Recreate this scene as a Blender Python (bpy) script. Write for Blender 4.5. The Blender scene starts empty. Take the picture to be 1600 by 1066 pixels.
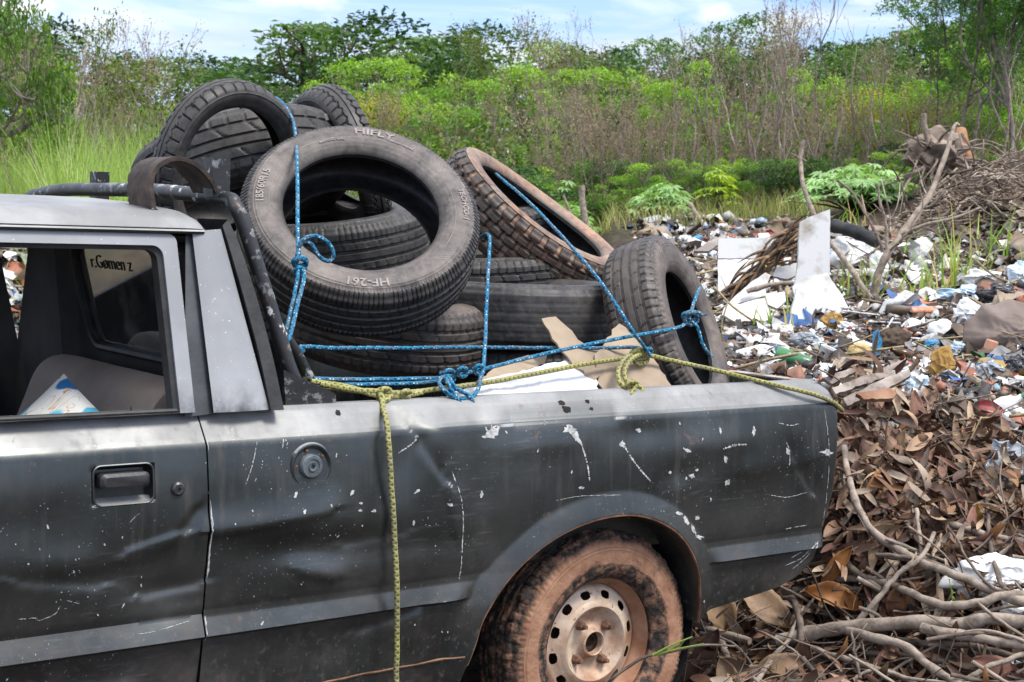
import bpy, bmesh, math, random
import numpy as np
from math import radians, sin, cos, pi, sqrt, atan2
from mathutils import Matrix, Vector, noise as mnoise

S = bpy.context.scene
COL = S.collection
rng = np.random.default_rng(7)
random.seed(7)

# ------------------------------------------------------------------ camera, sky, sun, exposure
F_PX, CX, CY = 2400.0, 800.0, 533.0
YAW, PIT = radians(53.3), radians(5.8)
CD = np.array([cos(YAW)*cos(PIT), sin(YAW)*cos(PIT), -sin(PIT)])
CR = np.array([sin(YAW), -cos(YAW), 0.0])
CU = np.cross(CR, CD)
CAM = np.array([-2.36094, -2.80141, 1.38991])
cam_data = bpy.data.cameras.new('camera')
cam = bpy.data.objects.new('camera', cam_data)
COL.objects.link(cam)
S.camera = cam
cam_data.sensor_width = 36
cam_data.lens = F_PX/1600*36
cam_data.clip_end = 3000
cam_data.clip_start = 0.05
cam.matrix_world = Matrix(((CR[0], CU[0], -CD[0], CAM[0]), (CR[1], CU[1], -CD[1], CAM[1]), (CR[2], CU[2], -CD[2], CAM[2]), (0, 0, 0, 1)))
cam_data.dof.use_dof = True
cam_data.dof.focus_distance = 3.9
cam_data.dof.aperture_fstop = 13

SUN_EL, SUN_AZ = radians(58), radians(-62)     # azimuth: direction towards the sun, from +X counter-clockwise
world = bpy.data.worlds.new('World')
S.world = world
world.use_nodes = True
wn, wl = world.node_tree.nodes, world.node_tree.links
wn.clear()
w_out = wn.new('ShaderNodeOutputWorld')
w_bg = wn.new('ShaderNodeBackground')
w_sky = wn.new('ShaderNodeTexSky')
w_sky.sky_type = 'NISHITA'
w_sky.sun_disc = False
w_sky.sun_elevation = SUN_EL
w_sky.sun_rotation = pi/2 - SUN_AZ
w_sky.dust_density = 0.4
w_sky.ozone_density = 3.0
w_bg.inputs[1].default_value = 0.12
w_tc = wn.new('ShaderNodeTexCoord')
w_sep = wn.new('ShaderNodeSeparateXYZ')
wl.new(w_tc.outputs['Generated'], w_sep.inputs[0])
# cloud layer: direction projected on a flat cloud deck, streaky noise
def wmath(op, a, b=None, clamp=False):
    n = wn.new('ShaderNodeMath'); n.operation = op; n.use_clamp = clamp
    for i, v in enumerate((a, b)):
        if v is None: continue
        if hasattr(v, 'name'): wl.new(v, n.inputs[i])
        else: n.inputs[i].default_value = v
    return n.outputs[0]
zz = wmath('ADD', wmath('MAXIMUM', w_sep.outputs[2], 0.0), 0.05)
w_cmb = wn.new('ShaderNodeCombineXYZ')
wl.new(wmath('DIVIDE', w_sep.outputs[0], zz), w_cmb.inputs[0])
wl.new(wmath('DIVIDE', w_sep.outputs[1], zz), w_cmb.inputs[1])
w_n = wn.new('ShaderNodeTexNoise')
w_n.inputs['Scale'].default_value = 0.75
w_n.inputs['Detail'].default_value = 9
w_n.inputs['Roughness'].default_value = 0.58
w_n.inputs['Distortion'].default_value = 0.6
wl.new(w_cmb.outputs[0], w_n.inputs['Vector'])
w_r = wn.new('ShaderNodeValToRGB')
w_r.color_ramp.elements[0].position = 0.40
w_r.color_ramp.elements[1].position = 0.68
w_r.color_ramp.elements[0].color = (0.12, 0.12, 0.12, 1)
wl.new(w_n.outputs[0], w_r.inputs[0])
# puffy cumulus near the horizon
w_n2 = wn.new('ShaderNodeTexNoise')
w_n2.inputs['Scale'].default_value = 9
w_n2.inputs['Detail'].default_value = 7
w_map = wn.new('ShaderNodeMapping'); w_map.inputs['Scale'].default_value = (1, 1, 2.2)
wl.new(w_tc.outputs['Generated'], w_map.inputs[0]); wl.new(w_map.outputs[0], w_n2.inputs['Vector'])
w_low = wmath('SUBTRACT', 0.62, wmath('MULTIPLY', w_sep.outputs[2], 2.2))
w_cum = wmath('MULTIPLY', wmath('SUBTRACT', wmath('ADD', w_n2.outputs[0], wmath('MULTIPLY', w_low, 0.35)), 0.66), 9.0, True)
w_fac = wmath('MAXIMUM', w_r.outputs[0], w_cum)
w_mix = wn.new('ShaderNodeMixRGB')
wl.new(w_fac, w_mix.inputs[0])
w_blue = wn.new('ShaderNodeMixRGB'); w_blue.blend_type = 'MULTIPLY'; w_blue.inputs[0].default_value = 1.0
wl.new(w_sky.outputs[0], w_blue.inputs[1]); w_blue.inputs[2].default_value = (0.56, 0.64, 0.86, 1)
wl.new(w_blue.outputs[0], w_mix.inputs[1])
# cloud deck boosted overhead, out of view, to keep up the ambient fill
w_grad = wn.new('ShaderNodeMixRGB')
wl.new(wmath('MULTIPLY', w_sep.outputs[2], 1.15, True), w_grad.inputs[0])
w_grey = wn.new('ShaderNodeMixRGB')
w_n3 = wn.new('ShaderNodeTexNoise'); w_n3.inputs['Scale'].default_value = 0.9; w_n3.inputs['Detail'].default_value = 7
wl.new(w_cmb.outputs[0], w_n3.inputs['Vector'])
w_gr = wn.new('ShaderNodeMapRange'); w_gr.inputs[1].default_value = 0.42; w_gr.inputs[2].default_value = 0.60
wl.new(w_n3.outputs[0], w_gr.inputs[0]); wl.new(wmath('MAXIMUM', w_gr.outputs[0], w_cum), w_grey.inputs[0])
w_grey.inputs[1].default_value = (1.95, 2.15, 2.55, 1); w_grey.inputs[2].default_value = (3.2, 3.35, 3.6, 1)
wl.new(w_grey.outputs[0], w_grad.inputs[1])
w_grad.inputs[2].default_value = (17.5, 17.5, 17.3, 1)
wl.new(w_grad.outputs[0], w_mix.inputs[2])
wl.new(w_mix.outputs[0], w_bg.inputs[0])
wl.new(w_bg.outputs[0], w_out.inputs[0])

sun_data = bpy.data.lights.new('sun', 'SUN')
sun_data.energy = 1.9
sun_data.angle = radians(18)
sun_data.color = (1.0, 0.95, 0.88)
sun = bpy.data.objects.new('sun', sun_data)
COL.objects.link(sun)
sd = Vector((cos(SUN_EL)*cos(SUN_AZ), cos(SUN_EL)*sin(SUN_AZ), sin(SUN_EL)))
sun.rotation_euler = sd.to_track_quat('Z', 'Y').to_euler()
S.view_settings.view_transform = 'Standard'
S.view_settings.look = 'None'
S.view_settings.exposure = 1.05
S.view_settings.gamma = 1.0
S.cycles.max_bounces = 8
S.cycles.transparent_max_bounces = 12

# ------------------------------------------------------------------ helpers
def ray(x, y):
    return CD + (x-CX)/F_PX*CR - (y-CY)/F_PX*CU
def at(x, y, Z):                                  # a point seen at a pixel of the photograph, Z metres in front of the lens
    return CAM + Z*ray(x, y)
TA = radians(2.4)
TRUCK_M = Matrix.Rotation(TA, 4, 'Y')
_Rt = np.array([[cos(TA), 0, sin(TA)], [0, 1, 0], [-sin(TA), 0, cos(TA)]])
def tp(x, y, Y=0.0, k=0.0, z0=0.889):              # truck coordinates on the plane y = Y + k (z - z0)
    D = _Rt.T @ ray(x, y); O = _Rt.T @ CAM
    t = (Y + k*(O[2]-z0) - O[1])/(D[1] - k*D[2])
    return O + t*D
def tpx(x, y, X):                                  # truck coordinates on a plane x = X
    D = _Rt.T @ ray(x, y); O = _Rt.T @ CAM
    return O + (X-O[0])/D[0]*D
def tw(p):
    return _Rt @ np.asarray(p, float)
def sstep(a, b, x):
    t = np.clip((np.asarray(x, float)-a)/(b-a), 0, 1)
    return t*t*(3-2*t)
def n2(x, y=0.0, z=0.0):
    return mnoise.noise(Vector((x, y, z)))
def catmull(P, n=8, closed=False):
    P = np.asarray(P, float)
    if len(P) < 3 and not closed:
        t = np.linspace(0, 1, n+1)[:, None]
        return P[0]*(1-t)+P[-1]*t
    Q = np.vstack([P[-1], P, P[0], P[1]]) if closed else np.vstack([2*P[0]-P[1], P, 2*P[-1]-P[-2]])
    out = []
    for i in range(1, len(Q)-2):
        p0, p1, p2, p3 = Q[i-1:i+3]
        t = np.linspace(0, 1, n, endpoint=False)[:, None]
        out.append(0.5*((2*p1)+(p2-p0)*t+(2*p0-5*p1+4*p2-p3)*t**2+(3*p1-p0-3*p2+p3)*t**3))
    if not closed:
        out.append(P[-1:][:])
    return np.vstack(out)

class MB:
    """collects geometry for ONE mesh"""
    def __init__(self):
        self.V, self.F, self.UV, self.C, self.n = [], [], [], [], 0
    def add(self, V, F, luv=None, col=None):
        V = np.asarray(V, float)
        self.V.append(V)
        for f in F:
            self.F.append(tuple(int(i)+self.n for i in f))
        if luv is None:
            self.UV.append(np.zeros((sum(len(f) for f in F), 2)))
        else:
            self.UV.append(np.asarray(luv, float))
        c = np.ones((len(V), 4))
        if col is not None:
            c[:, :3] = col
        self.C.append(c)
        self.n += len(V)
    def box(self, c, s, R=None, col=None, bev=0.0):
        bm = bmesh.new()
        bmesh.ops.create_cube(bm, size=1.0)
        bmesh.ops.scale(bm, vec=s, verts=bm.verts)
        if bev:
            bmesh.ops.bevel(bm, geom=list(bm.edges), offset=bev, segments=2, profile=0.5, affect='EDGES')
        V = np.array([v.co[:] for v in bm.verts]); bm.verts.index_update()
        F = [[v.index for v in f.verts] for f in bm.faces]
        bm.free()
        if R is not None: V = V @ np.asarray(R).T
        self.add(V+np.asarray(c), F, None, col)
    def grid(self, G, luv=True, col=None, flip=False, closed_u=False):
        G = np.asarray(G, float)
        nu, nv = G.shape[:2]
        F, L = [], []
        for i in range(nu if closed_u else nu-1):
            i2 = (i+1) % nu
            for j in range(nv-1):
                q = [(i, j), (i+1, j), (i+1, j+1), (i, j+1)]
                if flip: q.reverse()
                F.append([(a % nu)*nv+b for a, b in q])
                L += [(a/(nu if closed_u else nu-1), b/(nv-1)) for a, b in q]
        self.add(G.reshape(-1, 3), F, L, col)
    def tube(self, P, r, sides=8, cap=True, col=None, vscale=1.0):
        P = np.asarray(P, float); n = len(P)
        r = np.broadcast_to(np.asarray(r, float), (n,))
        T = np.gradient(P, axis=0); T /= np.linalg.norm(T, axis=1)[:, None]+1e-12
        N = np.cross(T[0], [0.31, 0.17, 0.93]); N /= np.linalg.norm(N)+1e-12
        seg = np.concatenate([[0], np.cumsum(np.linalg.norm(np.diff(P, axis=0), axis=1))])
        a = np.linspace(0, 2*pi, sides, endpoint=False)
        V = np.zeros((n, sides, 3))
        for i in range(n):
            N = N-T[i]*(N@T[i]); N /= np.linalg.norm(N)+1e-12
            B = np.cross(T[i], N)
            V[i] = P[i]+r[i]*(np.cos(a)[:, None]*N+np.sin(a)[:, None]*B)
        F, L = [], []
        for i in range(n-1):
            for j in range(sides):
                j2 = (j+1) % sides
                F.append((i*sides+j, i*sides+j2, (i+1)*sides+j2, (i+1)*sides+j))
                L += [(seg[i]*vscale, j/sides), (seg[i]*vscale, (j+1)/sides), (seg[i+1]*vscale, (j+1)/sides), (seg[i+1]*vscale, j/sides)]
        if cap:
            F.append(tuple(range(sides))[::-1]); L += [(0, 0)]*sides
            F.append(tuple((n-1)*sides+j for j in range(sides))); L += [(0, 0)]*sides
        self.add(V.reshape(-1, 3), F, L, col)
    def slab(self, poly, normal, th, col=None, jag=0):
        """a flat sheet with thickness: outline (N,3), extruded by th along normal"""
        P = np.asarray(poly, float); n = len(P)
        nv = np.asarray(normal, float); nv = nv/np.linalg.norm(nv)
        V = np.vstack([P, P+nv*th])
        F = [tuple(range(n))[::-1], tuple(range(n, 2*n))]+[(i, (i+1) % n, n+(i+1) % n, n+i) for i in range(n)]
        self.add(V, F, None, col)
    def mesh(self, name, smooth=True, angle=40):
        me = bpy.data.meshes.new(name)
        V = np.vstack(self.V)
        me.from_pydata(V.tolist(), [], self.F)
        uv = me.uv_layers.new(name='UVMap')
        uv.data.foreach_set('uv', np.vstack(self.UV).astype(np.float32).ravel())
        ca = me.attributes.new('Col', 'FLOAT_COLOR', 'POINT')
        ca.data.foreach_set('color', np.vstack(self.C).astype(np.float32).ravel())
        if smooth:
            me.polygons.foreach_set('use_smooth', np.ones(len(me.polygons), bool))
            if angle < 180:
                me.set_sharp_from_angle(angle=radians(angle))
        me.update()
        return me
    def obj(self, name, mat, parent=None, smooth=True, angle=40):
        return link(name, self.mesh(name, smooth, angle), mat, parent)

def link(name, me, mat, parent=None):
    o = bpy.data.objects.new(name, me)
    COL.objects.link(o)
    if mat is not None and not len(me.materials):
        me.materials.append(mat)
    if parent is not None:
        o.parent = parent
    return o
def tag(o, label=None, cat=None, group=None, kind=None):
    if label: o['label'] = label
    if cat: o['category'] = cat
    if group: o['group'] = group
    if kind: o['kind'] = kind
    return o
def empty(name, label, cat, mw=None, group=None):
    o = bpy.data.objects.new(name, None)
    o.empty_display_size = 0.1
    COL.objects.link(o)
    if mw is not None: o.matrix_world = mw
    return tag(o, label, cat, group)
def copy_tree(o, parent=None):
    c = o.copy(); COL.objects.link(c)
    if parent is not None: c.parent = parent
    for ch in o.children:
        copy_tree(ch, c)
    return c
def fast_mesh(name, V, F, cols=None, smooth=False):
    """big mesh of equal faces: V (n,3), F (m,k) ints, cols per vertex"""
    V = np.asarray(V, np.float32); F = np.asarray(F, np.int32)
    m, k = F.shape
    me = bpy.data.meshes.new(name)
    me.vertices.add(len(V)); me.vertices.foreach_set('co', V.ravel())
    me.loops.add(m*k); me.loops.foreach_set('vertex_index', F.ravel())
    me.polygons.add(m)
    me.polygons.foreach_set('loop_start', np.arange(0, m*k, k, dtype=np.int32))
    me.polygons.foreach_set('loop_total', np.full(m, k, np.int32))
    if cols is not None:
        c = np.ones((len(V), 4), np.float32); c[:, :3] = cols
        ca = me.attributes.new('Col', 'FLOAT_COLOR', 'POINT'); ca.data.foreach_set('color', c.ravel())
    if smooth:
        me.polygons.foreach_set('use_smooth', np.ones(m, bool))
    me.update(calc_edges=True)
    me.validate()
    return me

# ------------------------------------------------------------------ materials
class NT:
    """small node-tree writer"""
    def __init__(self, name, rough=0.6, spec=0.5, metal=0.0):
        self.m = bpy.data.materials.new(name); self.m.use_nodes = True
        self.n, self.l = self.m.node_tree.nodes, self.m.node_tree.links
        self.b = self.n['Principled BSDF']
        self.b.inputs['Roughness'].default_value = rough
        self.b.inputs['Specular IOR Level'].default_value = spec
        self.b.inputs['Metallic'].default_value = metal
        self.tc = self.n.new('ShaderNodeTexCoord')
    def put(self, sock, v):
        if hasattr(v, 'is_output'): self.l.new(v, sock)
        elif isinstance(v, (tuple, list)) and len(v) == 3 and sock.type == 'RGBA': sock.default_value = (*v, 1)
        else: sock.default_value = v
    def coord(self, kind='Object', scale=(1, 1, 1), rand=False):
        v = self.tc.outputs[kind]
        if rand:
            oi = self.n.new('ShaderNodeObjectInfo')
            ad = self.n.new('ShaderNodeVectorMath'); ad.operation = 'MULTIPLY_ADD'
            cb = self.n.new('ShaderNodeCombineXYZ')
            for i in range(3): self.l.new(oi.outputs['Random'], cb.inputs[i])
            self.l.new(cb.outputs[0], ad.inputs[0]); ad.inputs[1].default_value = (37, 23, 51); self.l.new(v, ad.inputs[2])
            v = ad.outputs[0]
        if scale != (1, 1, 1):
            mp = self.n.new('ShaderNodeMapping'); mp.inputs['Scale'].default_value = scale
            self.l.new(v, mp.inputs[0]); v = mp.outputs[0]
        return v
    def noise(self, scale, detail=6, rough=0.55, co=None, dist=0.0):
        t = self.n.new('ShaderNodeTexNoise')
        t.inputs['Scale'].default_value = scale; t.inputs['Detail'].default_value = detail
        t.inputs['Roughness'].default_value = rough; t.inputs['Distortion'].default_value = dist
        self.l.new(co if co is not None else self.tc.outputs['Object'], t.inputs['Vector'])
        return t.outputs[0]
    def vor(self, scale, co=None, out=0, feat='F1'):
        t = self.n.new('ShaderNodeTexVoronoi'); t.feature = feat; t.inputs['Scale'].default_value = scale
        self.l.new(co if co is not None else self.tc.outputs['Object'], t.inputs['Vector'])
        return t.outputs[out]
    def ramp(self, v, a, b, c0=0.0, c1=1.0):
        t = self.n.new('ShaderNodeMapRange'); t.clamp = True
        self.put(t.inputs[0], v)
        for i, q in enumerate((a, b, c0, c1)): t.inputs[i+1].default_value = q
        return t.outputs[0]
    def math(self, op, a, b=0.0, clamp=False):
        t = self.n.new('ShaderNodeMath'); t.operation = op; t.use_clamp = clamp
        self.put(t.inputs[0], a); self.put(t.inputs[1], b)
        return t.outputs[0]
    def mix(self, f, a, b, op='MIX'):
        t = self.n.new('ShaderNodeMixRGB'); t.blend_type = op
        self.put(t.inputs[0], f); self.put(t.inputs[1], a); self.put(t.inputs[2], b)
        return t.outputs[0]
    def sep(self, v):
        t = self.n.new('ShaderNodeSeparateXYZ'); self.l.new(v, t.inputs[0]); return t.outputs
    def attr(self, name='Col'):
        t = self.n.new('ShaderNodeAttribute'); t.attribute_name = name; return t.outputs['Color']
    def set(self, key, v):
        self.put(self.b.inputs[key], v); return self
    def bump(self, h, strength=0.3, dist=0.01):
        t = self.n.new('ShaderNodeBump'); t.inputs['Strength'].default_value = strength; t.inputs['Distance'].default_value = dist
        self.put(t.inputs['Height'], h); self.l.new(t.outputs[0], self.b.inputs['Normal']); return self

def mk(name, c1, c2, scale=8.0, rough=0.7, bump=0.25, bscale=60.0, spec=0.4, metal=0.0, dist=0.004, rand=True, attr=False, lo=0.38, hi=0.62):
    t = NT(name, rough, spec, metal)
    co = t.coord('Object', rand=rand)
    f = t.ramp(t.noise(scale, 7, 0.6, co), lo, hi)
    c = t.mix(f, c1, c2)
    if attr: c = t.mix(1.0, c, t.attr(), 'MULTIPLY')
    t.set('Base Color', c)
    if bump: t.bump(t.noise(bscale, 5, 0.6, co), bump, dist)
    return t.m

# worn dark paint with a metallic ground
def car_paint():
    t = NT('worn_dark_car_paint', 0.35, 0.5, 0.78)
    co = t.tc.outputs['Object']
    x, y, z = t.sep(co)
    fade = t.ramp(t.noise(2.3, 7, 0.6), 0.38, 0.66)
    base = t.mix(fade, (0.050, 0.055, 0.053), (0.100, 0.107, 0.103))
    # red dust low down, with the ground's brown reflection tinted in
    lowz = t.ramp(z, 0.68, 0.30)
    dust = t.math('MULTIPLY', lowz, t.ramp(t.noise(5.0, 8, 0.65), 0.40, 0.66), True)
    fine = t.ramp(t.noise(38.0, 5, 0.7), 0.42, 0.7)
    dust = t.math('MULTIPLY', dust, t.math('ADD', t.math('MULTIPLY', fine, 0.5), 0.35), True)
    base = t.mix(t.math('MULTIPLY', dust, 0.75), base, (0.115, 0.075, 0.055))
    # sky sheen painted as a pale film on the faces that look up
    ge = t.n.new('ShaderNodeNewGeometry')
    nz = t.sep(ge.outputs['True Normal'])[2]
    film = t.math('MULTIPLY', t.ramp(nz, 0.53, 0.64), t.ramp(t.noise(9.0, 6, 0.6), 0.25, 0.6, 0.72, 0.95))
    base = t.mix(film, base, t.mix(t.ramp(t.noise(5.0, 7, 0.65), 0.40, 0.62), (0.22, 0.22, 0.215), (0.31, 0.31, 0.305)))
    # thin dirt runs down the side, and mud thrown up from the wheels
    co3 = t.coord('Object', (26.0, 26.0, 1.6))
    runs = t.math('MULTIPLY', t.ramp(t.noise(1.6, 5, 0.65, co3), 0.50, 0.68), t.ramp(t.noise(3.1, 5, 0.6), 0.42, 0.62))
    splash = t.math('MULTIPLY', t.ramp(t.noise(62.0, 4, 0.7), 0.56, 0.66), t.ramp(z, 0.66, 0.30))
    grime = t.math('MAXIMUM', t.math('MULTIPLY', runs, 0.30), t.math('MULTIPLY', splash, 0.55))
    base = t.mix(grime, base, (0.13, 0.105, 0.085))
    dust = t.math('MAXIMUM', dust, grime)
    rusty = t.math('MULTIPLY', t.ramp(t.noise(24.0, 6, 0.7), 0.60, 0.66), t.ramp(t.noise(2.7, 4, 0.6), 0.52, 0.66))
    base = t.mix(t.math('MULTIPLY', rusty, 0.8), base, (0.13, 0.065, 0.038))
    co4 = t.coord('Object', (2.2, 2.2, 22.0))
    scuff = t.math('MULTIPLY', t.ramp(t.noise(6.0, 6, 0.7, co4), 0.55, 0.72), t.ramp(t.noise(2.1, 4, 0.6), 0.46, 0.62))
    base = t.mix(t.math('MULTIPLY', scuff, 0.45), base, (0.19, 0.195, 0.19))
    dust = t.math('MAXIMUM', dust, t.math('MAXIMUM', rusty, t.math('MULTIPLY', scuff, 0.5)))
    # chips and specks of pale paint
    chip = t.math('MULTIPLY', t.ramp(t.noise(190.0, 2, 0.5), 0.705, 0.73), t.ramp(t.noise(4.0, 4, 0.6), 0.45, 0.62))
    co2 = t.coord('Object', (3.0, 3.0, 60.0))
    scr = t.math('MULTIPLY', t.ramp(t.noise(5.0, 3, 0.6, co2), 0.735, 0.76), t.ramp(t.noise(6.0, 3, 0.6), 0.5, 0.62))
    chip = t.math('MAXIMUM', chip, t.math('MULTIPLY', scr, 0.45))
    base = t.mix(chip, base, (0.44, 0.45, 0.45))
    t.set('Base Color', base)
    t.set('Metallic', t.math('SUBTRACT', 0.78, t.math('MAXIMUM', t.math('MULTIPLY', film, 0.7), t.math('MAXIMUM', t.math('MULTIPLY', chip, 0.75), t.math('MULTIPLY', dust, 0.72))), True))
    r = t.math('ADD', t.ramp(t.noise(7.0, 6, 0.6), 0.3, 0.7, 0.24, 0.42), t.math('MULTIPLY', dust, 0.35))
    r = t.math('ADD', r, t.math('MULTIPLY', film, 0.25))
    t.set('Roughness', r)
    h = t.math('ADD', t.math('MULTIPLY', t.noise(5.5, 3, 0.5), 1.0), t.math('MULTIPLY', t.noise(320.0, 2, 0.5), 0.012))
    h = t.math('ADD', h, t.math('MULTIPLY', t.noise(13.0, 3, 0.5), 0.22))
    t.bump(h, 0.085, 0.03)
    return t.m
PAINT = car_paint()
def grey_paint():  # lighter grey than the body paint, for pillar panel and window frame
    t = NT('pale_grey_paint', 0.5, 0.5, 0.25)
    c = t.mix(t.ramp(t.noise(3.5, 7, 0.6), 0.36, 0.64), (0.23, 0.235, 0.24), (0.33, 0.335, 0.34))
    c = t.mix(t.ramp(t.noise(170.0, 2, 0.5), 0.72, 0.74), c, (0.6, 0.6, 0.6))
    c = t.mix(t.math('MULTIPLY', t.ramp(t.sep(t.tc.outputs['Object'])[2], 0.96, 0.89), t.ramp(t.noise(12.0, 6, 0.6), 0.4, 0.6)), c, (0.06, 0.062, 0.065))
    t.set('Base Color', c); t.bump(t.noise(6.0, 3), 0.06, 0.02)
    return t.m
GREYPAINT = grey_paint()
def black_pipe():
    t = NT('flaking_black_pipe_paint', 0.4, 0.5)
    f = t.ramp(t.noise(38.0, 6, 0.65), 0.56, 0.6)
    f2 = t.ramp(t.noise(9.0, 5, 0.6), 0.5, 0.58)
    c = t.mix(t.math('MULTIPLY', f, t.math('ADD', t.math('MULTIPLY', f2, 0.75), 0.25)), (0.02, 0.021, 0.022), (0.55, 0.55, 0.54))
    c = t.mix(t.ramp(t.noise(24.0, 6, 0.7), 0.62, 0.68), c, (0.12, 0.055, 0.03))
    t.set('Base Color', c); t.set('Roughness', t.ramp(t.noise(12.0), 0.3, 0.7, 0.3, 0.6))
    t.bump(t.noise(60.0, 4), 0.3, 0.003)
    return t.m
PIPE = black_pipe()
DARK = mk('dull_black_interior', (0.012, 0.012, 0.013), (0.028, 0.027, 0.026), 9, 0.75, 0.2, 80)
SEAL = mk('black_rubber_seal', (0.012, 0.012, 0.012), (0.03, 0.03, 0.03), 20, 0.55, 0.2, 120)
RUST = mk('rusty_steel', (0.09, 0.045, 0.028), (0.22, 0.12, 0.07), 18, 0.85, 0.5, 90)
BEDMAT = mk('scuffed_bed_steel', (0.03, 0.028, 0.026), (0.09, 0.07, 0.055), 7, 0.7, 0.3, 60, metal=0.2)
SEATM = mk('brown_seat_vinyl', (0.24, 0.185, 0.15), (0.33, 0.265, 0.215), 4, 0.7, 0.25, 140)
WHITEP = mk('chalky_white_splashes', (0.16, 0.16, 0.155), (0.46, 0.46, 0.44), 90, 0.8, 0.3, 120, lo=0.35, hi=0.55)
# ------------------------------------------------------------------ the pickup
truck = empty('pickup_truck', 'battered dark grey pickup truck with a bed full of tied-down tyres', 'pickup truck', TRUCK_M)
def part(name, mb, mat, parent=None, smooth=True, angle=40):
    return mb.obj(name, mat, parent or truck, smooth, angle)

ARCH = np.array([tp(*q)[[0, 2]] for q in [(722, 1066), (738, 1010), (752, 955), (792, 892), (850, 838), (918, 806), (985, 800), (1042, 824), (1076, 866), (1090, 925), (1092, 985)]])
ARCH = catmull(ARCH, 8)
def seg_dist(px, pz, poly):
    """distance to a polyline and nearest point"""
    P = np.stack([px, pz], -1)[..., None, :]
    A, B = poly[:-1], poly[1:]
    AB = B-A
    t = np.clip(((P-A)*AB).sum(-1)/(AB*AB).sum(-1), 0, 1)
    Q = A+t[..., None]*AB
    D = np.linalg.norm(P-Q, axis=-1)
    k = D.argmin(-1)
    return np.take_along_axis(D, k[..., None], -1)[..., 0], np.take_along_axis(Q, k[..., None, None], -2)[..., 0, :]
def in_arch(px, pz):
    xs = np.interp(pz, ARCH[:len(ARCH)//2, 1], ARCH[:len(ARCH)//2, 0])
    ins = np.zeros(px.shape, bool)
    P = np.vstack([ARCH, [ARCH[-1][0], -1], [ARCH[0][0], -1]])
    n = len(P); j = n-1
    for i in range(n):
        xi, zi = P[i]; xj, zj = P[j]
        c = ((zi > pz) != (zj > pz)) & (px < (xj-xi)*(pz-zi)/(zj-zi+1e-12)+xi)
        ins ^= c; j = i
    return ins
_PZ = [0.20, 0.27, 0.33, 0.40, 0.432, 0.436, 0.441, 0.476, 0.484, 0.492, 0.56, 0.66, 0.76, 0.82, 0.834, 0.842, 0.872, 0.884, 0.892]
_PY = [0.075, 0.045, 0.022, 0.006, 0.000, -0.009, -0.017, -0.003, 0.000, -0.003, -0.014, -0.020, -0.015, -0.004, 0.000, 0.006, 0.030, 0.040, 0.052]
_mz = np.linspace(0.50, 0.826, 40)
PZ = np.array([v for v in _PZ if v < 0.495]+list(_mz)+[v for v in _PZ if v > 0.83])
PY = np.concatenate([[y_ for z_, y_ in zip(_PZ, _PY) if z_ < 0.495], -0.0035-0.0165*(1-((_mz-0.66)/0.172)**2).clip(0), [y_ for z_, y_ in zip(_PZ, _PY) if z_ > 0.83]])
# dents: x, z, sx, sz, depth (positive = pushed in)
DENTS = [(-1.20, 0.60, .10, .05, .010), (-0.93, 0.655, .16, .028, -.008), (-0.86, 0.60, .14, .03, .008), (-1.36, 0.615, .13, .03, -.007), (-1.15, 0.53, .06, .04, .012),
         (-0.62, 0.77, .05, .09, .011), (-0.52, 0.80, .03, .06, -.006), (-0.40, 0.72, .05, .12, .008), (0.10, 0.79, .10, .03, .006), (-0.22, 0.78, .12, .03, -.005), (0.32, 0.75, .12, .035, -.006),
         (-0.80, 0.535, .07, .03, -.006), (0.60, 0.62, .07, .08, .009), (0.45, 0.60, .10, .05, .006), (-0.62, 0.58, .2, .03, .006), (-0.75, 0.38, .14, .05, .006), (-1.5, 0.70, .2, .05, .006), (-1.85, 0.6, .2, .1, .006), (0.2, 0.68, .06, .03, .005)]
CREASES = [(-1.10, 0.70, -1.13, 0.66, .008, .006), (-1.13, 0.655, -1.24, 0.63, .008, -.006), (-1.06, 0.655, -0.80, 0.675, .012, -.007), (-0.56, 0.80, -0.50, 0.72, .010, .007), (-0.50, 0.72, -0.47, 0.60, .010, -.005), (-1.20, 0.54, -1.09, 0.55, .010, .007), (-1.45, 0.60, -1.30, 0.575, .012, .006), (-0.86, 0.55, -0.78, 0.53, .010, -.005), (0.62, 0.70, 0.70, 0.60, .012, .006), (0.45, 0.665, 0.68, 0.68, .012, -.004), (-0.3, 0.83, 0.0, 0.828, .010, .004), (-0.70, 0.40, -0.55, 0.43, .012, .006), (-1.5, 0.40, -1.25, 0.37, .012, .005), (-0.75, 0.60, -0.60, 0.61, .010, .004)]
def side_y(x, z, arch=True, dents=True):
    y = np.interp(z, PZ, PY)
    if arch:
        d, q = seg_dist(x, z, ARCH)
        w = 0.056
        fl = np.where(d < w, -0.023*np.maximum(1-d/w, 0)**0.9, 0.0)
        base = np.interp(z, PZ, PY)
        k = sstep(0.10, 0.03, d)
        flat = np.interp(z, [0.2, 0.30, 0.42, 0.49, 0.6, 0.66, 0.72], [0.04, 0.018, 0.0, -0.003, -0.016, -0.018, -0.0165])
        y = np.where(z < 0.5, base*(1-k)+flat*k, base)
        y = np.where(z < 0.72, np.minimum(y, flat+fl), y)
    if dents:
        for (dx, dz, sx, sz, dp) in DENTS:
            y = y+dp*np.exp(-((x-dx)/sx)**2-((z-dz)/sz)**2)
        for (ax, az, bx, bz, w_, dp) in CREASES:
            d_, _q = seg_dist(np.asarray(x, float), np.asarray(z, float), np.array([[ax, az], [bx, bz]]))
            side = np.sign((x-ax)*(bz-az)-(z-az)*(bx-ax))
            y = y+dp*np.exp(-(d_/(w_*np.where(side > 0, 1.0, 3.2)))**2)
    return y

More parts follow.
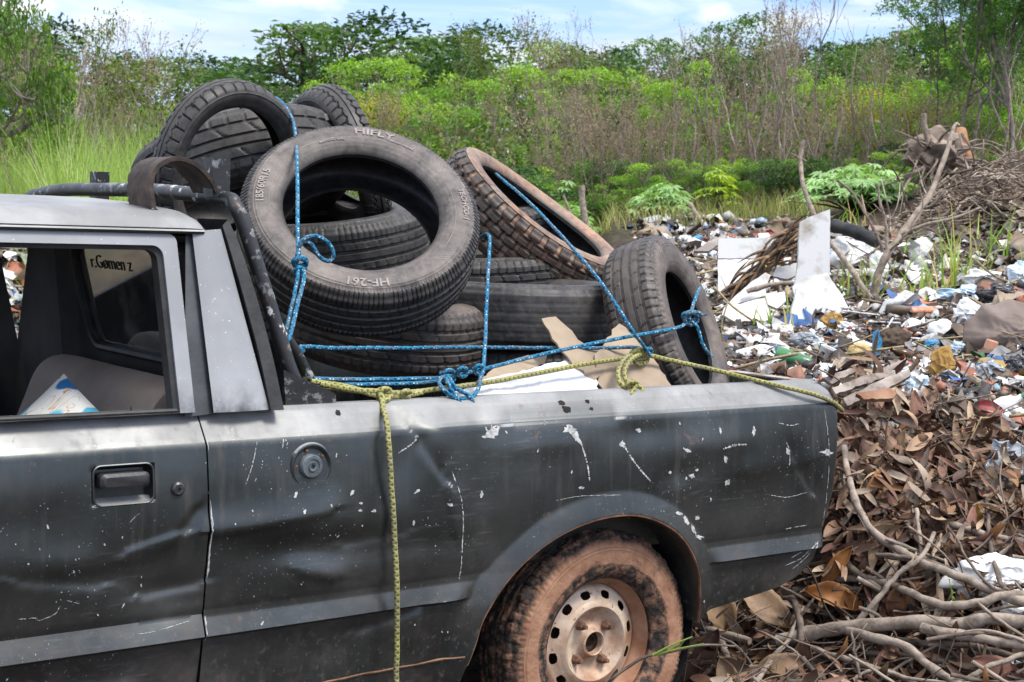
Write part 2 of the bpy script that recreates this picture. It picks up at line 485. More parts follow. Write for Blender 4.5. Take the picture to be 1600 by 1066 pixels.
ZL = np.unique(np.concatenate([np.linspace(0.436, 0.892, 77), [0.432, 0.441, 0.476, 0.484, 0.488, 0.492, 0.834, 0.838, 0.842, 0.872, 0.884]]))
def side_panel(x0, x1fun, zbfun, ztop, nx, nz, corner=False):
    s = np.linspace(0, 1, nx)
    nb = 30
    lev = np.concatenate([np.linspace(0, 1, nb, endpoint=False), ZL[ZL <= ztop+1e-6]])
    SS, LV = np.meshgrid(s, lev, indexing='ij')
    low = np.arange(len(lev)) < nb
    x = x0+SS*(x1fun(np.full(SS.shape, 0.5))-x0)
    for _ in range(3):
        zb = zbfun(x)
        zl = np.minimum(zb, 0.430)
        z = np.where(low[None, :], zl+LV*(0.432-zl), LV)
        z = np.maximum(z, zb)
        x = x0+SS*(x1fun(z)-x0)
    return x, z
def bed_side():
    xe = lambda z: np.interp(z, [0.33, 0.40, 0.46, 0.6, 0.8, 0.86, 0.892], [0.70, 0.765, 0.79, 0.812, 0.824, 0.818, 0.79])
    zb = lambda x: np.interp(x, [-1.1, -0.45, -0.38, 0.28, 0.34, 0.62, 0.70, 0.78, 0.83], [0.215, 0.215, 0.215, 0.27, 0.305, 0.34, 0.365, 0.43, 0.47])
    x, z = side_panel(-1.0715, xe, zb, 0.892, 330, 96)
    ins = in_arch(x, z)
    d, q = seg_dist(x, z, ARCH)
    snap = ins & (d < 0.012)
    x = np.where(snap, q[..., 0], x); z = np.where(snap, q[..., 1], z)
    dead = ins & ~snap
    y = side_y(x, z)
    c = xe(z)-x                                   # rounded rear corner
    R = 0.05
    y = y+np.where(c < R, R-np.sqrt(np.maximum(R*R-(R-c)**2, 0)), 0)
    G = np.stack([x, y, z], -1)
    nu, nv = x.shape
    F = []
    for i in range(nu-1):
        for j in range(nv-1):
            if dead[i, j] or dead[i+1, j] or dead[i, j+1] or dead[i+1, j+1]: continue
            F.append((i*nv+j, (i+1)*nv+j, (i+1)*nv+j+1, i*nv+j+1))
    mb = MB(); mb.add(G.reshape(-1, 3), F)
    # inner skin of the rail, and the return of the wheel arch
    xs = np.linspace(-1.07, 0.79, 60)
    mb.grid(np.stack([np.stack([xs, np.full(60, 0.052), np.full(60, 0.892)], -1), np.stack([xs, np.full(60, 0.075), np.full(60, 0.892)], -1), np.stack([xs, np.full(60, 0.078), np.full(60, 0.50)], -1)], 1), flip=True)
    A = ARCH[3:-2]
    yy = side_y(A[:, 0], A[:, 1], dents=False)
    mb.grid(np.stack([np.stack([A[:, 0], yy, A[:, 1]], -1), np.stack([A[:, 0]*0.985, yy+0.03, A[:, 1]*0.985], -1), np.stack([A[:, 0]*0.985, np.full(len(A), 0.34), A[:, 1]*0.985], -1)], 1))
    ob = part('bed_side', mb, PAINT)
    return ob
bedside = bed_side()

# rust line along the sill and rusty lip of the wheel arch
mb = MB()
A = ARCH[4:-2]
yy = side_y(A[:, 0], A[:, 1], dents=False)
ed = np.stack([A[:, 0], yy-0.001, A[:, 1]], -1)
mb.tube(ed+np.array([0, 0.006, -0.003]), 0.0045, 6)
part('arch_lip', mb, RUST, bedside)
mb = MB()
xs = np.linspace(-0.86, -0.42, 60)
zs = 0.290+0.010*(xs+0.86)/0.44+np.array([0.003*n2(v*14, 3) for v in xs])
mb.tube(np.stack([xs, side_y(xs, zs)+0.000, zs], -1), 0.0028+0.0012*np.array([n2(v*30, 9) for v in xs]), 5)
part('sill_seam', mb, RUST, bedside)

# door: outer skin, window frame
mb = MB()
x, z = side_panel(-2.04, lambda z: np.full(np.shape(z), -1.0750), lambda x: np.full(np.shape(x), 0.235), 0.892, 150, 96)
y = side_y(x, z, arch=False)
hx, hz = x+1.249, z-0.763                       # recess behind the handle
rec = sstep(0.062, 0.054, np.abs(hx))*sstep(0.037, 0.030, np.abs(hz))
y = y+0.028*rec
G = np.stack([x, y, z], -1)
mb.grid(G)
mb.grid(np.stack([G[-1], G[-1]+[0, 0.045, 0]], 0))
mb.grid(np.stack([G[:, -1], G[:, -1]+[0, 0.05, 0.0], G[:, -1]+[0, 0.055, -0.6]], 1), flip=True)
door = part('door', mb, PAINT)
door['label'] = 'front side door with the window wound down'
# white worn paint along both edges of the gap
mb = MB()
for k in range(90):
    zc = 0.28+0.56*random.random()**0.8
    if n2(zc*9, 4.2) < -0.12: continue
    ln = random.uniform(0.004, 0.022); w = random.uniform(0.0008, 0.0024)
    zz_ = np.linspace(zc-ln, zc+ln, 4)
    xx_ = np.array([-1.0705+random.uniform(0, w*1.2) for _ in zz_])
    yv = side_y(xx_, zz_, arch=False)-0.0009
    xr = xx_+w*np.array([0.3, 1, 0.9, 0.3])
    mb.grid(np.stack([np.stack([xx_, yv, zz_], -1), np.stack([xr, yv, zz_], -1)], 1), flip=True)
part('edge_wear', mb, WHITEP, bedside, smooth=False)
# dark shut face behind the gap
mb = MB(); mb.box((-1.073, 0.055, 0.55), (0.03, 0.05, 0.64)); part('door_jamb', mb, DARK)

# door handle, lock
mb = MB()
def rounded(cx, cz, w, h, y0, y1, r=0.012, n=6):
    P = []
    for sx, sz, a0 in ((1, 1, 0), (-1, 1, pi/2), (-1, -1, pi), (1, -1, 1.5*pi)):
        for k in range(n+1):
            a = a0+k/n*pi/2
            P.append((cx+sx*(w/2-r)+r*cos(a), cz+sz*(h/2-r)+r*sin(a)))
    P = np.array(P)
    return P
def plate(mb, cx, cz, w, h, y0, y1, r, chamfer=0.004, yslope=0.0):
    P = rounded(cx, cz, w, h, y0, y1, r)
    n = len(P)
    c = np.array([cx, cz])
    P2 = c+(P-c)*np.array([(w-2*chamfer)/w, (h-2*chamfer)/h])
    V = np.vstack([np.column_stack([P[:, 0], np.full(n, y1), P[:, 1]]), np.column_stack([P[:, 0], np.full(n, y0+chamfer), P[:, 1]]), np.column_stack([P2[:, 0], y0+yslope*(P2[:, 1]-cz), P2[:, 1]])])
    F = []
    for a in (0, n):
        F += [(a+i, a+(i+1) % n, a+n+(i+1) % n, a+n+i) for i in range(n)]
    F.append(tuple(range(2*n, 3*n)))
    mb.add(V, F)
yh = float(side_y(np.array([-1.25]), np.array([0.763]), False, False)[0])
plate(mb, -1.249, 0.7715, 0.100, 0.030, yh-0.010, yh+0.02, 0.010, 0.006)
part('handle', mb, mk('scuffed_black_plastic', (0.018, 0.018, 0.02), (0.04, 0.04, 0.043), 14, 0.42, 0.15, 120), door)
mb = MB()
def lathe_y(mb, c, prof, n=40, start=0):
    """profile of (radius, y) turned about the y axis through c"""
    a = np.linspace(0, 2*pi, n, endpoint=False)
    G = np.array([[(c[0]+r*cos(t), c[1]+yy, c[2]+r*sin(t)) for r, yy in prof] for t in a])
    mb.grid(G, closed_u=True)
def torus_sect(mb, P, r): mb.tube(P, r, 8)
P = rounded(-1.249, 0.763, 0.122, 0.076, 0, 0, 0.016)
P = np.vstack([P, P[:1]])
mb.tube(np.column_stack([P[:, 0], side_y(P[:, 0], P[:, 1], False)+0.001, P[:, 1]]), 0.0022, 6)
part('handle_surround', mb, PAINT, door)
mb = MB()
yl = float(side_y(np.array([-1.139]), np.array([0.747]), False)[0])
lathe_y(mb, (-1.139, yl, 0.747), [(0.0, -0.0035), (0.004, -0.0035), (0.0042, -0.007), (0.010, -0.008), (0.0135, -0.005), (0.0145, 0.003)], 28)
part('lock', mb, mk('grimy_lock_metal', (0.03, 0.03, 0.032), (0.10, 0.10, 0.10), 80, 0.4, 0.2, 100, metal=0.6), door)

# greenhouse leans inward
KG = 0.27
gy = lambda z: 0.012+KG*(z-0.889)
def gp(x, y, off=0.0): return tp(x, y, 0.012+off, KG)
def ring(mb, outer, inner, depth, n=10):
    """frame between two matching outlines, extruded inward"""
    O, I = np.asarray(outer), np.asarray(inner)
    O, I = np.vstack([O, O[:1]]), np.vstack([I, I[:1]])
    d = np.array([0, depth, 0])
    mb.grid(np.stack([O+d, O, I, I+d], 1))
# door window frame (photo shows its rear two thirds; it runs on to the A pillar)
xo_f, xo_r = -1.90, gp(291, 500)[0]
z_t, z_b = gp(285, 366)[2], 0.893
ztg, zbg = gp(270, 384)[2], 0.893
def fr(x, z, off=0.0): return np.array([x, gy(z)+off, z])
def rr_rect(x0b, x0t, x1b, x1t, zb, zt, r, n=6):
    pts = [fr(x0b, zb)]
    c = [(x1b, zb), (x1t, zt), (x0t, zt)]
    pts.append(fr(x1b, zb))
    for k in range(n+1):
        a = k/n*pi/2; pts.append(fr(x1t-r+r*cos(a), zt-r+r*sin(a)))
    for k in range(n+1):
        a = pi/2+k/n*pi/2; pts.append(fr(x0t+r-r*sin(a-pi/2), zt-r+r*cos(a-pi/2)))
    return pts
xi_r = gp(268, 500)[0]
outer = rr_rect(-2.02, -1.62, xo_r, xo_r-0.004, z_b, z_t, 0.018)
inner = rr_rect(-1.96, -1.60, xi_r, xi_r-0.004, zbg, ztg, 0.022)
mb = MB(); ring(mb, outer, inner, 0.035)
part('window_frame', mb, GREYPAINT, door)
mb = MB()
inner2 = rr_rect(-1.94, -1.585, xi_r-0.010, xi_r-0.014, zbg, ztg-0.010, 0.020)
ring(mb, np.array(inner)+[0, 0.006, 0], np.array(inner2)+[0, 0.010, 0], 0.03)
mb.tube(np.array([fr(-1.96, 0.896, 0.012), fr(-1.5, 0.896, 0.012), fr(xi_r, 0.896, 0.012)]), 0.006, 8)
part('window_seal', mb, SEAL, door)
mb = MB(); kp = tp(205, 640, 0.05)
mb.tube(np.array([kp+[0, 0, -0.03], kp+[0, 0, 0.0], kp+[0, 0, 0.006]]), [0.0022, 0.0022, 0.0016], 8)
part('lock_knob', mb, SEAL, door)

# B pillar: dark channel, grey panel, rear trim
mb = MB()
def quad_panel(mb, pts, off, nx=12, nz=24, bulge=0.0):
    """pts: pixel corners BL, BR, TR, TL on the leaning plane"""
    BL, BR, TR, TL = [gp(*p, off) for p in pts]
    G = []
    for i in range(nx+1):
        s = i/nx
        row = []
        for j in range(nz+1):
            t = j/nz
            p = (BL*(1-s)+BR*s)*(1-t)+(TL*(1-s)+TR*s)*t
            p[1] -= bulge*4*s*(1-s)
            row.append(p)
        G.append(row)
    mb.grid(np.array(G))
quad_panel(mb, [(289, 652), (337, 646), (303, 362), (290, 364)], 0.012)
part('pillar_channel', mb, mk('dark_pillar_channel', (0.03, 0.033, 0.036), (0.06, 0.065, 0.07), 10, 0.5, 0.2, 60))
mb = MB()
quad_panel(mb, [(334, 645), (421, 640), (345, 358), (300, 361)], 0.0, bulge=0.006)
P0 = gp(334, 645); 
part('pillar_panel', mb, GREYPAINT)
mb = MB()
tr = catmull([gp(441, 640, -0.002), gp(424, 560, 0.0), gp(400, 470, 0.002), gp(374, 390, 0.006), gp(354, 343, 0.012)], 8)
tr2 = catmull([gp(421, 641, 0.0), gp(404, 560, 0.0), gp(380, 470, 0.0), gp(357, 390, 0.002), gp(345, 352, 0.004)], 8)
mb.grid(np.stack([tr2, tr2+[0, -0.008, 0], tr+[0, -0.008, 0], tr+[0, 0.02, 0], tr+[-0.02, 0.10, 0]], 1))
part('pillar_trim', mb, SEAL)

# roof: crowned panel with a drip rail
ROOF_Z = gp(340, 361)[2]
gut = lambda x: ROOF_Z+0.004*0
yn, yf = gy(ROOF_Z), 1.60-gy(ROOF_Z)
mb = MB()
prof = [(0.000, -0.004), (-0.006, 0.004), (0.000, 0.008), (0.012, 0.022), (0.030, 0.034), (0.06, 0.040), (0.12, 0.0465), (0.25, 0.055), (0.45, 0.062), (0.69, 0.065)]
prof = prof+[(yf-yn-a, b) for a, b in prof[-2::-1]]
xs = np.concatenate([np.linspace(-2.28, -1.62, 8), np.linspace(-1.55, -1.06, 14), [-1.045, -1.036, -1.031, -1.030]])
G = []
for xx in xs:
    e = np.interp(xx, [-2.3, -2.0, -1.09, -1.06, -1.036, -1.030], [0.55, 1, 1.0, 0.93, 0.6, 0.12])
    fz = np.interp(xx, [-2.3, -1.8, -1.5], [-0.05, -0.006, 0])
    G.append([(xx, yn+a, ROOF_Z+fz+b*(e if b > 0 else 1)) for a, b in prof])
mb.grid(np.array(G), flip=True)
e0 = np.array(G[-1]); mb.grid(np.stack([e0, e0*[1, 1, 0]+[0.004, 0, ROOF_Z-0.01], e0*[1, 1, 0]+[0.0, 0, ROOF_Z-0.03]], 0), flip=True)
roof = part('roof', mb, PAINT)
mb = MB(); mb.grid(np.array([[(xx, yn+0.01, ROOF_Z-0.012), (xx, 0.8, ROOF_Z+0.035), (xx, yf-0.01, ROOF_Z-0.012)] for xx in (-2.2, -1.6, -1.05)])); part('headliner', mb, DARK, roof)
# drip rail lip
mb = MB(); gl = np.array([(xx, yn-0.007, ROOF_Z-0.003) for xx in np.linspace(-2.2, -1.036, 20)])
mb.tube(gl, 0.0045, 6); part('drip_rail', mb, PAINT, roof)

# cab rear wall with its window
mb = MB()
XR0, XR1 = -0.945, -1.035                        # rear wall leans forward towards the top
rx = lambda z: np.interp(z, [0.3, 0.89, 1.27], [XR0, XR0, XR1])
wy0, wy1, wz0, wz1 = 0.16, 0.86, 0.955, 1.215
def rw(y, z, off=0.0): return (float(rx(z))+off, y, z)
def rear_rect(a, b, c, d, r=0.05, n=5, off=0.0):
    P = []
    for cy, cz, a0 in ((b-r, d-r, 0), (a+r, d-r, pi/2), (a+r, c+r, pi), (b-r, c+r, 1.5*pi)):
        for k in range(n+1):
            t = a0+k/n*pi/2; P.append(rw(cy+r*cos(t), cz+r*sin(t), off))
    return np.array(P)
inn = rear_rect(wy0, wy1, wz0, wz1)
# outer outline matched by direction: corners of the wall
n = len(inn); out = []
for p in inn:
    yy = 0.03+0.0*p[1] if p[1] < 0.22 else (1.57 if p[1] > 0.80 else p[1]); zz_ = 0.30 if p[2] < 1.01 else 1.262
    if p[1] < 0.22 and p[2] > 1.1: yy = 0.11
    if p[1] > 0.80 and p[2] > 1.1: yy = 1.49
    out.append(rw(yy, zz_))
ring(mb, np.array([p if p[1] < 1.2 else (p[0], 0.98, p[2]) for p in out]), inn, 0.0)
# the far half: an unglazed opening beside a broad dark post
e_t, e_b = tpx(47, 392, -1.02)[1], tpx(20, 558, -0.96)[1]
op = [rw(e_b, 0.905), rw(1.46, 0.905), rw(1.44, 1.215), rw(e_t, 1.215)]
ot = [rw(0.98, 0.30), rw(1.57, 0.30), rw(1.49, 1.262), rw(0.98, 1.262)]
ring(mb, ot, op, 0.0)
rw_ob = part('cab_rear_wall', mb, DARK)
mb = MB(); Pp = np.vstack([inn, inn[:1]])
for o in (-0.008, 0.008): mb.tube(Pp+[o, 0, 0], 0.011, 8, cap=False)
part('window_seal', mb, SEAL, rw_ob)
def dusty_glass():
    t = NT('dusty_window_glass', 0.06, 0.5)
    out = t.n['Material Output']
    tr = t.n.new('ShaderNodeBsdfTransparent'); tr.inputs[0].default_value = (0.62, 0.66, 0.66, 1)
    gl = t.n.new('ShaderNodeBsdfGlossy'); gl.inputs['Roughness'].default_value = 0.05
    df = t.n.new('ShaderNodeBsdfDiffuse'); df.inputs[0].default_value = (0.33, 0.31, 0.28, 1)
    fr_ = t.n.new('ShaderNodeFresnel'); fr_.inputs[0].default_value = 1.5
    m1 = t.n.new('ShaderNodeMixShader'); m2 = t.n.new('ShaderNodeMixShader')
    t.l.new(t.math('ADD', fr_.outputs[0], 0.06), m1.inputs[0]); t.l.new(tr.outputs[0], m1.inputs[1]); t.l.new(gl.outputs[0], m1.inputs[2])
    d = t.math('ADD', t.math('MULTIPLY', t.ramp(t.noise(7, 6, 0.65), 0.46, 0.7), 0.34), 0.05)
    t.l.new(d, m2.inputs[0]); t.l.new(m1.outputs[0], m2.inputs[1]); t.l.new(df.outputs[0], m2.inputs[2])
    t.l.new(m2.outputs[0], out.inputs[0])
    return t.m
mb = MB(); mb.add(inn, [tuple(range(len(inn)))]); part('rear_window', mb, dusty_glass(), rw_ob, smooth=False)
def text_mesh(body, size, ext=0.0006, res=3, bold=0.0):
    cu = bpy.data.curves.new('text_tmp', 'FONT'); cu.body = body; cu.size = size; cu.extrude = ext; cu.offset = bold*size; cu.resolution_u = res
    cu.align_x = 'CENTER'; cu.align_y = 'CENTER'
    o = bpy.data.objects.new('text_tmp', cu); COL.objects.link(o)
    bpy.context.view_layer.update()
    me = bpy.data.meshes.new_from_object(o.evaluated_get(bpy.context.evaluated_depsgraph_get()))
    bpy.data.objects.remove(o); bpy.data.curves.remove(cu)
    V = np.array([v.co[:] for v in me.vertices]); F = [tuple(p.vertices) for p in me.polygons]
    bpy.data.meshes.remove(me)
    return V, F
V, Fq = text_mesh('r.G\u00f8men z', 0.046, bold=-0.012)
pc = tpx(176, 412, XR1+0.03)
W_ = np.array([rw(pc[1]-v[0]*1.25, pc[2]+v[1], -0.0012-v[2]) for v in V])
mb = MB(); mb.add(W_, Fq); part('hand_lettering', mb, SEAL, rw_ob, smooth=False)

# cab interior: bench seat, belt, far door, floor, front bulkhead and windscreen frame
mb = MB()
sp = [(-1.36, 0.50), (-1.30, 0.52), (-1.22, 0.66), (-1.15, 0.83), (-1.115, 0.91), (-1.07, 0.94), (-1.03, 0.93), (-1.00, 0.89), (-0.985, 0.80), (-0.98, 0.5)]
sp = catmull([(a, b) for a, b in sp], 5)
ys = np.array([0.15, 0.155, 0.175, 0.22, 0.35, 0.5, 0.65, 0.76, 0.82, 0.85, 0.86])
sh = np.array([0.72, 0.86, 0.95, 1.0, 1.0, 0.985, 1.0, 1.0, 0.95, 0.86, 0.72])
G = [[(-1.08+(a+1.08)*(0.8+0.2*k), yy, 0.5+(b-0.5)*(0.88+0.12*k) if k < 1 else b) for a, b in sp] for yy, k in zip(ys, sh)]
mb.grid(np.array(G))
for g in (G[0], G[-1]): mb.add(np.array(g), [tuple(range(len(g)))])
mb.box((-1.45, 0.80, 0.50), (0.55, 1.28, 0.16), bev=0.04)
part('bench_seat', mb, SEATM)
mb = MB(); b0, b1 = tp(70, 412, 1.35), tp(74, 575, 1.35)
mb.grid(np.array([[p+[0, 0, 0], p+[0.0, 0.05, 0]] for p in (b0+[0, 0, 0.05], b0, (b0+b1)/2, b1, b1+[0, 0, -0.2])]))
mb.box(b0+[0.01, 0.025, 0.0], (0.03, 0.06, 0.05), bev=0.01)
part('seat_belt', mb, SEAL, smooth=False)
# far door and its open window
def fy(z): return 1.60-gy(z)
mb = MB()
fxr = -1.10
po = [(-2.0, 0.30), (-1.02, 0.30), (-1.02, 0.90), (-1.03, ROOF_Z), (-1.62, ROOF_Z), (-2.0, 0.90)]
pi_ = [(-1.92, 0.905), (fxr+0.02, 0.905), (fxr+0.02, 0.92), (fxr-0.02, ROOF_Z-0.045), (-1.60, ROOF_Z-0.045), (-1.90, 0.92)]
ring(mb, [np.array([a, fy(b), b]) for a, b in po], [np.array([a, fy(b), b]) for a, b in pi_], -0.03)
mb.grid(np.array([[(a, 1.62, b) for b in (0.24, 0.48, 0.6, 0.89)] for a in (-2.04, -1.5, -1.0)]))
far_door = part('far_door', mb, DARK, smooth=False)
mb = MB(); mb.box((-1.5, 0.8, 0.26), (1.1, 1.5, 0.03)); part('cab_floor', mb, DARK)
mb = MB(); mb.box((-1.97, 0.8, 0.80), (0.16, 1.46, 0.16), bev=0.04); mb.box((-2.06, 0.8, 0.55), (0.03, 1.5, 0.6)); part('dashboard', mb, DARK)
mb = MB()
for yy0, yy1 in ((0.03, gy(ROOF_Z)+0.01), (1.57, 1.59-gy(ROOF_Z))):
    mb.tube(np.array([(-2.10, yy0, 0.885), (-1.62, yy1, ROOF_Z)]), 0.022, 8)
part('windscreen_pillar', mb, PAINT)

# front of the truck: wing, bonnet (outside the photograph, kept simple)
mb = MB()
x, z = side_panel(-2.95, lambda z: np.full(np.shape(z), -2.046), lambda x: np.full(np.shape(x), 0.26), 0.86, 90, 60)
r2 = np.hypot(x+2.50, (z-0.30))
ins = r2 < 0.335
ang = np.arctan2(z-0.30, x+2.50)
sn = ins & (r2 > 0.318)
x = np.where(sn, -2.50+0.335*np.cos(ang), x); z = np.where(sn, 0.30+0.335*np.sin(ang), z)
dead = ins & ~sn
y = side_y(x, z, arch=False, dents=False)
nu, nv = x.shape
mb.add(np.stack([x, y, z], -1).reshape(-1, 3), [(i*nv+j, (i+1)*nv+j, (i+1)*nv+j+1, i*nv+j+1) for i in range(nu-1) for j in range(nv-1) if not (dead[i, j] or dead[i+1, j] or dead[i, j+1] or dead[i+1, j+1])])
part('front_wing', mb, PAINT)
mb = MB(); mb.grid(np.array([[(a, 0.02+b*1.56, zt+0.03*sin(pi*b)) for b in np.linspace(0, 1, 9)] for a, zt in ((-2.08, 0.885), (-2.5, 0.87), (-2.9, 0.83), (-2.97, 0.78), (-2.98, 0.4))]), flip=True)
part('bonnet', mb, PAINT)

# bed: floor, far side, front wall, tailgate, wheel well
mb = MB()
mb.box((-0.07, 0.82, 0.49), (1.74, 1.46, 0.02))
for k in range(9): mb.box((-0.07, 0.18+k*0.16, 0.506), (1.72, 0.07, 0.012))
part('bed_floor', mb, BEDMAT, smooth=False)
mb = MB()
mb.box((-0.14, 1.535, 0.69), (1.86, 0.05, 0.40), bev=0.01); mb.box((-0.14, 1.595, 0.55), (1.86, 0.04, 0.64), bev=0.012)
part('far_bed_side', mb, PAINT)
mb = MB(); mb.box((-0.92, 0.80, 0.66), (0.035, 1.46, 0.44)); part('bed_front_wall', mb, BEDMAT, smooth=False)
mb = MB()
g = []
for yy in np.linspace(0.04, 1.56, 40):
    w = 0.004*n2(yy*4, 2.0)
    g.append([(0.795+w, yy, 0.40), (0.803+w, yy, 0.62), (0.802+w, yy, 0.845), (0.790+w, yy, 0.872), (0.765+w, yy, 0.886), (0.735+w, yy, 0.884), (0.728+w, yy, 0.86), (0.728+w, yy, 0.48)])
mb.grid(np.array(g), flip=True)
tailgate = part('tailgate', mb, PAINT)
mb = MB()
g = [[(0.788+0.006*n2(yy*9), yy, 0.8735), (0.766, yy, 0.8885), (0.738+0.007*n2(yy*7, 5), yy, 0.8865)] for yy in np.linspace(0.055, 1.2, 60)]
mb.grid(np.array(g), flip=True)
def rust_lip():
    t = NT('pale_flaking_tailgate_lip', 0.7, 0.3)
    c = t.mix(t.ramp(t.noise(9, 6, 0.65), 0.42, 0.56), (0.42, 0.38, 0.34), (0.16, 0.095, 0.06))
    t.set('Base Color', c); t.bump(t.noise(60), 0.4, 0.003); return t.m
part('top_lip', mb, rust_lip(), tailgate)
mb = MB()
a = np.linspace(-0.25*pi, 1.25*pi, 30)
G = [[(-0.02+r_*cos(t), yv, 0.285+r_*sin(t)) for yv, r_ in ((0.05, 0.36), (0.34, 0.36), (0.36, 0.30), (0.36, 0.02))] for t in a]
mb.grid(np.array(G)); part('wheel_well', mb, DARK)
mb = MB(); mb.box((-0.5, 0.8, 0.36), (1.2, 0.10, 0.12)); mb.tube(np.array([(0, 0.2, 0.285), (0, 1.4, 0.285)]), 0.04, 10); part('axle', mb, DARK)

# fuel filler: dish, cap, screws
fc = tp(481, 727)
fyv = float(side_y(np.array([fc[0]]), np.array([fc[2]]), True)[0])
mb = MB(); lathe_y(mb, (fc[0], fyv, fc[2]), [(0.024, 0.012), (0.034, 0.008), (0.041, -0.001), (0.0445, -0.004), (0.0475, -0.003), (0.050, 0.004)], 48)
fuel = part('fuel_filler', mb, PAINT)
mb = MB(); lathe_y(mb, (fc[0]-0.001, fyv, fc[2]), [(0.0, -0.0045), (0.0045, -0.0045), (0.005, -0.011), (0.009, -0.012), (0.0095, -0.009), (0.016, -0.0085), (0.0165, -0.0105), (0.0225, -0.010), (0.0255, -0.006), (0.0262, 0.012)], 40)
part('fuel_cap', mb, mk('weathered_cap_metal', (0.09, 0.11, 0.12), (0.17, 0.19, 0.2), 30, 0.5, 0.25, 100, metal=0.5), fuel)
for k in range(5):
    a = k*2*pi/5+0.6
    mb = MB(); lathe_y(mb, (fc[0]+0.034*cos(a), fyv+0.005, fc[2]+0.034*sin(a)), [(0.0, -0.006), (0.003, -0.005), (0.0042, -0.001), (0.0042, 0.004)], 12)
    part('screw', mb, RUST, fuel)

# pale paint splashes, chips and scratches lying on the panel skin
mb = MB()
def decal(px, py, pts, off=0.0009):
    """irregular flat splash: pts are pixel offsets of its outline"""
    Q = np.array([tp(px+a, py+b)[[0, 2]] for a, b in pts])
    c = Q.mean(0)
    y = side_y(Q[:, 0], Q[:, 1], bool(c[0] > -1.0))-off
    yc = side_y(np.array([c[0]]), np.array([c[1]]), bool(c[0] > -1.0))-off
    V = np.vstack([np.column_stack([Q[:, 0], y, Q[:, 1]]), [[c[0], yc[0], c[1]]]])
    n = len(Q)
    mb.add(V, [(i, (i+1) % n, n) for i in range(n)])
def blob(px, py, rx_, ry_, ang=0.0, jag=0.35, n=14):
    pts = []
    for k in range(n):
        a = k/n*2*pi
        q = 1+jag*(random.random()-0.5)*2
        u_, v_ = rx_*q*cos(a), ry_*q*sin(a)
        pts.append((u_*cos(ang)-v_*sin(ang), u_*sin(ang)+v_*cos(ang)))
    decal(px, py, pts)
def streak(P, w):
    P = catmull(np.array(P, float), 12); n_ = len(P); P = P+np.array([[0.9*n2(k*0.6, P[0][1]), 0.9*n2(k*0.6, P[0][1], 9)] for k in range(n_)])
    T = np.gradient(P, axis=0); N = np.column_stack([-T[:, 1], T[:, 0]])/np.linalg.norm(T, axis=1)[:, None]
    for i in range(n_-1):
        wa = w*(0.15+random.random()*0.75)*min(1, (i+1)/3, (n_-i)/3); wb = w*(0.15+random.random()*0.75)*min(1, (i+2)/3, (n_-i-1)/3)
        if n2(i*0.45, P[0][0], 2.0) < -0.22: continue
        q = [P[i]+N[i]*wa/2, P[i+1]+N[i+1]*wb/2, P[i+1]-N[i+1]*wb/2, P[i]-N[i]*wa/2]
        c = P[i]
        decal(c[0], c[1], [tuple(v-c) for v in q])
blob(768, 676, 8, 13, 0.4, 0.6); blob(773, 672, 5, 9, 0.9, 0.5); blob(762, 682, 9, 3, 0.1, 0.5)
blob(887, 670, 11, 7, 0.3, 0.55); blob(895, 683, 5, 12, -0.35, 0.5); streak([(893, 670), (903, 696), (910, 724), (913, 750)], 4.0)
blob(967, 693, 4, 5); streak([(966, 690), (980, 715), (992, 732), (1008, 750)], 4.2)
streak([(700, 735), (712, 775), (716, 820), (717, 880), (716, 905)], 2.4)
streak([(622, 708), (640, 695), (655, 680)], 3)
for q in [(1172, 673, 3, 7, 0.2), (1073, 742, 4, 4, 0), (1128, 752, 3.5, 5, 0.3), (1125, 716, 3, 5, -.2), (1223, 704, 3, 6, 0), (995, 672, 4, 3, 0), (1119, 671, 1.6, 6, 0), (1065, 702, 6, 2.2, 0.5), (1081, 733, 2.5, 2, 0), (694, 786, 4, 3, 0.2), (645, 766, 6, 2, -0.7), (555, 795, 2.6, 2.2, 0), (556, 784, 2.8, 1.8, -.3), (577, 796, 4, 2, -.1), (747, 771, 2.4, 5, .3), (1083, 808, 3.5, 3.5, 0.4), (1052, 800, 7, 2.5, .3), (1064, 812, 4, 9, -.6), (1077, 826, 3, 8, -.5), (1087, 838, 8, 3, .2), (1284, 706, 11, 2.6, 0.05), (1284, 705, 4, 5, 0), (440, 693, 1.5, 7, 0.3), (455, 770, 2.5, 6, 0.4), (465, 796, 2, 4, .3), (543, 768, 2.4, 5, .6), (405, 972, 1.4, 4, .6), (190, 945, 1.2, 4, .5), (640, 815, 2, 4, 0), (1040, 737, 2, 3, 0), (900, 760, 4, 2, 0)]:
    blob(q[0], q[1], q[2], q[3], q[4])
streak([(1120, 700), (1140, 694), (1160, 693)], 5); streak([(1212, 660), (1230, 664), (1244, 661)], 2)
streak([(1222, 690), (1226, 706), (1225, 728)], 2); streak([(1195, 772), (1225, 776), (1254, 768)], 1.3); streak([(1285, 640), (1287, 700), (1284, 780), (1282, 822)], 1.0)
streak([(1236, 872), (1258, 858), (1272, 846)], 2.2); streak([(1228, 884), (1252, 872), (1270, 852)], 2.2); streak([(1240, 890), (1262, 868), (1274, 842)], 1.6); streak([(1225, 826), (1245, 822), (1258, 820)], 2)
streak([(378, 755), (390, 725), (400, 690)], 1.6); streak([(25, 966), (52, 964), (58, 968), (82, 958), (90, 945)], 1.8); streak([(100, 936), (120, 941)], 2); streak([(196, 815), (205, 805), (212, 800)], 1.4)
streak([(205, 990), (240, 985), (300, 968)], 1.2); streak([(860, 780), (900, 773), (960, 771)], 1.2)
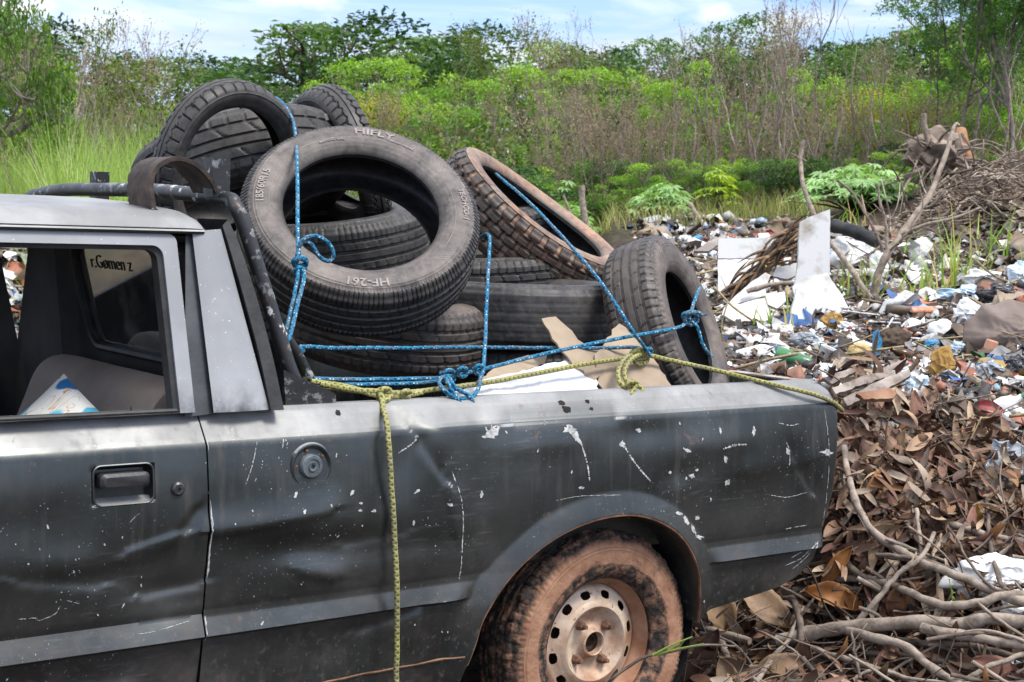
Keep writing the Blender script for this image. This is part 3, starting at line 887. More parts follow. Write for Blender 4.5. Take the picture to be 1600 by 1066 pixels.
for k in range(110):
    px, py = random.uniform(0, 1305), random.uniform(640, 990)
    if n2(px*0.006, py*0.008, 3.3) < -0.02: continue
    p = tp(px, py)
    if in_arch(np.array([p[0]]), np.array([p[2]]))[0] or p[2] < 0.3 or p[0] > 0.77: continue
    s_ = random.uniform(0.5, 1.7)
    blob(px, py, s_, s_*random.uniform(0.7, 2.6), random.uniform(-0.6, 0.6), 0.4, 7)
part('paint_splashes', mb, WHITEP, smooth=False)
# holes in the rail
mb = MB()
for px, py, r_ in ((540, 648, 4), (889, 632, 4), (893, 641, 5), (930, 629, 3), (931, 640, 2.4)):
    blob(px, py, r_*1.2, r_, 0, 0.3)
part('rail_hole', mb, mk('rusted_hole', (0.006, 0.005, 0.005), (0.02, 0.012, 0.01), 30, 0.9, 0.0), bedside, smooth=False)

# rear wheel
wheel = empty('wheel', None, None); wheel.parent = truck
hub = tp(936, 1001, 0.070)
WC = np.array([hub[0]-0.018, 0.055, hub[2]-0.004])       # centre of the outer rim plane
def mud_tyre():
    t = NT('mud_caked_tyre', 0.9, 0.2)
    x, y, z = t.sep(t.tc.outputs['Object'])
    r = t.math('SQRT', t.math('ADD', t.math('MULTIPLY', x, x), t.math('MULTIPLY', z, z)))
    nn = t.noise(16, 8, 0.7)
    r2_ = t.math('ADD', r, t.math('MULTIPLY', t.math('SUBTRACT', nn, 0.5), 0.035))
    m = t.math('MULTIPLY', t.ramp(r2_, 0.204, 0.212), t.ramp(r2_, 0.272, 0.256), True)
    big = t.ramp(t.noise(7, 5, 0.6), 0.27, 0.40)
    m = t.math('MULTIPLY', m, big)
    m = t.math('MAXIMUM', m, t.math('MULTIPLY', t.ramp(t.noise(34, 7, 0.7), 0.47, 0.62), 0.75))
    mud = t.mix(t.ramp(t.noise(22, 6, 0.6), 0.35, 0.65), (0.25, 0.125, 0.075), (0.40, 0.225, 0.14))
    rub = t.mix(t.ramp(t.noise(60, 6, 0.7), 0.4, 0.65), (0.016, 0.015, 0.014), (0.075, 0.06, 0.05))
    t.set('Base Color', t.mix(m, rub, mud))
    t.bump(t.math('ADD', t.math('MULTIPLY', m, 0.6), t.noise(70, 6, 0.7)), 0.7, 0.006)
    return t.m
def tyre_profile(R, W, rb, th=0.012, groove=0.006, flat=0.72):
    """closed section (radius, lateral); the outer skin first"""
    h = W/2
    dr = R-rb
    out = [(rb, 0.74*h), (rb+0.05*dr, 0.80*h), (rb+0.18*dr, 0.92*h), (rb+0.36*dr, 0.99*h), (rb+0.55*dr, 1.0*h), (rb+0.72*dr, 0.965*h), (rb+0.86*dr, 0.89*h), (R-0.035*dr-0.004, flat*h+0.06*h), (R-0.002, flat*h)]
    out = catmull(out, 5)
    tr = []
    gs = (0.46*h, 0.14*h)
    yv = np.linspace(flat*h, -flat*h, 44)[1:-1]
    for v in yv:
        d = min(abs(abs(v)-g) for g in gs)
        tr.append((R+0.004*(1-(v/(flat*h))**2)-(groove if d < 0.0042 else 0), v))
    o2 = [(a, -b) for a, b in out[::-1]]
    inn_ = catmull([(rb, -0.62*h), (rb+0.2*dr, -0.80*h), (rb+0.55*dr, -0.88*h), (R-th-0.012, -0.66*h), (R-th, 0), (R-th-0.012, 0.66*h), (rb+0.55*dr, 0.88*h), (rb+0.2*dr, 0.80*h), (rb, 0.62*h)], 4)
    P = np.vstack([out, np.array(tr), o2, inn_])
    return P, len(out), len(tr)
def tyre_mesh(name, R, W, rb, style='car', N=420, pitch=0.021, sdepth=0.004, ridges=True, warp=None, groove=0.006):
    if style == 'moto':
        h = W/2; dr = R-rb
        out = catmull([(rb, 0.55*h), (rb+0.12*dr, 0.72*h), (rb+0.40*dr, 0.95*h), (rb+0.62*dr, 1.0*h), (rb+0.80*dr, 0.90*h), (R-0.07*dr, 0.62*h)], 5)
        tr = [(R+0.0-(0.07*dr)*(abs(v)/(0.62*h))**2, v) for v in np.linspace(0.62*h, -0.62*h, 32)[1:-1]]
        inn_ = catmull([(rb, -0.45*h), (rb+0.3*dr, -0.78*h), (rb+0.7*dr, -0.72*h), (R-0.014, 0), (rb+0.7*dr, 0.72*h), (rb+0.3*dr, 0.78*h), (rb, 0.45*h)], 4)
        P = np.vstack([out, np.array(tr), [(a, -b) for a, b in out[::-1]], inn_]); no, nt = len(out), len(tr)
    else:
        P, no, nt = tyre_profile(R, W, rb, groove=groove)
    J = len(P)
    th = np.linspace(0, 2*pi, N, endpoint=False)
    r = np.broadcast_to(P[:, 0], (N, J)).copy(); lat = np.broadcast_to(P[:, 1], (N, J)).copy()
    j = np.arange(J)
    outer = j < 2*no+nt
    s = np.abs(P[:, 1])/(W/2)
    k = np.round(2*pi*R/pitch); ph = (th*k/(2*pi)) % 1.0
    PH = np.broadcast_to(ph[:, None], (N, J))
    on_tread = (P[:, 0] > R-0.05*(R-rb)-0.012) & outer
    if style == 'car':
        sh = on_tread & (s > 0.50)
        cut = (PH < 0.22) & sh[None, :]
        r = r-np.where(cut, sdepth, 0)
        mid = on_tread & (s < 0.42) & (s > 0.18)
        PH2 = ((PH*0.5+np.floor(th*k/(2*pi))[:, None] % 2*0.5)+P[None, :, 1]*9) % 1.0
        r = r-np.where((PH2 < 0.10) & mid[None, :], sdepth*0.8, 0)
    elif style == 'moto':
        z_ = np.abs(((th*k/(2*pi)) % 1.0)*2-1)
        lim = 0.30+0.22*z_
        edge = np.abs(s[None, :]-lim[:, None]) < 0.045
        r = r-np.where(edge & on_tread[None, :], 0.005, 0)
        r = r-np.where(((PH < 0.12) & (s[None, :] > 0.35)) & on_tread[None, :], 0.006, 0)
        r = r-np.where((s[None, :] < 0.06) & on_tread[None, :], 0.004, 0)
    elif style == 'knob':
        row = np.floor((P[:, 1]/(W/2)+1)*2.6).astype(int)
        ph3 = (PH+0.5*(row % 2)[None, :]) % 1.0
        fr_ = ((P[:, 1]/(W/2)+1)*2.6) % 1.0
        block = (ph3 > 0.30) & (fr_ > 0.16)[None, :]
        band = outer & (P[:, 0] > R-0.20*(R-rb))
        r = r-np.where(band[None, :] & ~block, 0.010, 0)
    if ridges:
        side = outer & ~on_tread
        q = (P[:, 0]-rb)/(R-rb)
        rg = sum(np.exp(-((q-c)/0.012)**2) for c in (0.16, 0.24, 0.66, 0.72))*0.0016
        lat = lat+np.where(side, np.sign(P[:, 1])*rg, 0)[None, :]
        fine = (q > 0.74) & side & (style == 'car')
        ff = ((th*k*1.5/(2*pi)) % 1.0 < 0.35)
        lat = lat-np.where(fine[None, :] & ff[:, None], np.sign(P[:, 1])[None, :]*0.0022, 0)
    X = r*np.cos(th)[:, None]; Y = r*np.sin(th)[:, None]
    V = np.stack([X, Y, lat], -1)
    if warp is not None: V = warp(V)
    a = np.arange(N)[:, None]; b = np.arange(J)[None, :]
    F = np.stack([a*J+b, ((a+1) % N)*J+b, ((a+1) % N)*J+(b+1) % J, a*J+(b+1) % J], -1).reshape(-1, 4)
    me = fast_mesh(name, V.reshape(-1, 3), F, smooth=True)
    at_ = me.attributes.new('zone', 'FLOAT', 'POINT')                # 0 = inner or tread face, 1 = sidewall
    zone = np.where(outer & ~on_tread, np.clip((P[:, 0]-rb)/(R-rb), 0.02, 1), np.where(on_tread, 2.0, -1.0))
    zone = np.broadcast_to(zone, (N, J)).copy()
    if style == 'knob': zone = np.where(band[None, :], np.where(block, 2.0, 1.0), zone)
    at_.data.foreach_set('value', zone.astype(np.float32).ravel())
    me.set_sharp_from_angle(angle=radians(38))
    return me
def muddy(V):
    out = V.copy()
    N, J, _ = V.shape
    for i in range(N):
        for jj in range(0, J):
            x_, y_, l_ = V[i, jj]
            rr_ = sqrt(x_*x_+y_*y_)
            if rr_ > 0.262 and l_ > -0.02:
                k_ = 1+0.030*max(0, n2(x_*26, y_*26, l_*26))+0.014*n2(x_*70, y_*70, l_*70)
                out[i, jj, 0] *= k_; out[i, jj, 1] *= k_
    return out
me = tyre_mesh('tyre', 0.284, 0.175, 0.168, 'car', 360, 0.024, 0.0028, True, muddy)
# turn so that the tyre axis (local z) points to -y
me.transform(Matrix.Rotation(pi/2, 4, 'X'))
ty = link('tyre', me, mud_tyre(), wheel); ty.location = (WC[0], WC[1]+0.055, WC[2])
def rim_mat():
    t = NT('dusty_beige_steel_rim', 0.55, 0.4, 0.15)
    c = t.mix(t.ramp(t.noise(9, 7, 0.65), 0.36, 0.62), (0.30, 0.155, 0.085), (0.60, 0.49, 0.37))
    c = t.mix(t.math('MULTIPLY', t.ramp(t.noise(70, 4, 0.6), 0.64, 0.68), 0.9), c, (0.07, 0.04, 0.03))
    t.set('Base Color', c); t.bump(t.noise(40, 5), 0.2, 0.004); return t.m
RIM = rim_mat()
DUSTRIM = mk('red_dust_rim_barrel', (0.28, 0.13, 0.07), (0.44, 0.255, 0.155), 14, 0.8, 0.3, 60)
mb = MB()
lathe_y(mb, WC, [(0.168, 0.030), (0.174, 0.012), (0.180, -0.004), (0.182, -0.012), (0.176, -0.014), (0.170, -0.006), (0.166, 0.008), (0.160, 0.022), (0.150, 0.030), (0.146, 0.040), (0.146, 0.052)], 96)
part('rim_barrel', mb, DUSTRIM, wheel)
# disc with windows
mb = MB()
N_, nh = 720, 12
prof_d = [(0.147, 0.045), (0.143, 0.034)]+[(r_, float(np.interp(r_, [0.112, 0.120, 0.128, 0.137], [0.017, 0.022, 0.026, 0.029]))) for r_ in np.linspace(0.137, 0.111, 20)]+[ (0.106, 0.013), (0.100, 0.009), (0.094, 0.007), (0.088, 0.011), (0.080, 0.020), (0.070, 0.027), (0.058, 0.031), (0.046, 0.030), (0.040, 0.026), (0.036, 0.018), (0.034, 0.012), (0.030, 0.010), (0.027, 0.013), (0.026, 0.030)]
a = np.linspace(0, 2*pi, N_, endpoint=False)
rr_ = np.array([p[0] for p in prof_d]); yy_ = np.array([p[1] for p in prof_d])
V = np.stack([WC[0]+rr_[None, :]*np.cos(a)[:, None], WC[1]+np.broadcast_to(yy_, (N_, len(rr_))), WC[2]+rr_[None, :]*np.sin(a)[:, None]], -1)
F = []
for i in range(N_):
    w_ = ((a[i]+0.5*2*pi/N_)*nh/(2*pi)+0.12) % 1.0
    for jj in range(len(rr_)-1):
        rm = 0.5*(rr_[jj]+rr_[jj+1])
        if 0.112 < rm < 0.136 and (abs(w_-0.5)/0.215)**3.2+(abs(rm-0.1235)/0.0092)**3.2 < 1: continue
        F.append((i*len(rr_)+jj, ((i+1) % N_)*len(rr_)+jj, ((i+1) % N_)*len(rr_)+jj+1, i*len(rr_)+jj+1))
mb.add(V.reshape(-1, 3), F)
part('rim_disc', mb, RIM, wheel)
mb = MB(); lathe_y(mb, WC, [(0.0, 0.045), (0.012, 0.043), (0.016, 0.032), (0.025, 0.032), (0.028, 0.05)], 24); lathe_y(mb, WC, [(0.0, 0.075), (0.15, 0.075), (0.16, 0.06)], 40)
part('brake_drum', mb, mk('greasy_rust', (0.02, 0.012, 0.009), (0.07, 0.038, 0.024), 40, 0.9, 0.6, 120), wheel)
for k in range(4):
    t_ = radians(38)+k*pi/2
    c = (WC[0]+0.060*cos(t_), WC[1], WC[2]+0.060*sin(t_))
    mb = MB(); lathe_y(mb, c, [(0.0, -0.002), (0.0055, -0.001), (0.006, 0.010), (0.0105, 0.012), (0.0118, 0.020), (0.0135, 0.034)], 6)
    part('lug_nut', mb, RUST, wheel, angle=20)

# pipe rack behind the cab
def rk(px, py, Y): return tp(px, py, Y)
hoop = [rk(437, 560, 0.10)+[0.045, 0, -0.02], rk(425, 520, 0.11), rk(404, 430, 0.12), rk(381, 350, 0.14), rk(364, 318, 0.15)]
top0 = rk(348, 309, 0.19)
hoop = [tp(476, 628, 0.085), tp(452, 575, 0.09), tp(425, 490, 0.105), tp(400, 410, 0.12), tp(379, 345, 0.135), tp(366, 322, 0.15), tp(350, 310, 0.20)]
HX, HZ = hoop[-1][0], hoop[-1][2]
hoop += [np.array([HX-0.02, 0.5, HZ+0.014]), np.array([HX-0.025, 0.8, HZ+0.016]), np.array([HX-0.02, 1.1, HZ+0.014]), np.array([HX, 1.38, HZ-0.004]), np.array([HX+0.015, 1.46, HZ-0.05])]
last = hoop[-1]
hoop += [np.array([HX+0.06, 1.47, 1.1]), np.array([HX+0.16, 1.5, 0.89])]
mb = MB(); mb.tube(catmull(hoop, 8), 0.0165, 14)
rack = part('pipe_rack', mb, PIPE)
mb = MB(); mb.tube(catmull([tp(440, 520, 0.12), tp(462, 552, 0.14), tp(482, 590, 0.16), tp(496, 618, 0.175)], 6), 0.014, 12)
part('rack_strut', mb, PIPE, rack)
mb = MB()
q = [tp(443, 578, 0.06), tp(466, 588, 0.06), tp(524, 615, 0.06), tp(526, 634, 0.06), tp(447, 639, 0.06)]
mb.slab(q, (0, 1, 0), 0.012)
part('rack_foot', mb, PIPE, rack, smooth=False)
def bracket(px0, px1, py0, py1, Y, hole=False):
    mb = MB()
    b0_, b1_, t0_ = tp(px0, py1, Y), tp(px1, py1, Y), tp(px0, py0, Y)
    w_, h_ = b1_[0]-b0_[0], t0_[2]-b0_[2]
    c = (b0_+b1_)/2
    mb.box((c[0], Y, b0_[2]+h_/2), (w_, 0.006, h_)); mb.box((c[0]-w_/2+0.003, Y+0.023, b0_[2]+h_/2), (0.006, 0.040, h_)); mb.box((c[0]+w_/2-0.003, Y+0.023, b0_[2]+h_/2), (0.006, 0.040, h_))
    o = part('rack_bracket', mb, PIPE, rack, smooth=False)
    return o
bracket(331, 358, 245, 308, 0.20)
bracket(149, 170, 268, 312, 1.37)
# ------------------------------------------------------------------ terrain
FWD = np.array([cos(YAW), sin(YAW)])
RGT = np.array([sin(YAW), -cos(YAW)])
def terrain(x, y):
    x = np.asarray(x, float); y = np.asarray(y, float)
    dx, dy = x-CAM[0], y-CAM[1]
    w = dx*FWD[0]+dy*FWD[1]; s = dx*RGT[0]+dy*RGT[1]
    zl = np.interp(w, [0, 6, 9, 12, 16, 22, 30, 45, 80, 200], [0, 0, 0.15, 0.40, 0.70, 1.05, 1.45, 1.9, 2.6, 3.0])
    zr = np.interp(w, [0, 3.4, 3.75, 4.1, 4.5, 4.85, 5.25, 7.5, 10, 14, 18, 30, 45, 80, 200], [0, 0.0, 0.06, 0.16, 0.33, 0.50, 0.66, 0.66, 0.76, 1.06, 1.2, 1.5, 1.9, 2.6, 3.0])
    hump = 0.80*np.exp(-((w-11.6)/2.6)**2-((s-4.5)/1.5)**2)+0.25*np.exp(-((w-9.0)/2.2)**2-((s-3.4)/0.9)**2)+0.10*np.exp(-((w-7.5)/1.6)**2-((s-2.6)/0.8)**2)
    rubble = 0.66*np.exp(-((w-10.5)/1.1)**2-((s+3.4)/0.45)**2)
    m = sstep(0.0, 0.5, x-0.86-np.maximum(0, y-1.5)*0.85)
    z = zl+(zr-zl)*m+hump*m+rubble
    behind = sstep(0, 0.6, y+1.2)
    z = np.where(y < -0.4, z*sstep(-2.6, -0.4, y), z)
    return z
def bumpy(x, y, amp=1.0):
    f = np.vectorize(lambda a, b: 0.045*n2(a*1.7, b*1.7, 1.0)+0.022*n2(a*5, b*5, 7.0)+0.008*n2(a*14, b*14, 3.0))
    return f(x, y)*amp
def tz(x, y):
    return float(terrain(x, y)+bumpy(x, y))
def ground_pt(px, py, lo=2.5, hi=60.0):
    """where the view ray of a pixel of the photograph meets the ground"""
    d = ray(px, py); Z = lo
    while Z < hi:
        p = CAM+Z*d
        if p[2] < terrain(p[0], p[1]): break
        Z *= 1.01
    a, b = Z/1.01, Z
    for _ in range(20):
        m = (a+b)/2; p = CAM+m*d
        if p[2] < terrain(p[0], p[1]): b = m
        else: a = m
    return CAM+b*d, b
# grid fine near, coarse far: radii from the camera, full circle
wr = np.concatenate([np.linspace(0.3, 3.2, 20), np.linspace(3.3, 9, 110), np.linspace(9.2, 24, 70), np.linspace(25, 80, 30), [100, 140, 200, 320, 600, 1200]])
fine = np.linspace(-0.55, 0.55, 200)
an = np.concatenate([fine, np.linspace(0.55, 2*pi-0.55, 60)[1:-1]])
G = []
for a_ in an:
    dx = cos(YAW-a_); dy = sin(YAW-a_)
    X = CAM[0]+wr*dx; Y = CAM[1]+wr*dy
    G.append(np.stack([X, Y, terrain(X, Y)+bumpy(X, Y)*np.where(wr < 40, 1, 0)], -1))
mb = MB(); mb.grid(np.array(G), closed_u=True, flip=True)
def ground_mat():
    t = NT('dirt_ground', 0.95, 0.2)
    co = t.tc.outputs['Object']
    c = t.mix(t.ramp(t.noise(1.3, 8, 0.65), 0.38, 0.62), (0.060, 0.042, 0.030), (0.115, 0.080, 0.055))
    c = t.mix(t.ramp(t.noise(14.0, 6, 0.7), 0.44, 0.60), c, (0.026, 0.021, 0.018))
    g = t.ramp(t.noise(0.45, 6, 0.6), 0.42, 0.6)
    far = t.ramp(t.sep(co)[1], 5.5, 9.0)
    c = t.mix(t.math('MULTIPLY', g, far), c, (0.05, 0.07, 0.022))
    t.set('Base Color', c); t.bump(t.noise(30, 8, 0.7), 0.8, 0.03); return t.m
ground = mb.obj('ground', ground_mat(), None, True, 180)
ground['kind'] = 'structure'

# ------------------------------------------------------------------ tyres of the load
def tyre_mat(name, dust_c, dust_amt, tread_amt=0.25, dust2=None, rough=0.72):
    """black rubber with dust settled on it; the zone attribute tells sidewall from tread"""
    t = NT(name, rough, 0.35)
    co = t.coord('Object', rand=True)
    z = t.n.new('ShaderNodeAttribute'); z.attribute_name = 'zone'
    zf = z.outputs['Fac']
    side = t.math('MULTIPLY', t.ramp(zf, 0.0, 0.12), t.ramp(zf, 1.6, 1.0), True)
    tread = t.ramp(zf, 1.5, 2.0)
    n1 = t.ramp(t.noise(6, 7, 0.65, co), 0.32, 0.62)
    n2_ = t.ramp(t.noise(45, 6, 0.7, co), 0.35, 0.7)
    rub = t.mix(n2_, (0.013, 0.013, 0.0135), (0.045, 0.044, 0.043))
    amt = t.math('ADD', t.math('MULTIPLY', side, dust_amt), t.math('MULTIPLY', tread, tread_amt), True)
    amt = t.math('MULTIPLY', amt, t.math('ADD', t.math('MULTIPLY', n1, 0.65), t.math('MULTIPLY', n2_, 0.45)), True)
    dc = t.mix(t.ramp(t.noise(11, 5, 0.6, co), 0.35, 0.65), dust_c, dust2 or tuple(v*0.62 for v in dust_c))
    c = t.mix(amt, rub, dc)
    t.set('Base Color', c)
    t.set('Roughness', t.math('ADD', t.ramp(t.noise(14, 5, 0.6, co), 0.3, 0.7, 0.33, 0.58), t.math('MULTIPLY', amt, 0.3), True))
    t.bump(t.noise(120, 5, 0.7, co), 0.25, 0.002)
    return t.m
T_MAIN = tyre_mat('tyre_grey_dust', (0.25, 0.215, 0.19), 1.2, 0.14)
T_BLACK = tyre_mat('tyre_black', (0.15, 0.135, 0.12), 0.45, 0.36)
T_DUST = tyre_mat('tyre_brown_dust', (0.22, 0.175, 0.145), 0.9, 0.45)
T_RED = tyre_mat('tyre_red_mud', (0.42, 0.235, 0.15), 1.15, 0.22, (0.36, 0.27, 0.2))

def tyre_matrix(px, py, Z, W, alpha, phi, roll=0.0):
    """pose of a tyre whose visible face is centred on a pixel, Z metres off; alpha: angle between its axis and the
    line of sight, phi: the way the axis leans in the picture"""
    d = ray(px, py); P = CAM+Z*d
    v = -d/np.linalg.norm(d)
    r_ = CR-v*(CR@v); r_ /= np.linalg.norm(r_)
    u_ = np.cross(v, r_)
    a, f_ = radians(alpha), radians(phi)
    ax = cos(a)*v+sin(a)*(cos(f_)*r_+sin(f_)*u_)
    xx = r_-ax*(r_@ax); xx /= np.linalg.norm(xx)
    yy = np.cross(ax, xx)
    c = P-ax*W*0.42
    R3 = np.column_stack([xx, yy, ax])
    M = Matrix.Identity(4)
    for i in range(3):
        for j in range(3): M[i][j] = R3[i, j]
        M[i][3] = c[i]
    return M @ Matrix.Rotation(radians(roll), 4, 'Z')
GT = 'tyres piled in the bed'
def car_tyre(name, mesh, mat, M, label):
    o = bpy.data.objects.new(name, mesh); COL.objects.link(o)
    if len(mesh.materials) == 0: mesh.materials.append(None)
    o.material_slots[0].link = 'OBJECT'; o.material_slots[0].material = mat
    o.matrix_world = M
    return tag(o, label, 'tyre', GT)
m185 = tyre_mesh('tyre', 0.302, 0.185, 0.197, 'car', 640, 0.0125, 0.0035)
m165 = tyre_mesh('tyre', 0.278, 0.168, 0.168, 'car', 420, 0.026, 0.004)
m180 = tyre_mesh('tyre', 0.290, 0.190, 0.172, 'car', 420, 0.026, 0.004)
m195 = tyre_mesh('tyre', 0.295, 0.19, 0.182, 'car', 420, 0.018, 0.003)
mwide = tyre_mesh('tyre', 0.310, 0.215, 0.195, 'car', 360, 0.048, 0.005)
def bald_tyre(): return tyre_mesh('tyre', 0.300, 0.180, 0.185, 'car', 360, 0.034, 0.0012, groove=0.0008)
mbald = bald_tyre()

ta = car_tyre('car_tyre', m185, T_MAIN, tyre_matrix(566, 325, 3.85, 0.185, 43.5, 80), 'grey dusty car tyre leaning at the top of the pile, face on, with raised lettering')
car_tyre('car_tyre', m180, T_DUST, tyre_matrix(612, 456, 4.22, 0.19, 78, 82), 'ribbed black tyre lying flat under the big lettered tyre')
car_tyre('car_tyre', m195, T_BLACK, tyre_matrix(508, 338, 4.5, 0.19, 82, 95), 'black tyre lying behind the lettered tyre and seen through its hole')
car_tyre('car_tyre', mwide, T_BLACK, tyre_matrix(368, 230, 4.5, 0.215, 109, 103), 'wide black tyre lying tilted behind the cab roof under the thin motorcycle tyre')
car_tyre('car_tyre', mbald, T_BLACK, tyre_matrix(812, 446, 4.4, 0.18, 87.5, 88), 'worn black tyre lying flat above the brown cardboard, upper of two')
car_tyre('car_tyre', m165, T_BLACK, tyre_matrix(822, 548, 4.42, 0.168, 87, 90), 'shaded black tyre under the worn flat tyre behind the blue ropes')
car_tyre('car_tyre', m165, T_BLACK, tyre_matrix(765, 400, 4.78, 0.168, 85, 92), 'dark tyre lying between the lettered tyre and the knobbly motorcycle tyre')
car_tyre('car_tyre', m165, T_DUST, tyre_matrix(1080, 512, 4.28, 0.168, 75, 19), 'worn brown-edged tyre standing on end at the tailgate with blue rope tied round it')
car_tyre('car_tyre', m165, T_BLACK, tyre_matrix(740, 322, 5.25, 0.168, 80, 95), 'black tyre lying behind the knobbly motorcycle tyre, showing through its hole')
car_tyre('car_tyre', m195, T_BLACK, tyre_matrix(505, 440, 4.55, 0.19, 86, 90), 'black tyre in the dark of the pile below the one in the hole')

# raised lettering of the big tyre, bent round its sidewall
def bend_text(body, size, r_mid, ang, flip=False, gap=1.0, z=0.0):
    V, F = text_mesh(body, size, 0.0006, 2, 0.022)
    rr_ = r_mid+(V[:, 1] if not flip else -V[:, 1])
    th_ = radians(ang)+(-(V[:, 0])*gap/r_mid if not flip else V[:, 0]*gap/r_mid)
    q = (rr_-0.197)/(0.302-0.197)
    lat = np.interp(q, [0, 0.05, 0.18, 0.36, 0.55, 0.72, 0.86, 1], np.array([0.74, 0.80, 0.92, 0.99, 1.0, 0.965, 0.89, 0.75])*0.0925)
    return np.column_stack([rr_*np.cos(th_), rr_*np.sin(th_), lat+0.0024+V[:, 2]]), F
LET = mk('rubbed_tyre_lettering', (0.30, 0.275, 0.25), (0.22, 0.19, 0.17), 60, 0.8, 0.2, 100)
LET2 = mk('faint_tyre_lettering', (0.30, 0.27, 0.25), (0.22, 0.19, 0.17), 60, 0.8, 0.2, 100)
for body, size, rm, ang, mt, gap in (('185/60R15', 0.027, 0.255, 172, LET, 1.0), ('TECHCO-1', 0.021, 0.262, 6, LET, 1.08), ('HIFLY', 0.032, 0.256, 83, LET2, 1.3), ('HF-261', 0.032, 0.256, -88, LET, 1.12), ('TUBELESS RADIAL', 0.009, 0.243, 66, LET2, 1.1), ('MAX LOAD 560kg', 0.008, 0.231, 110, LET2, 1.1)):
    V, Fq = bend_text(body, size, rm, ang, False, gap)
    mb = MB(); mb.add(V, Fq); mb.obj('lettering', mt, ta, False)
mb = MB()
def arc_rib(a0, a1, r_):
    t = np.radians(np.linspace(a0, a1, 30))
    q = (r_-0.197)/0.105
    lat = np.interp(q, [0, 0.05, 0.18, 0.36, 0.55, 0.72, 0.86, 1], np.array([0.74, 0.80, 0.92, 0.99, 1.0, 0.965, 0.89, 0.75])*0.0925)
    mb.tube(np.column_stack([r_*np.cos(t), r_*np.sin(t), np.full(30, lat)]), 0.0008, 4)
def chev(a_c):
    for k in range(6):
        for sgn in (-1, 1):
            pts = []
            for t in np.linspace(0, 1, 8):
                r_ = 0.240+0.040*t if sgn > 0 else 0.240+0.040*t
                aa = radians(a_c+(k-2.5)*2.2+ (8*t))
                lat = np.interp((r_-0.197)/0.105, [0, 0.05, 0.18, 0.36, 0.55, 0.72, 0.86, 1], np.array([0.74, 0.80, 0.92, 0.99, 1.0, 0.965, 0.89, 0.75])*0.0925)
                pts.append((r_*cos(aa), r_*sin(aa), lat))
            mb.tube(np.array(pts), 0.0008, 4)
chev(140); chev(38); chev(-38)
arc_rib(50, 130, 0.238); arc_rib(-30, 50, 0.236); arc_rib(150, 210, 0.232)
mb.obj('sidewall_ribs', LET2, ta, True)

def squash(sx, sy, bend=0.0, twist=0.0):
    def f(V):
        V = V.copy()
        r = np.hypot(V[..., 0], V[..., 1]); a = np.arctan2(V[..., 1], V[..., 0])
        V[..., 2] = V[..., 2]+bend*np.cos(2*a)*r+twist*np.sin(a)*r
        V[..., 0] *= sx; V[..., 1] *= sy
        return V
    return f
mm = tyre_mesh('motorcycle_tyre', 0.225, 0.088, 0.162, 'moto', 360, 0.034, warp=squash(1.0, 1.08, 0.05))
o = car_tyre('motorcycle_tyre', mm, T_BLACK, tyre_matrix(366, 272, 4.05, 0.08, 40, -28, 0), 'thin motorcycle tyre standing on top of the pile above the cab roof')
mm2 = tyre_mesh('motorcycle_tyre', 0.225, 0.10, 0.150, 'moto', 360, 0.030, warp=squash(1.0, 1.0, 0.10))
car_tyre('motorcycle_tyre', mm2, T_BLACK, tyre_matrix(512, 258, 4.55, 0.09, 63, 205, 30), 'thin dark motorcycle tyre at the top of the pile behind the lettered tyre')
mk_ = tyre_mesh('motorcycle_tyre', 0.325, 0.172, 0.235, 'knob', 420, 0.055, warp=squash(1.0, 1.0, 0.03))
car_tyre('motorcycle_tyre', mk_, T_RED, tyre_matrix(840, 338, 4.85, 0.12, 80.5, 53, 0), 'knobbly motorcycle tyre caked with red mud lying across the pile')
for o_ in list(COL.objects):
    if o_.name.startswith('motorcycle_tyre'): o_['category'] = 'motorcycle tyre'; o_['group'] = 'motorcycle tyres on the pile'

# bent strip of tyre rubber over the rack
mb = MB()
P = catmull([tp(241, 325, 0.16), tp(237, 296, 0.16), tp(240, 272, 0.16), tp(256, 254, 0.16), tp(281, 248, 0.16), tp(308, 258, 0.17), tp(330, 280, 0.18), tp(340, 300, 0.19)], 8)
T = np.gradient(P, axis=0); T /= np.linalg.norm(T, axis=1)[:, None]
Nn = np.cross(T, [0, 1, 0])
rows = []
for i in range(len(P)):
    wv = 0.115+0.012*n2(i*0.5, 2)
    k = Nn[i]*0.0045
    e = np.array([0, 1, 0])
    rows.append([P[i]-k, P[i]-k+e*wv*0.5+Nn[i]*0.003, P[i]-k+e*wv, P[i]+k+e*wv, P[i]+k, P[i]-k])
G = np.array([[tw(p) for p in r_] for r_ in rows])
mb.grid(G)
for k in range(9):
    b_ = P[0]+[random.uniform(-0.002, 0.004), random.uniform(0.0, 0.09), 0]
    mb.tube(np.array([tw(b_), tw(b_+[random.uniform(0, 0.03), random.uniform(-0.02, 0.02), -0.012]), tw(b_+[random.uniform(0.0, 0.06), random.uniform(-0.03, 0.02), -0.02+random.uniform(-0.01, 0.01)])]), [0.002, 0.0014, 0.0005], 4)
tag(mb.obj('rubber_strip', mk('cracked_brown_rubber', (0.028, 0.021, 0.018), (0.085, 0.06, 0.048), 22, 0.8, 0.5, 90)), 'torn brown strip of tyre rubber arched over the pipe rack on the cab roof', 'rubber strip')

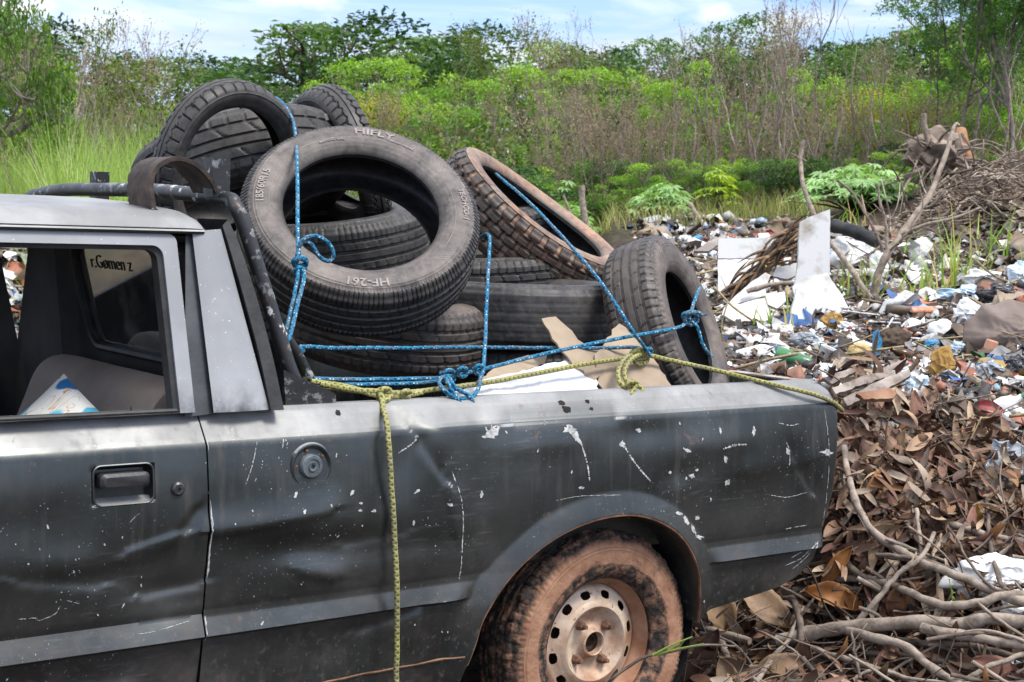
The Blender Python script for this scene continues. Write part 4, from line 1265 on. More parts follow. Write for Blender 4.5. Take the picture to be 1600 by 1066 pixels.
# ------------------------------------------------------------------ ropes
def rope_mat(name, c1, c2, fleck, amt, su=60.0):
    t = NT(name, 0.75, 0.25)
    uv = t.tc.outputs['UV']
    u, v, _ = t.sep(uv)
    # two sets of opposite spiral strands
    p1 = t.math('SINE', t.math('ADD', t.math('MULTIPLY', u, 2*pi*su), t.math('MULTIPLY', v, 2*pi*2)))
    p2 = t.math('SINE', t.math('SUBTRACT', t.math('MULTIPLY', u, 2*pi*su), t.math('MULTIPLY', v, 2*pi*2)))
    h = t.math('MAXIMUM', p1, p2)
    q = t.math('MULTIPLY', t.math('MULTIPLY', t.ramp(t.noise(45, 4, 0.6), 0.36, 0.6), t.ramp(t.math('MULTIPLY', p1, p2), 0.35, 0.6)), t.ramp(t.math('SINE', t.math('ADD', t.math('MULTIPLY', u, 2*pi*su*0.5), t.math('MULTIPLY', v, 2*pi))), 0.2, 0.5))
    base = t.mix(t.ramp(t.noise(30, 5, 0.6), 0.35, 0.65), c1, c2)
    base = t.mix(t.ramp(h, 0.2, -0.4), base, tuple(0.45*k for k in c1))
    base = t.mix(t.math('MULTIPLY', t.ramp(t.noise(11, 6, 0.65), 0.45, 0.68), 0.45), base, (0.17, 0.15, 0.13))
    t.set('Base Color', t.mix(t.math('MULTIPLY', q, amt), base, fleck))
    t.bump(h, 0.6, 0.0015)
    return t.m
BLUE = rope_mat('blue_rope_fibre', (0.008, 0.115, 0.235), (0.020, 0.20, 0.33), (0.62, 0.66, 0.66), 0.9, 55)
YEL = rope_mat('yellow_green_rope_fibre', (0.25, 0.235, 0.075), (0.38, 0.36, 0.14), (0.14, 0.17, 0.05), 0.8, 70)
def fray(mb, p, d, r, n=10):
    for k in range(n):
        q = p+d*0.012+np.array([random.uniform(-1, 1) for _ in range(3)])*r*1.4
        mb.tube(np.array([p, (p+q)/2+np.array([random.uniform(-1, 1) for _ in range(3)])*r*0.4, q]), [r*0.35, r*0.25, r*0.08], 4)
def rope_pts(L, n=10):
    return catmull([tw(tp(a, b, c)) for a, b, c in L], n)
def rope(name, paths, r, mat, label, frays=()):
    mb = MB()
    for L in paths:
        P = rope_pts(L)
        P = P+np.column_stack([[0.0008*n2(i*0.35, k*5.0, r*100) for i in range(len(P))] for k in range(3)])
        mb.tube(P, r, 10)
    for (a, b, c), (ea, eb) in frays:
        p = tw(tp(a, b, c)); d = tw(tp(a+ea, b+eb, c))-p; d /= np.linalg.norm(d)
        fray(mb, p, d, r)
    return tag(mb.obj(name, mat), label, 'rope')
def knot(px, py, Y, s=9.0, turns=2.0):
    """coils of a hitch round a pixel, in pixels"""
    L = []
    for k in range(int(14*turns)+1):
        t = k/14*2*pi
        L.append((px+s*cos(t)*(1-0.12*sin(t*0.5)), py+s*0.75*sin(t)+s*0.35*sin(t*0.5+1), Y+0.010*sin(t*1.0+0.6)+0.003*cos(t*2)))
    return L
RB = 0.0049
# vertical blue rope over the top tyres, down across the lettered tyre to the rack
rope('blue_rope', [
    [(412, 168, 1.22), (424, 154, 1.10), (438, 158, 0.96), (452, 178, 0.88), (460, 200, 0.82), (464, 250, 0.62), (465, 320, 0.43), (465, 372, 0.33), (466, 392, 0.29), (469, 405, 0.275)],
    [(466, 392, 0.285), (472, 376, 0.28), (492, 369, 0.275), (513, 380, 0.27), (521, 398, 0.27), (514, 408, 0.272), (500, 402, 0.275), (486, 382, 0.28), (473, 378, 0.285), (466, 392, 0.282), (464, 410, 0.27)],
    knot(469, 411, 0.272, 10, 2.0), knot(467, 424, 0.27, 7, 1.4),
    [(467, 416, 0.265), (463, 445, 0.24), (456, 480, 0.21), (449, 510, 0.165), (445, 531, 0.135), (447, 534, 0.11), (452, 528, 0.105), (458, 505, 0.15), (466, 470, 0.20), (474, 440, 0.24), (474, 420, 0.265)],
], RB, BLUE, 'blue rope hanging over the lettered tyre and hitched to the pipe rack')
rope('blue_rope', [
    [(474, 548, 0.13), (468, 545, 0.16), (474, 542, 0.19), (520, 544, 0.22), (580, 544, 0.28), (640, 544, 0.33), (700, 543, 0.35), (758, 543, 0.35), (850, 544, 0.28), (930, 544, 0.22), (990, 543, 0.17), (1010, 548, 0.155)],
], RB, BLUE, 'level blue rope stretched from the pipe rack across the flat tyre to the yellow knot')
rope('blue_rope', [
    [(490, 592, 0.13), (560, 593, 0.14), (640, 592, 0.135), (690, 590, 0.12), (742, 580, 0.115), (830, 558, 0.12), (920, 538, 0.13), (1000, 523, 0.145), (1056, 513, 0.16), (1076, 502, 0.17)],
    [(492, 602, 0.12), (560, 601, 0.13), (650, 599, 0.125), (690, 595, 0.115)],
    knot(1079, 496, 0.165, 11, 2.0),
    [(1076, 500, 0.16), (1082, 480, 0.175), (1090, 458, 0.22), (1094, 450, 0.28)],
    [(1072, 492, 0.16), (1088, 488, 0.155), (1097, 492, 0.15)],
    [(1080, 502, 0.155), (1090, 512, 0.15), (1096, 532, 0.145), (1103, 547, 0.14), (1110, 555, 0.14)],
], RB, BLUE, 'slanting blue rope from the rack foot to a knot on the standing tyre', [((1110, 555, 0.14), (4, 8)), ((1097, 492, 0.15), (9, 2))])
rope('blue_rope', [
    [(735, 392, 0.75), (745, 376, 0.62), (756, 368, 0.50), (762, 367, 0.42), (765, 376, 0.38), (763, 420, 0.30), (760, 480, 0.22), (758, 530, 0.16), (755, 575, 0.105), (752, 588, 0.095)],
    knot(748, 577, 0.10, 7, 1.5), knot(700, 587, 0.098, 10, 1.6), knot(722, 581, 0.10, 7, 1.2),
    [(752, 585, 0.09), (747, 608, 0.065), (735, 622, 0.05), (712, 622, 0.048), (692, 608, 0.055), (686, 594, 0.075), (700, 586, 0.09)],
    [(700, 588, 0.085), (712, 606, 0.055), (732, 618, 0.045), (739, 630, 0.042), (732, 636, 0.042), (718, 628, 0.045), (706, 610, 0.055), (696, 592, 0.08)],
], RB, BLUE, 'upright blue rope beside the lettered tyre ending in slack loops over the bed rail')
rope('blue_rope', [
    [(775, 272, 1.16), (790, 285, 1.02), (820, 310, 0.86), (860, 350, 0.62), (905, 400, 0.40), (945, 450, 0.22), (985, 512, 0.12), (1005, 540, 0.12), (1016, 556, 0.13)],
    knot(1012, 550, 0.148, 6, 1.3),
], RB, BLUE, 'diagonal blue rope running down over the knobbly tyre to the yellow knot')
RY = 0.0062
rope('yellow_rope', [
    [(478, 598, 0.10), (470, 602, 0.13), (480, 606, 0.15), (520, 607, 0.11), (560, 611, 0.085), (600, 614, 0.08), (640, 613, 0.082), (700, 606, 0.09), (760, 598, 0.10), (840, 583, 0.115), (920, 568, 0.13), (985, 558, 0.145), (1010, 555, 0.145), (1060, 566, 0.13), (1120, 579, 0.095), (1180, 594, 0.05), (1225, 605, 0.020), (1270, 616, -0.004), (1300, 628, -0.006), (1313, 638, 0.02), (1316, 642, 0.10)],
    [(486, 596, 0.10), (540, 604, 0.085), (590, 618, 0.07), (625, 619, 0.07), (660, 613, 0.08)],
    [(500, 600, 0.09), (560, 610, 0.075), (600, 612, 0.07), (640, 620, 0.07)],
    knot(600, 616, 0.072, 10, 1.5), knot(634, 618, 0.072, 8, 1.4), knot(1000, 556, 0.142, 12, 2.0),
    [(990, 553, 0.14), (975, 562, 0.12), (966, 582, 0.095), (970, 600, 0.075), (985, 606, 0.06), (997, 603, 0.055), (1003, 612, 0.046), (1003, 628, 0.036), (1003, 638, 0.03)],
    [(1003, 552, 0.135), (986, 562, 0.11), (976, 580, 0.09), (980, 598, 0.07), (992, 602, 0.055), (988, 612, 0.045), (980, 622, 0.04)],
    knot(987, 604, 0.055, 9, 1.5),
], RY, YEL, 'yellow-green rope tied along the whole bed from rack to tailgate', [((1003, 638, 0.03), (0, 9)), ((980, 622, 0.04), (-6, 6))])
rope('yellow_rope', [
    [(594, 608, 0.075), (596, 622, 0.055), (599, 640, 0.030), (603, 655, 0.000), (607, 690, -0.024), (611, 750, -0.032), (616, 830, -0.034), (620, 920, -0.040), (620, 990, -0.038), (619, 1066, -0.036), (618, 1120, -0.03)],
    [(612, 618, 0.06), (602, 626, 0.05), (594, 616, 0.06), (600, 608, 0.07)],
], RY, YEL, 'yellow-green rope hanging straight down the side of the truck bed', [])

# ------------------------------------------------------------------ cardboard and sheets in the bed
CARD = mk('brown_cardboard', (0.26, 0.20, 0.14), (0.36, 0.285, 0.205), 5, 0.9, 0.2, 60)
WSHEET = mk('dirty_white_board', (0.50, 0.51, 0.52), (0.64, 0.65, 0.66), 6, 0.7, 0.12, 90)
def sheet_from(name, pts, mat, label, th=0.004, cat='sheet', curl=0.0, jag=0.004, kind=None):
    """sheet whose outline is given as (px, py, Y) on the truck; a fan of strips with thickness"""
    P = np.array([tw(tp(*p)) for p in pts])
    c0 = P.mean(0); n0 = np.linalg.svd(P-c0)[2][2]
    P = np.array([CAM+(p-CAM)*((n0@(c0-CAM))/(n0@(p-CAM))) for p in P])
    Q = []
    for i in range(len(P)):
        a, b = P[i], P[(i+1) % len(P)]
        n_ = max(2, int(np.linalg.norm(b-a)/0.02))
        for k in range(n_):
            Q.append(a+(b-a)*k/n_+np.array([random.uniform(-1, 1) for _ in range(3)])*jag*(1 if k else 0.3))
    Q = np.array(Q); c = P.mean(0)
    nv = np.cross(P[1]-P[0], P[2]-P[0]); nv /= np.linalg.norm(nv)
    if nv @ (CAM-c) < 0: nv = -nv
    bm = bmesh.new()
    vs = [bm.verts.new(q) for q in Q]
    f = bm.faces.new(vs)
    bmesh.ops.triangulate(bm, faces=[f])
    bmesh.ops.subdivide_edges(bm, edges=list(bm.edges), cuts=2, use_grid_fill=True)
    for v in bm.verts:
        h = curl*n2(v.co.x*7, v.co.y*7, v.co.z*7)
        v.co = v.co+Vector(nv*h)
    geo = bmesh.ops.solidify(bm, geom=list(bm.faces), thickness=th)
    me = bpy.data.meshes.new(name); bm.to_mesh(me); bm.free()
    me.polygons.foreach_set('use_smooth', np.ones(len(me.polygons), bool)); me.set_sharp_from_angle(angle=radians(50))
    return tag(link(name, me, mat), label, cat)
sheet_from('white_board', [(688, 626, 0.09), (770, 592, 0.185), (925, 559, 0.235), (934, 618, 0.088)], WSHEET, 'flat white board lying along the bed rail under the yellow rope', 0.006, 'board', 0.003)
sheet_from('cardboard_sheet', [(742, 600, 0.26), (770, 578, 0.30), (812, 562, 0.33), (856, 553, 0.36), (850, 572, 0.32), (800, 590, 0.26)], CARD, 'small tan cardboard scrap showing above the white board in the bed', 0.004, 'cardboard', 0.006)
sheet_from('cardboard_sheet', [(846, 500, 0.33), (866, 498, 0.33), (893, 520, 0.29), (915, 540, 0.25), (935, 551, 0.23), (936, 590, 0.15), (925, 600, 0.13), (893, 566, 0.20), (862, 530, 0.27)], CARD, 'torn brown cardboard flap curling up in front of the worn flat tyre', 0.005, 'cardboard', 0.012)
sheet_from('cardboard_sheet', [(928, 556, 0.215), (967, 508, 0.27), (985, 520, 0.25), (1015, 552, 0.19), (1048, 608, 0.105), (1040, 616, 0.095), (960, 620, 0.095), (932, 600, 0.14)], CARD, 'large brown cardboard piece leaning beside the standing tyre', 0.005, 'cardboard', 0.010)

# pillow on the seat
mb = MB()
pc_ = tp(108, 665, 0.36)
nU, nV = 26, 26
for side in (1, -1):
    G = []
    for i in range(nU+1):
        row = []
        for j in range(nV+1):
            u_, v_ = i/nU*2-1, j/nV*2-1
            h = 0.055*((1-u_**4)*(1-v_**4))**0.5
            pinch = 1-0.08*(1-abs(u_))*(abs(v_) > 0.5)-0.05*(1-abs(v_))
            w_ = 0.006*n2(u_*3, v_*3, side*2.0)
            row.append((u_*0.262*(1-0.07*(1-v_*v_)), v_*0.225*(1-0.07*(1-u_*u_)), side*(h+w_*(h > 0.01))))
        G.append(row)
    G = np.array(G)
    mb.grid(G, flip=side < 0)
o = mb.obj('pillow', None, None, True, 180)
def pillow_mat():
    t = NT('leaf_print_pillowcase', 0.9, 0.2)
    x, y, z = t.sep(t.tc.outputs['Object'])
    base = t.mix(t.ramp(t.noise(6, 5, 0.6), 0.4, 0.7), (0.74, 0.74, 0.70), (0.58, 0.54, 0.45))
    co = t.coord('Object', (15, 34, 1))
    # slanting leaf cells
    mp = t.n.new('ShaderNodeMapping'); mp.inputs['Rotation'].default_value = (0, 0, 0.7); mp.inputs['Scale'].default_value = (8, 21, 0.01)
    t.l.new(t.tc.outputs['Object'], mp.inputs[0])
    mp.inputs['Location'].default_value = (3.37, 1.71, 0.0)
    v = t.n.new('ShaderNodeTexVoronoi'); v.inputs['Scale'].default_value = 1.0; v.inputs['Randomness'].default_value = 0.75
    t.l.new(mp.outputs[0], v.inputs['Vector'])
    leaf = t.ramp(v.outputs['Distance'], 0.47, 0.42)
    sel = t.ramp(t.sep(v.outputs['Color'])[0], 0.22, 0.25)
    tone = t.mix(t.ramp(t.sep(v.outputs['Color'])[1], 0.3, 0.7), (0.035, 0.16, 0.36), (0.10, 0.46, 0.60))
    c = t.mix(t.math('MULTIPLY', leaf, sel), base, tone)
    br = t.ramp(t.noise(9, 2, 0.4, t.coord('Object', (1, 3.0, 1)), 1.0), 0.495, 0.5)
    br2 = t.math('MULTIPLY', br, t.ramp(t.noise(9, 2, 0.4, t.coord('Object', (1, 3.0, 1)), 1.0), 0.515, 0.51))
    c = t.mix(t.math('MULTIPLY', br2, t.math('SUBTRACT', 1.0, leaf, True)), c, (0.55, 0.28, 0.13))
    t.set('Base Color', c); t.bump(t.noise(14, 5), 0.4, 0.01); return t.m
o.data.materials.clear(); o.data.materials.append(pillow_mat())
pw = tw(tp(105, 690, 0.34))
apex = tw(tp(100, 596, 0.36))
fz = unit0 = -CD*0.80+np.array([0, 0, 0.60]); fz /= np.linalg.norm(fz)
fx = CR-fz*(CR@fz); fx /= np.linalg.norm(fx); fy_ = np.cross(fz, fx)
Mp = Matrix.Identity(4)
pcn = apex-fy_*0.325
for i in range(3):
    Mp[i][0], Mp[i][1], Mp[i][2], Mp[i][3] = fx[i], fy_[i], fz[i], pcn[i]
o.matrix_world = Mp @ Matrix.Rotation(radians(50), 4, 'Z')
tag(o, 'white pillow with a blue leaf print lying on the truck seat', 'pillow')
# ------------------------------------------------------------------ vegetation
def unit(v): return v/(np.linalg.norm(v, axis=-1, keepdims=True)+1e-12)
def leaf_arrays(P, size, aspect, cols, droop=0.0, flat=0.35, fold=0.12):
    """rhombic leaves at points P: arrays of vertices, quads and vertex colours"""
    n = len(P)
    d = unit(rng.normal(size=(n, 3))*[1, 1, 0.7]+[0, 0, -droop])
    nrm = unit(rng.normal(size=(n, 3))+[0, 0, flat*3])
    sdir = unit(np.cross(d, nrm)); nn = np.cross(sdir, d)
    L = size*rng.uniform(0.6, 1.35, n)[:, None]
    wd = L*aspect
    V = np.stack([P, P+d*L*0.45+sdir*wd*0.5+nn*L*fold, P+d*L, P+d*L*0.45-sdir*wd*0.5+nn*L*fold], 1).reshape(-1, 3)
    F = np.arange(4*n).reshape(n, 4)
    C = np.repeat(cols, 4, axis=0)
    return V, F, C
def leaf_mat(name, trans=0.35, rough=0.5):
    t = NT(name, rough, 0.35)
    out = t.n['Material Output']
    c = t.mix(1.0, t.attr(), (1.6, 1.55, 1.4), 'MULTIPLY')
    t.set('Base Color', c)
    tr = t.n.new('ShaderNodeBsdfTranslucent'); t.put(tr.inputs[0], t.mix(1.0, c, (1.25, 1.35, 0.6), 'MULTIPLY'))
    mx = t.n.new('ShaderNodeMixShader'); mx.inputs[0].default_value = trans
    t.l.new(t.b.outputs[0], mx.inputs[1]); t.l.new(tr.outputs[0], mx.inputs[2]); t.l.new(mx.outputs[0], out.inputs[0])
    return t.m
LEAF = leaf_mat('green_leaves')
DRYLEAF = leaf_mat('dry_leaves', 0.2, 0.7)
GRASSM = leaf_mat('grass_blades', 0.4, 0.6)
BARK = mk('grey_brown_bark', (0.10, 0.080, 0.065), (0.22, 0.185, 0.155), 9, 0.9, 0.6, 50)
DEADBARK = mk('bleached_dead_bark', (0.17, 0.13, 0.105), (0.33, 0.27, 0.225), 9, 0.9, 0.5, 50)
def grow(mb, p, d, L, r, depth, tips, spread=0.6, nchild=(2, 4), ratio=0.72, up=0.15, wob=0.18, sides=5, rmin=0.004):
    n = 4 if depth > 0 else 3
    pts = [np.array(p)]; dd = np.array(d, float)
    for k in range(n):
        dd = dd+rng.normal(size=3)*wob+np.array([0, 0, up*0.5]); dd /= np.linalg.norm(dd)
        pts.append(pts[-1]+dd*L/n)
    r1 = max(r*0.62, rmin)
    mb.tube(np.array(pts), np.linspace(r, r1, n+1), sides if r > 0.012 else 3, cap=False)
    if depth == 0:
        tips.append(pts[-1]); tips.append(pts[-2]); return
    for c in range(rng.integers(nchild[0], nchild[1]+1)):
        k = rng.integers(2, n+1) if c else n
        nd = unit(dd+rng.normal(size=3)*spread+np.array([0, 0, up]))
        grow(mb, pts[k], nd, L*ratio*rng.uniform(0.75, 1.15), r1 if k == n else r1*0.8, depth-1, tips, spread, nchild, ratio, up, wob, sides, rmin)
    if depth <= 2: tips.append(pts[2])
def puffs(T, n, R, per, ca, cb, size, asp, droop=0.0, v=0.35):
    """a crown of rounded leaf clumps sitting on some of the limb ends"""
    T = T[rng.permutation(len(T))]
    keep_ = []
    for q in T:
        if all(np.linalg.norm(q-k) > R*0.95 for k in keep_): keep_.append(q)
        if len(keep_) >= n: break
    P, C = [], []
    for q in keep_:
        r = R*rng.uniform(0.6, 1.25); m = int(per*(r/R)**2)
        d = unit(rng.normal(size=(m, 3))+[0, 0, 0.55])
        rad = r*rng.uniform(0.45, 1.0, (m, 1))**0.5*(1+0.25*np.sin(d[:, :1]*7+q[0]*9)*np.cos(d[:, 1:2]*6+q[1]*7))
        P.append(q+d*rad*[1, 1, 0.68])
        C.append(np.repeat(hue(1, ca, cb, v), m, axis=0)*rng.uniform(0.75, 1.25, (m, 1)))
    return leaf_arrays(np.vstack(P), size, asp, np.vstack(C), droop)
def hue(n, a, b, v=0.25):
    t = rng.uniform(0, 1, (n, 1))
    return (np.array(a)*(1-t)+np.array(b)*t)*rng.uniform(1-v, 1+v, (n, 1))
def make_tree(kind, seed):
    """meshes of one tree about 5 m tall standing at the origin: (wood, crown)"""
    global rng
    keep = rng; rng = np.random.default_rng(seed)
    mb = MB(); tips = []
    if kind == 'broad':
        grow(mb, (0, 0, -0.3), (rng.normal()*0.1, rng.normal()*0.1, 1), 1.9, 0.085, 4, tips, 0.75, (3, 4), 0.68, 0.10, 0.14)
        T = np.array(tips); T = T[T[:, 2] > 1.0]
        V, F, C = puffs(T, 24, 0.50, 260, (0.030, 0.080, 0.014), (0.115, 0.185, 0.034), 0.095, 0.5)
    elif kind == 'light':
        for k in range(3): grow(mb, (rng.normal()*0.15, rng.normal()*0.15, -0.2), unit(np.array([rng.normal()*0.3, rng.normal()*0.3, 1])), 1.5, 0.04, 3, tips, 0.65, (3, 4), 0.72, 0.2, 0.15)
        T = np.array(tips); T = T[T[:, 2] > 0.4]
        V, F, C = puffs(T, 22, 0.42, 200, (0.07, 0.17, 0.018), (0.17, 0.27, 0.038), 0.105, 0.45, 0.3, 0.25)
    elif kind == 'dark':
        grow(mb, (0, 0, -0.3), (0.05, 0, 1), 1.6, 0.09, 4, tips, 0.85, (3, 4), 0.70, 0.05, 0.14)
        T = np.array(tips); T = T[T[:, 2] > 0.9]
        V, F, C = puffs(T, 20, 0.46, 260, (0.020, 0.056, 0.016), (0.058, 0.11, 0.028), 0.10, 0.5)
    elif kind == 'feather':
        grow(mb, (0, 0, -0.3), (0.12, 0.02, 1), 2.6, 0.060, 3, tips, 0.55, (3, 4), 0.62, 0.22, 0.10)
        T = np.array(tips)
        T = T[T[:, 2] > 1.6]
        P, cc = [], []
        for q in T:                                   # pinnate sprays of small leaflets
            for s_ in range(4):
                dv = unit(rng.normal(size=3)*[1, 1, 0.45]+[0, 0, -0.15]); ln = rng.uniform(0.3, 0.55)
                m = 22
                tt = np.linspace(0, 1, m)[:, None]
                P.append(q+dv*ln*tt+np.array([0, 0, -0.15])*tt**2+rng.normal(size=(m, 3))*0.035)
                cc.append(np.repeat(hue(1, (0.030, 0.085, 0.020), (0.075, 0.16, 0.035)), m, axis=0))
        P = np.vstack(P); cc = np.vstack(cc)
        V, F, C = leaf_arrays(P, 0.075, 0.35, cc*rng.uniform(0.8, 1.2, (len(P), 1)))
    elif kind == 'sparse':
        grow(mb, (0, 0, -0.3), (rng.normal()*0.12, rng.normal()*0.12, 1), 2.0, 0.045, 4, tips, 0.55, (2, 3), 0.70, 0.18, 0.15)
        T = np.array(tips); T = T[T[:, 2] > 1.2]
        cl = np.repeat(T, 9, axis=0); P = cl+rng.normal(size=cl.shape)*0.13
        cc = np.repeat(hue(len(T), (0.045, 0.085, 0.02), (0.12, 0.15, 0.03), 0.3), 9, axis=0)
        V, F, C = leaf_arrays(P, 0.10, 0.55, cc)
    elif kind == 'yellow':
        for k in range(4): grow(mb, (rng.normal()*0.2, rng.normal()*0.2, -0.2), unit(np.array([rng.normal()*0.35, rng.normal()*0.35, 1])), 1.4, 0.03, 3, tips, 0.6, (2, 4), 0.72, 0.2, 0.15)
        T = np.array(tips); T = T[T[:, 2] > 0.4]
        cl = np.repeat(T, 22, axis=0); P = cl+rng.normal(size=cl.shape)*[0.22, 0.22, 0.2]
        cc = np.repeat(hue(len(T), (0.17, 0.21, 0.02), (0.33, 0.30, 0.03), 0.25), 22, axis=0)
        V, F, C = leaf_arrays(P, 0.11, 0.5, cc)
    else:                                             # bare stems with a few dead leaves
        nst = {'bare': 1, 'thicket': 4, 'snag': 1}[kind]
        for k in range(nst):
            if kind == 'snag':
                grow(mb, (0, 0, -0.3), unit(np.array([rng.normal()*0.22, rng.normal()*0.22, 1])), 2.5, 0.075, 4, tips, 0.36, (1, 3), 0.66, 0.20, 0.10, 6, 0.008); continue
            grow(mb, (rng.normal()*0.2*(nst > 1), rng.normal()*0.2*(nst > 1), -0.3), unit(np.array([rng.normal()*0.16, rng.normal()*0.16, 1])), 1.9 if nst == 1 else 1.7, 0.05 if nst == 1 else 0.03, 5 if nst == 1 else 4, tips, 0.42, (2, 3), 0.74, 0.22, 0.13, 5, 0.0065)
        T = np.array(tips); T = T[T[:, 2] > 1.0]
        nl = 2 if kind != 'snag' else 0
        if kind == 'snag': T = T[:3]; nl = 1
        cl = np.repeat(T, nl, axis=0); P = cl+rng.normal(size=cl.shape)*0.14
        cc = np.repeat(hue(len(T), (0.15, 0.105, 0.065), (0.26, 0.20, 0.12), 0.3), nl, axis=0)
        V, F, C = leaf_arrays(P, 0.085, 0.4, cc, droop=0.6)
    wood = mb.mesh('trunk_'+kind, True, 180)
    wood.materials.append(DEADBARK if kind in ('bare', 'thicket', 'snag') else BARK)
    crown = fast_mesh('crown_'+kind, V, F, C)
    crown.materials.append(DRYLEAF if kind in ('bare', 'thicket', 'snag') else LEAF)
    top = float(np.percentile(V[:, 2], 99.5)) if kind != 'snag' else float(max(v.co.z for v in wood.vertices)); rad = float(np.percentile(np.hypot(V[:, 0], V[:, 1]), 95))
    rng = keep
    return wood, crown, top, rad
PROTO = {k: [make_tree(k, 100*i+j) for j in range(n)] for i, (k, n) in enumerate((('broad', 3), ('light', 3), ('dark', 2), ('feather', 2), ('sparse', 2), ('yellow', 1), ('bare', 4), ('thicket', 3), ('snag', 5)))}
NAMEK = {'broad': 'broadleaf_tree', 'light': 'leafy_shrub', 'dark': 'dark_tree', 'feather': 'feathery_tree', 'sparse': 'sparse_tree', 'yellow': 'yellow_shrub', 'bare': 'bare_tree', 'thicket': 'dead_thicket', 'snag': 'dead_tree'}
GROUPK = {'broad': 'green trees of the scrub wood', 'light': 'light green shrubs at the wood edge', 'dark': 'dark green trees of the wood', 'feather': 'fine-leaved trees on the right', 'sparse': 'thin-crowned trees', 'yellow': 'yellow-green shrubs', 'bare': 'leafless brown trees of the wood', 'thicket': 'dead brown thickets at the wood edge', 'snag': 'bare dead trunks in front of the wood'}
LABELK = {'broad': 'green broadleaf tree standing among others in the scrub wood', 'light': 'light green leafy shrub at the edge of the wood', 'dark': 'dark green dense tree standing in the wood', 'feather': 'tall thin tree with fine feathery leaves rising over the rubbish heap', 'sparse': 'slender tree with a thin open crown against the sky', 'yellow': 'yellow-green shrub at the edge of the wood', 'bare': 'leafless grey-brown tree standing among the green scrub', 'thicket': 'dead brown thicket of thin stems at the wood edge', 'snag': 'bare dead trunk with a few broken limbs in front of the green wood'}
nseed = [0]
def plant(kind, px, Z, toprow, label=None, wide=1.0, rot=None, category=None, group=None):
    nseed[0] += 1
    wood, crown, top, rad = PROTO[kind][nseed[0] % len(PROTO[kind])]
    q = at(px, 400, Z)
    g = tz(q[0], q[1])
    P = CAM+Z*ray(px, toprow)
    h = max(P[2]-g, 0.5)
    s = h/top
    M = Matrix.Translation((q[0], q[1], g)) @ Matrix.Rotation(random.uniform(0, 2*pi) if rot is None else rot, 4, 'Z') @ Matrix.Diagonal((s*wide, s*wide, s, 1))
    shrub = kind in ('light', 'yellow', 'thicket')
    e = empty(NAMEK[kind], label or LABELK[kind], category or ('thicket' if kind == 'thicket' else 'shrub' if shrub else 'tree'), M, group or GROUPK[kind])
    w = link('stem' if shrub else 'trunk', wood, None, e)
    c = link('foliage' if shrub else 'crown', crown, None, e)
    return e
sky_px = [-400, -60, 40, 90, 180, 240, 300, 345, 380, 420, 480, 520, 600, 690, 740, 800, 850, 905, 980, 1050, 1100, 1200, 1290, 1350, 1400, 1470, 1600, 2000]
sky_rw = [30, 40, 60, 80, 95, 105, 140, 150, 104, 98, 118, 108, 72, 82, 84, 62, 74, 84, 66, 66, 82, 72, 62, 60, 96, 70, 40, 30]
skyline = lambda p: float(np.interp(p, sky_px, sky_rw))-(10 if 500 < p < 1450 else 0)
R_ = random.Random(11)
# far rows
for i, p in enumerate(np.arange(-260, 1900, 92)):
    if 290 < p < 384: continue
    plant('dark' if R_.random() < 0.35 else 'broad', p+R_.uniform(-22, 22), R_.uniform(34, 46), skyline(p)+R_.uniform(-40, 22), wide=R_.uniform(1.0, 1.55))
for i, p in enumerate(np.arange(-200, 1850, 75)):
    if -50 < p < 372: continue
    plant(R_.choice(['broad', 'light', 'light', 'dark']), p+R_.uniform(-30, 30), R_.uniform(27, 33), skyline(p)+R_.uniform(10, 60), wide=R_.uniform(1.0, 1.35))
# the trees one can tell apart on the skyline
plant('dark', 425, 40, 93, 'dark flat-topped tree standing clear of the wood above the motorcycle tyres', 1.5)
plant('sparse', 722, 30, 34, 'thin upright leafy tree poking above the canopy behind the lettered tyre', 0.6)
plant('sparse', 765, 31, 30, 'slender leafy tree, the taller of a pair above the canopy', 0.9)
plant('bare', 868, 30, 26, 'dead tree with fine bare twigs high against the sky', 0.9)
plant('bare', 912, 31, 22, 'dead bare tree with a rounded twig crown on the skyline', 0.9)
plant('bare', 1060, 27, 34, wide=0.8); plant('bare', 1120, 26, 38, wide=0.8); plant('bare', 1160, 24, 20, wide=0.8)
plant('bare', 1205, 20, -60, 'tall dead tree whose bare crown leaves the top of the picture', 0.8)
plant('bare', 1290, 18, -110, 'tall forked dead tree rising behind the white boards', 0.75)
plant('bare', 1255, 22, 0, wide=0.7); plant('bare', 1340, 21, 30, wide=0.7)
# mid rows of dead and green
for p in list(np.arange(560, 1480, 64)):
    plant('thicket', p+R_.uniform(-22, 22), R_.uniform(20, 26), R_.uniform(78, 150)+(30 if p < 800 else 0), wide=R_.uniform(0.8, 1.2))
for p in np.arange(860, 1640, 30):
    plant('thicket', p+R_.uniform(-20, 20), R_.uniform(16, 18.5), R_.uniform(110, 215), wide=R_.uniform(0.7, 1.0))
for p, tr_, Z_, w_ in ((690, 152, 24, 1.0), (770, 125, 25, .8), (840, 185, 21, .9), (640, 165, 26, 1.0), (950, 110, 26, 1.1), (1000, 120, 24, 1.1), (930, 235, 19, .8), (1080, 205, 19.5, .7), (1165, 180, 20, .8), (1235, 130, 21, .9), (1390, 150, 18, .9), (1440, 190, 17, .9), (1530, 160, 17.5, 1.0), (1590, 120, 18, 1.1), (500, 128, 30, 1.1), (555, 150, 28, 1.0), (1490, 235, 15.5, .7), (1660, 140, 17, 1.1), (1340, 165, 20, 0.9)):
    plant('light', p, Z_, tr_, wide=w_)
for p, tr_, Z_ in ((578, 152, 26), (1370, 140, 19), (1420, 155, 19)):
    plant('yellow', p, Z_, tr_, wide=0.8)
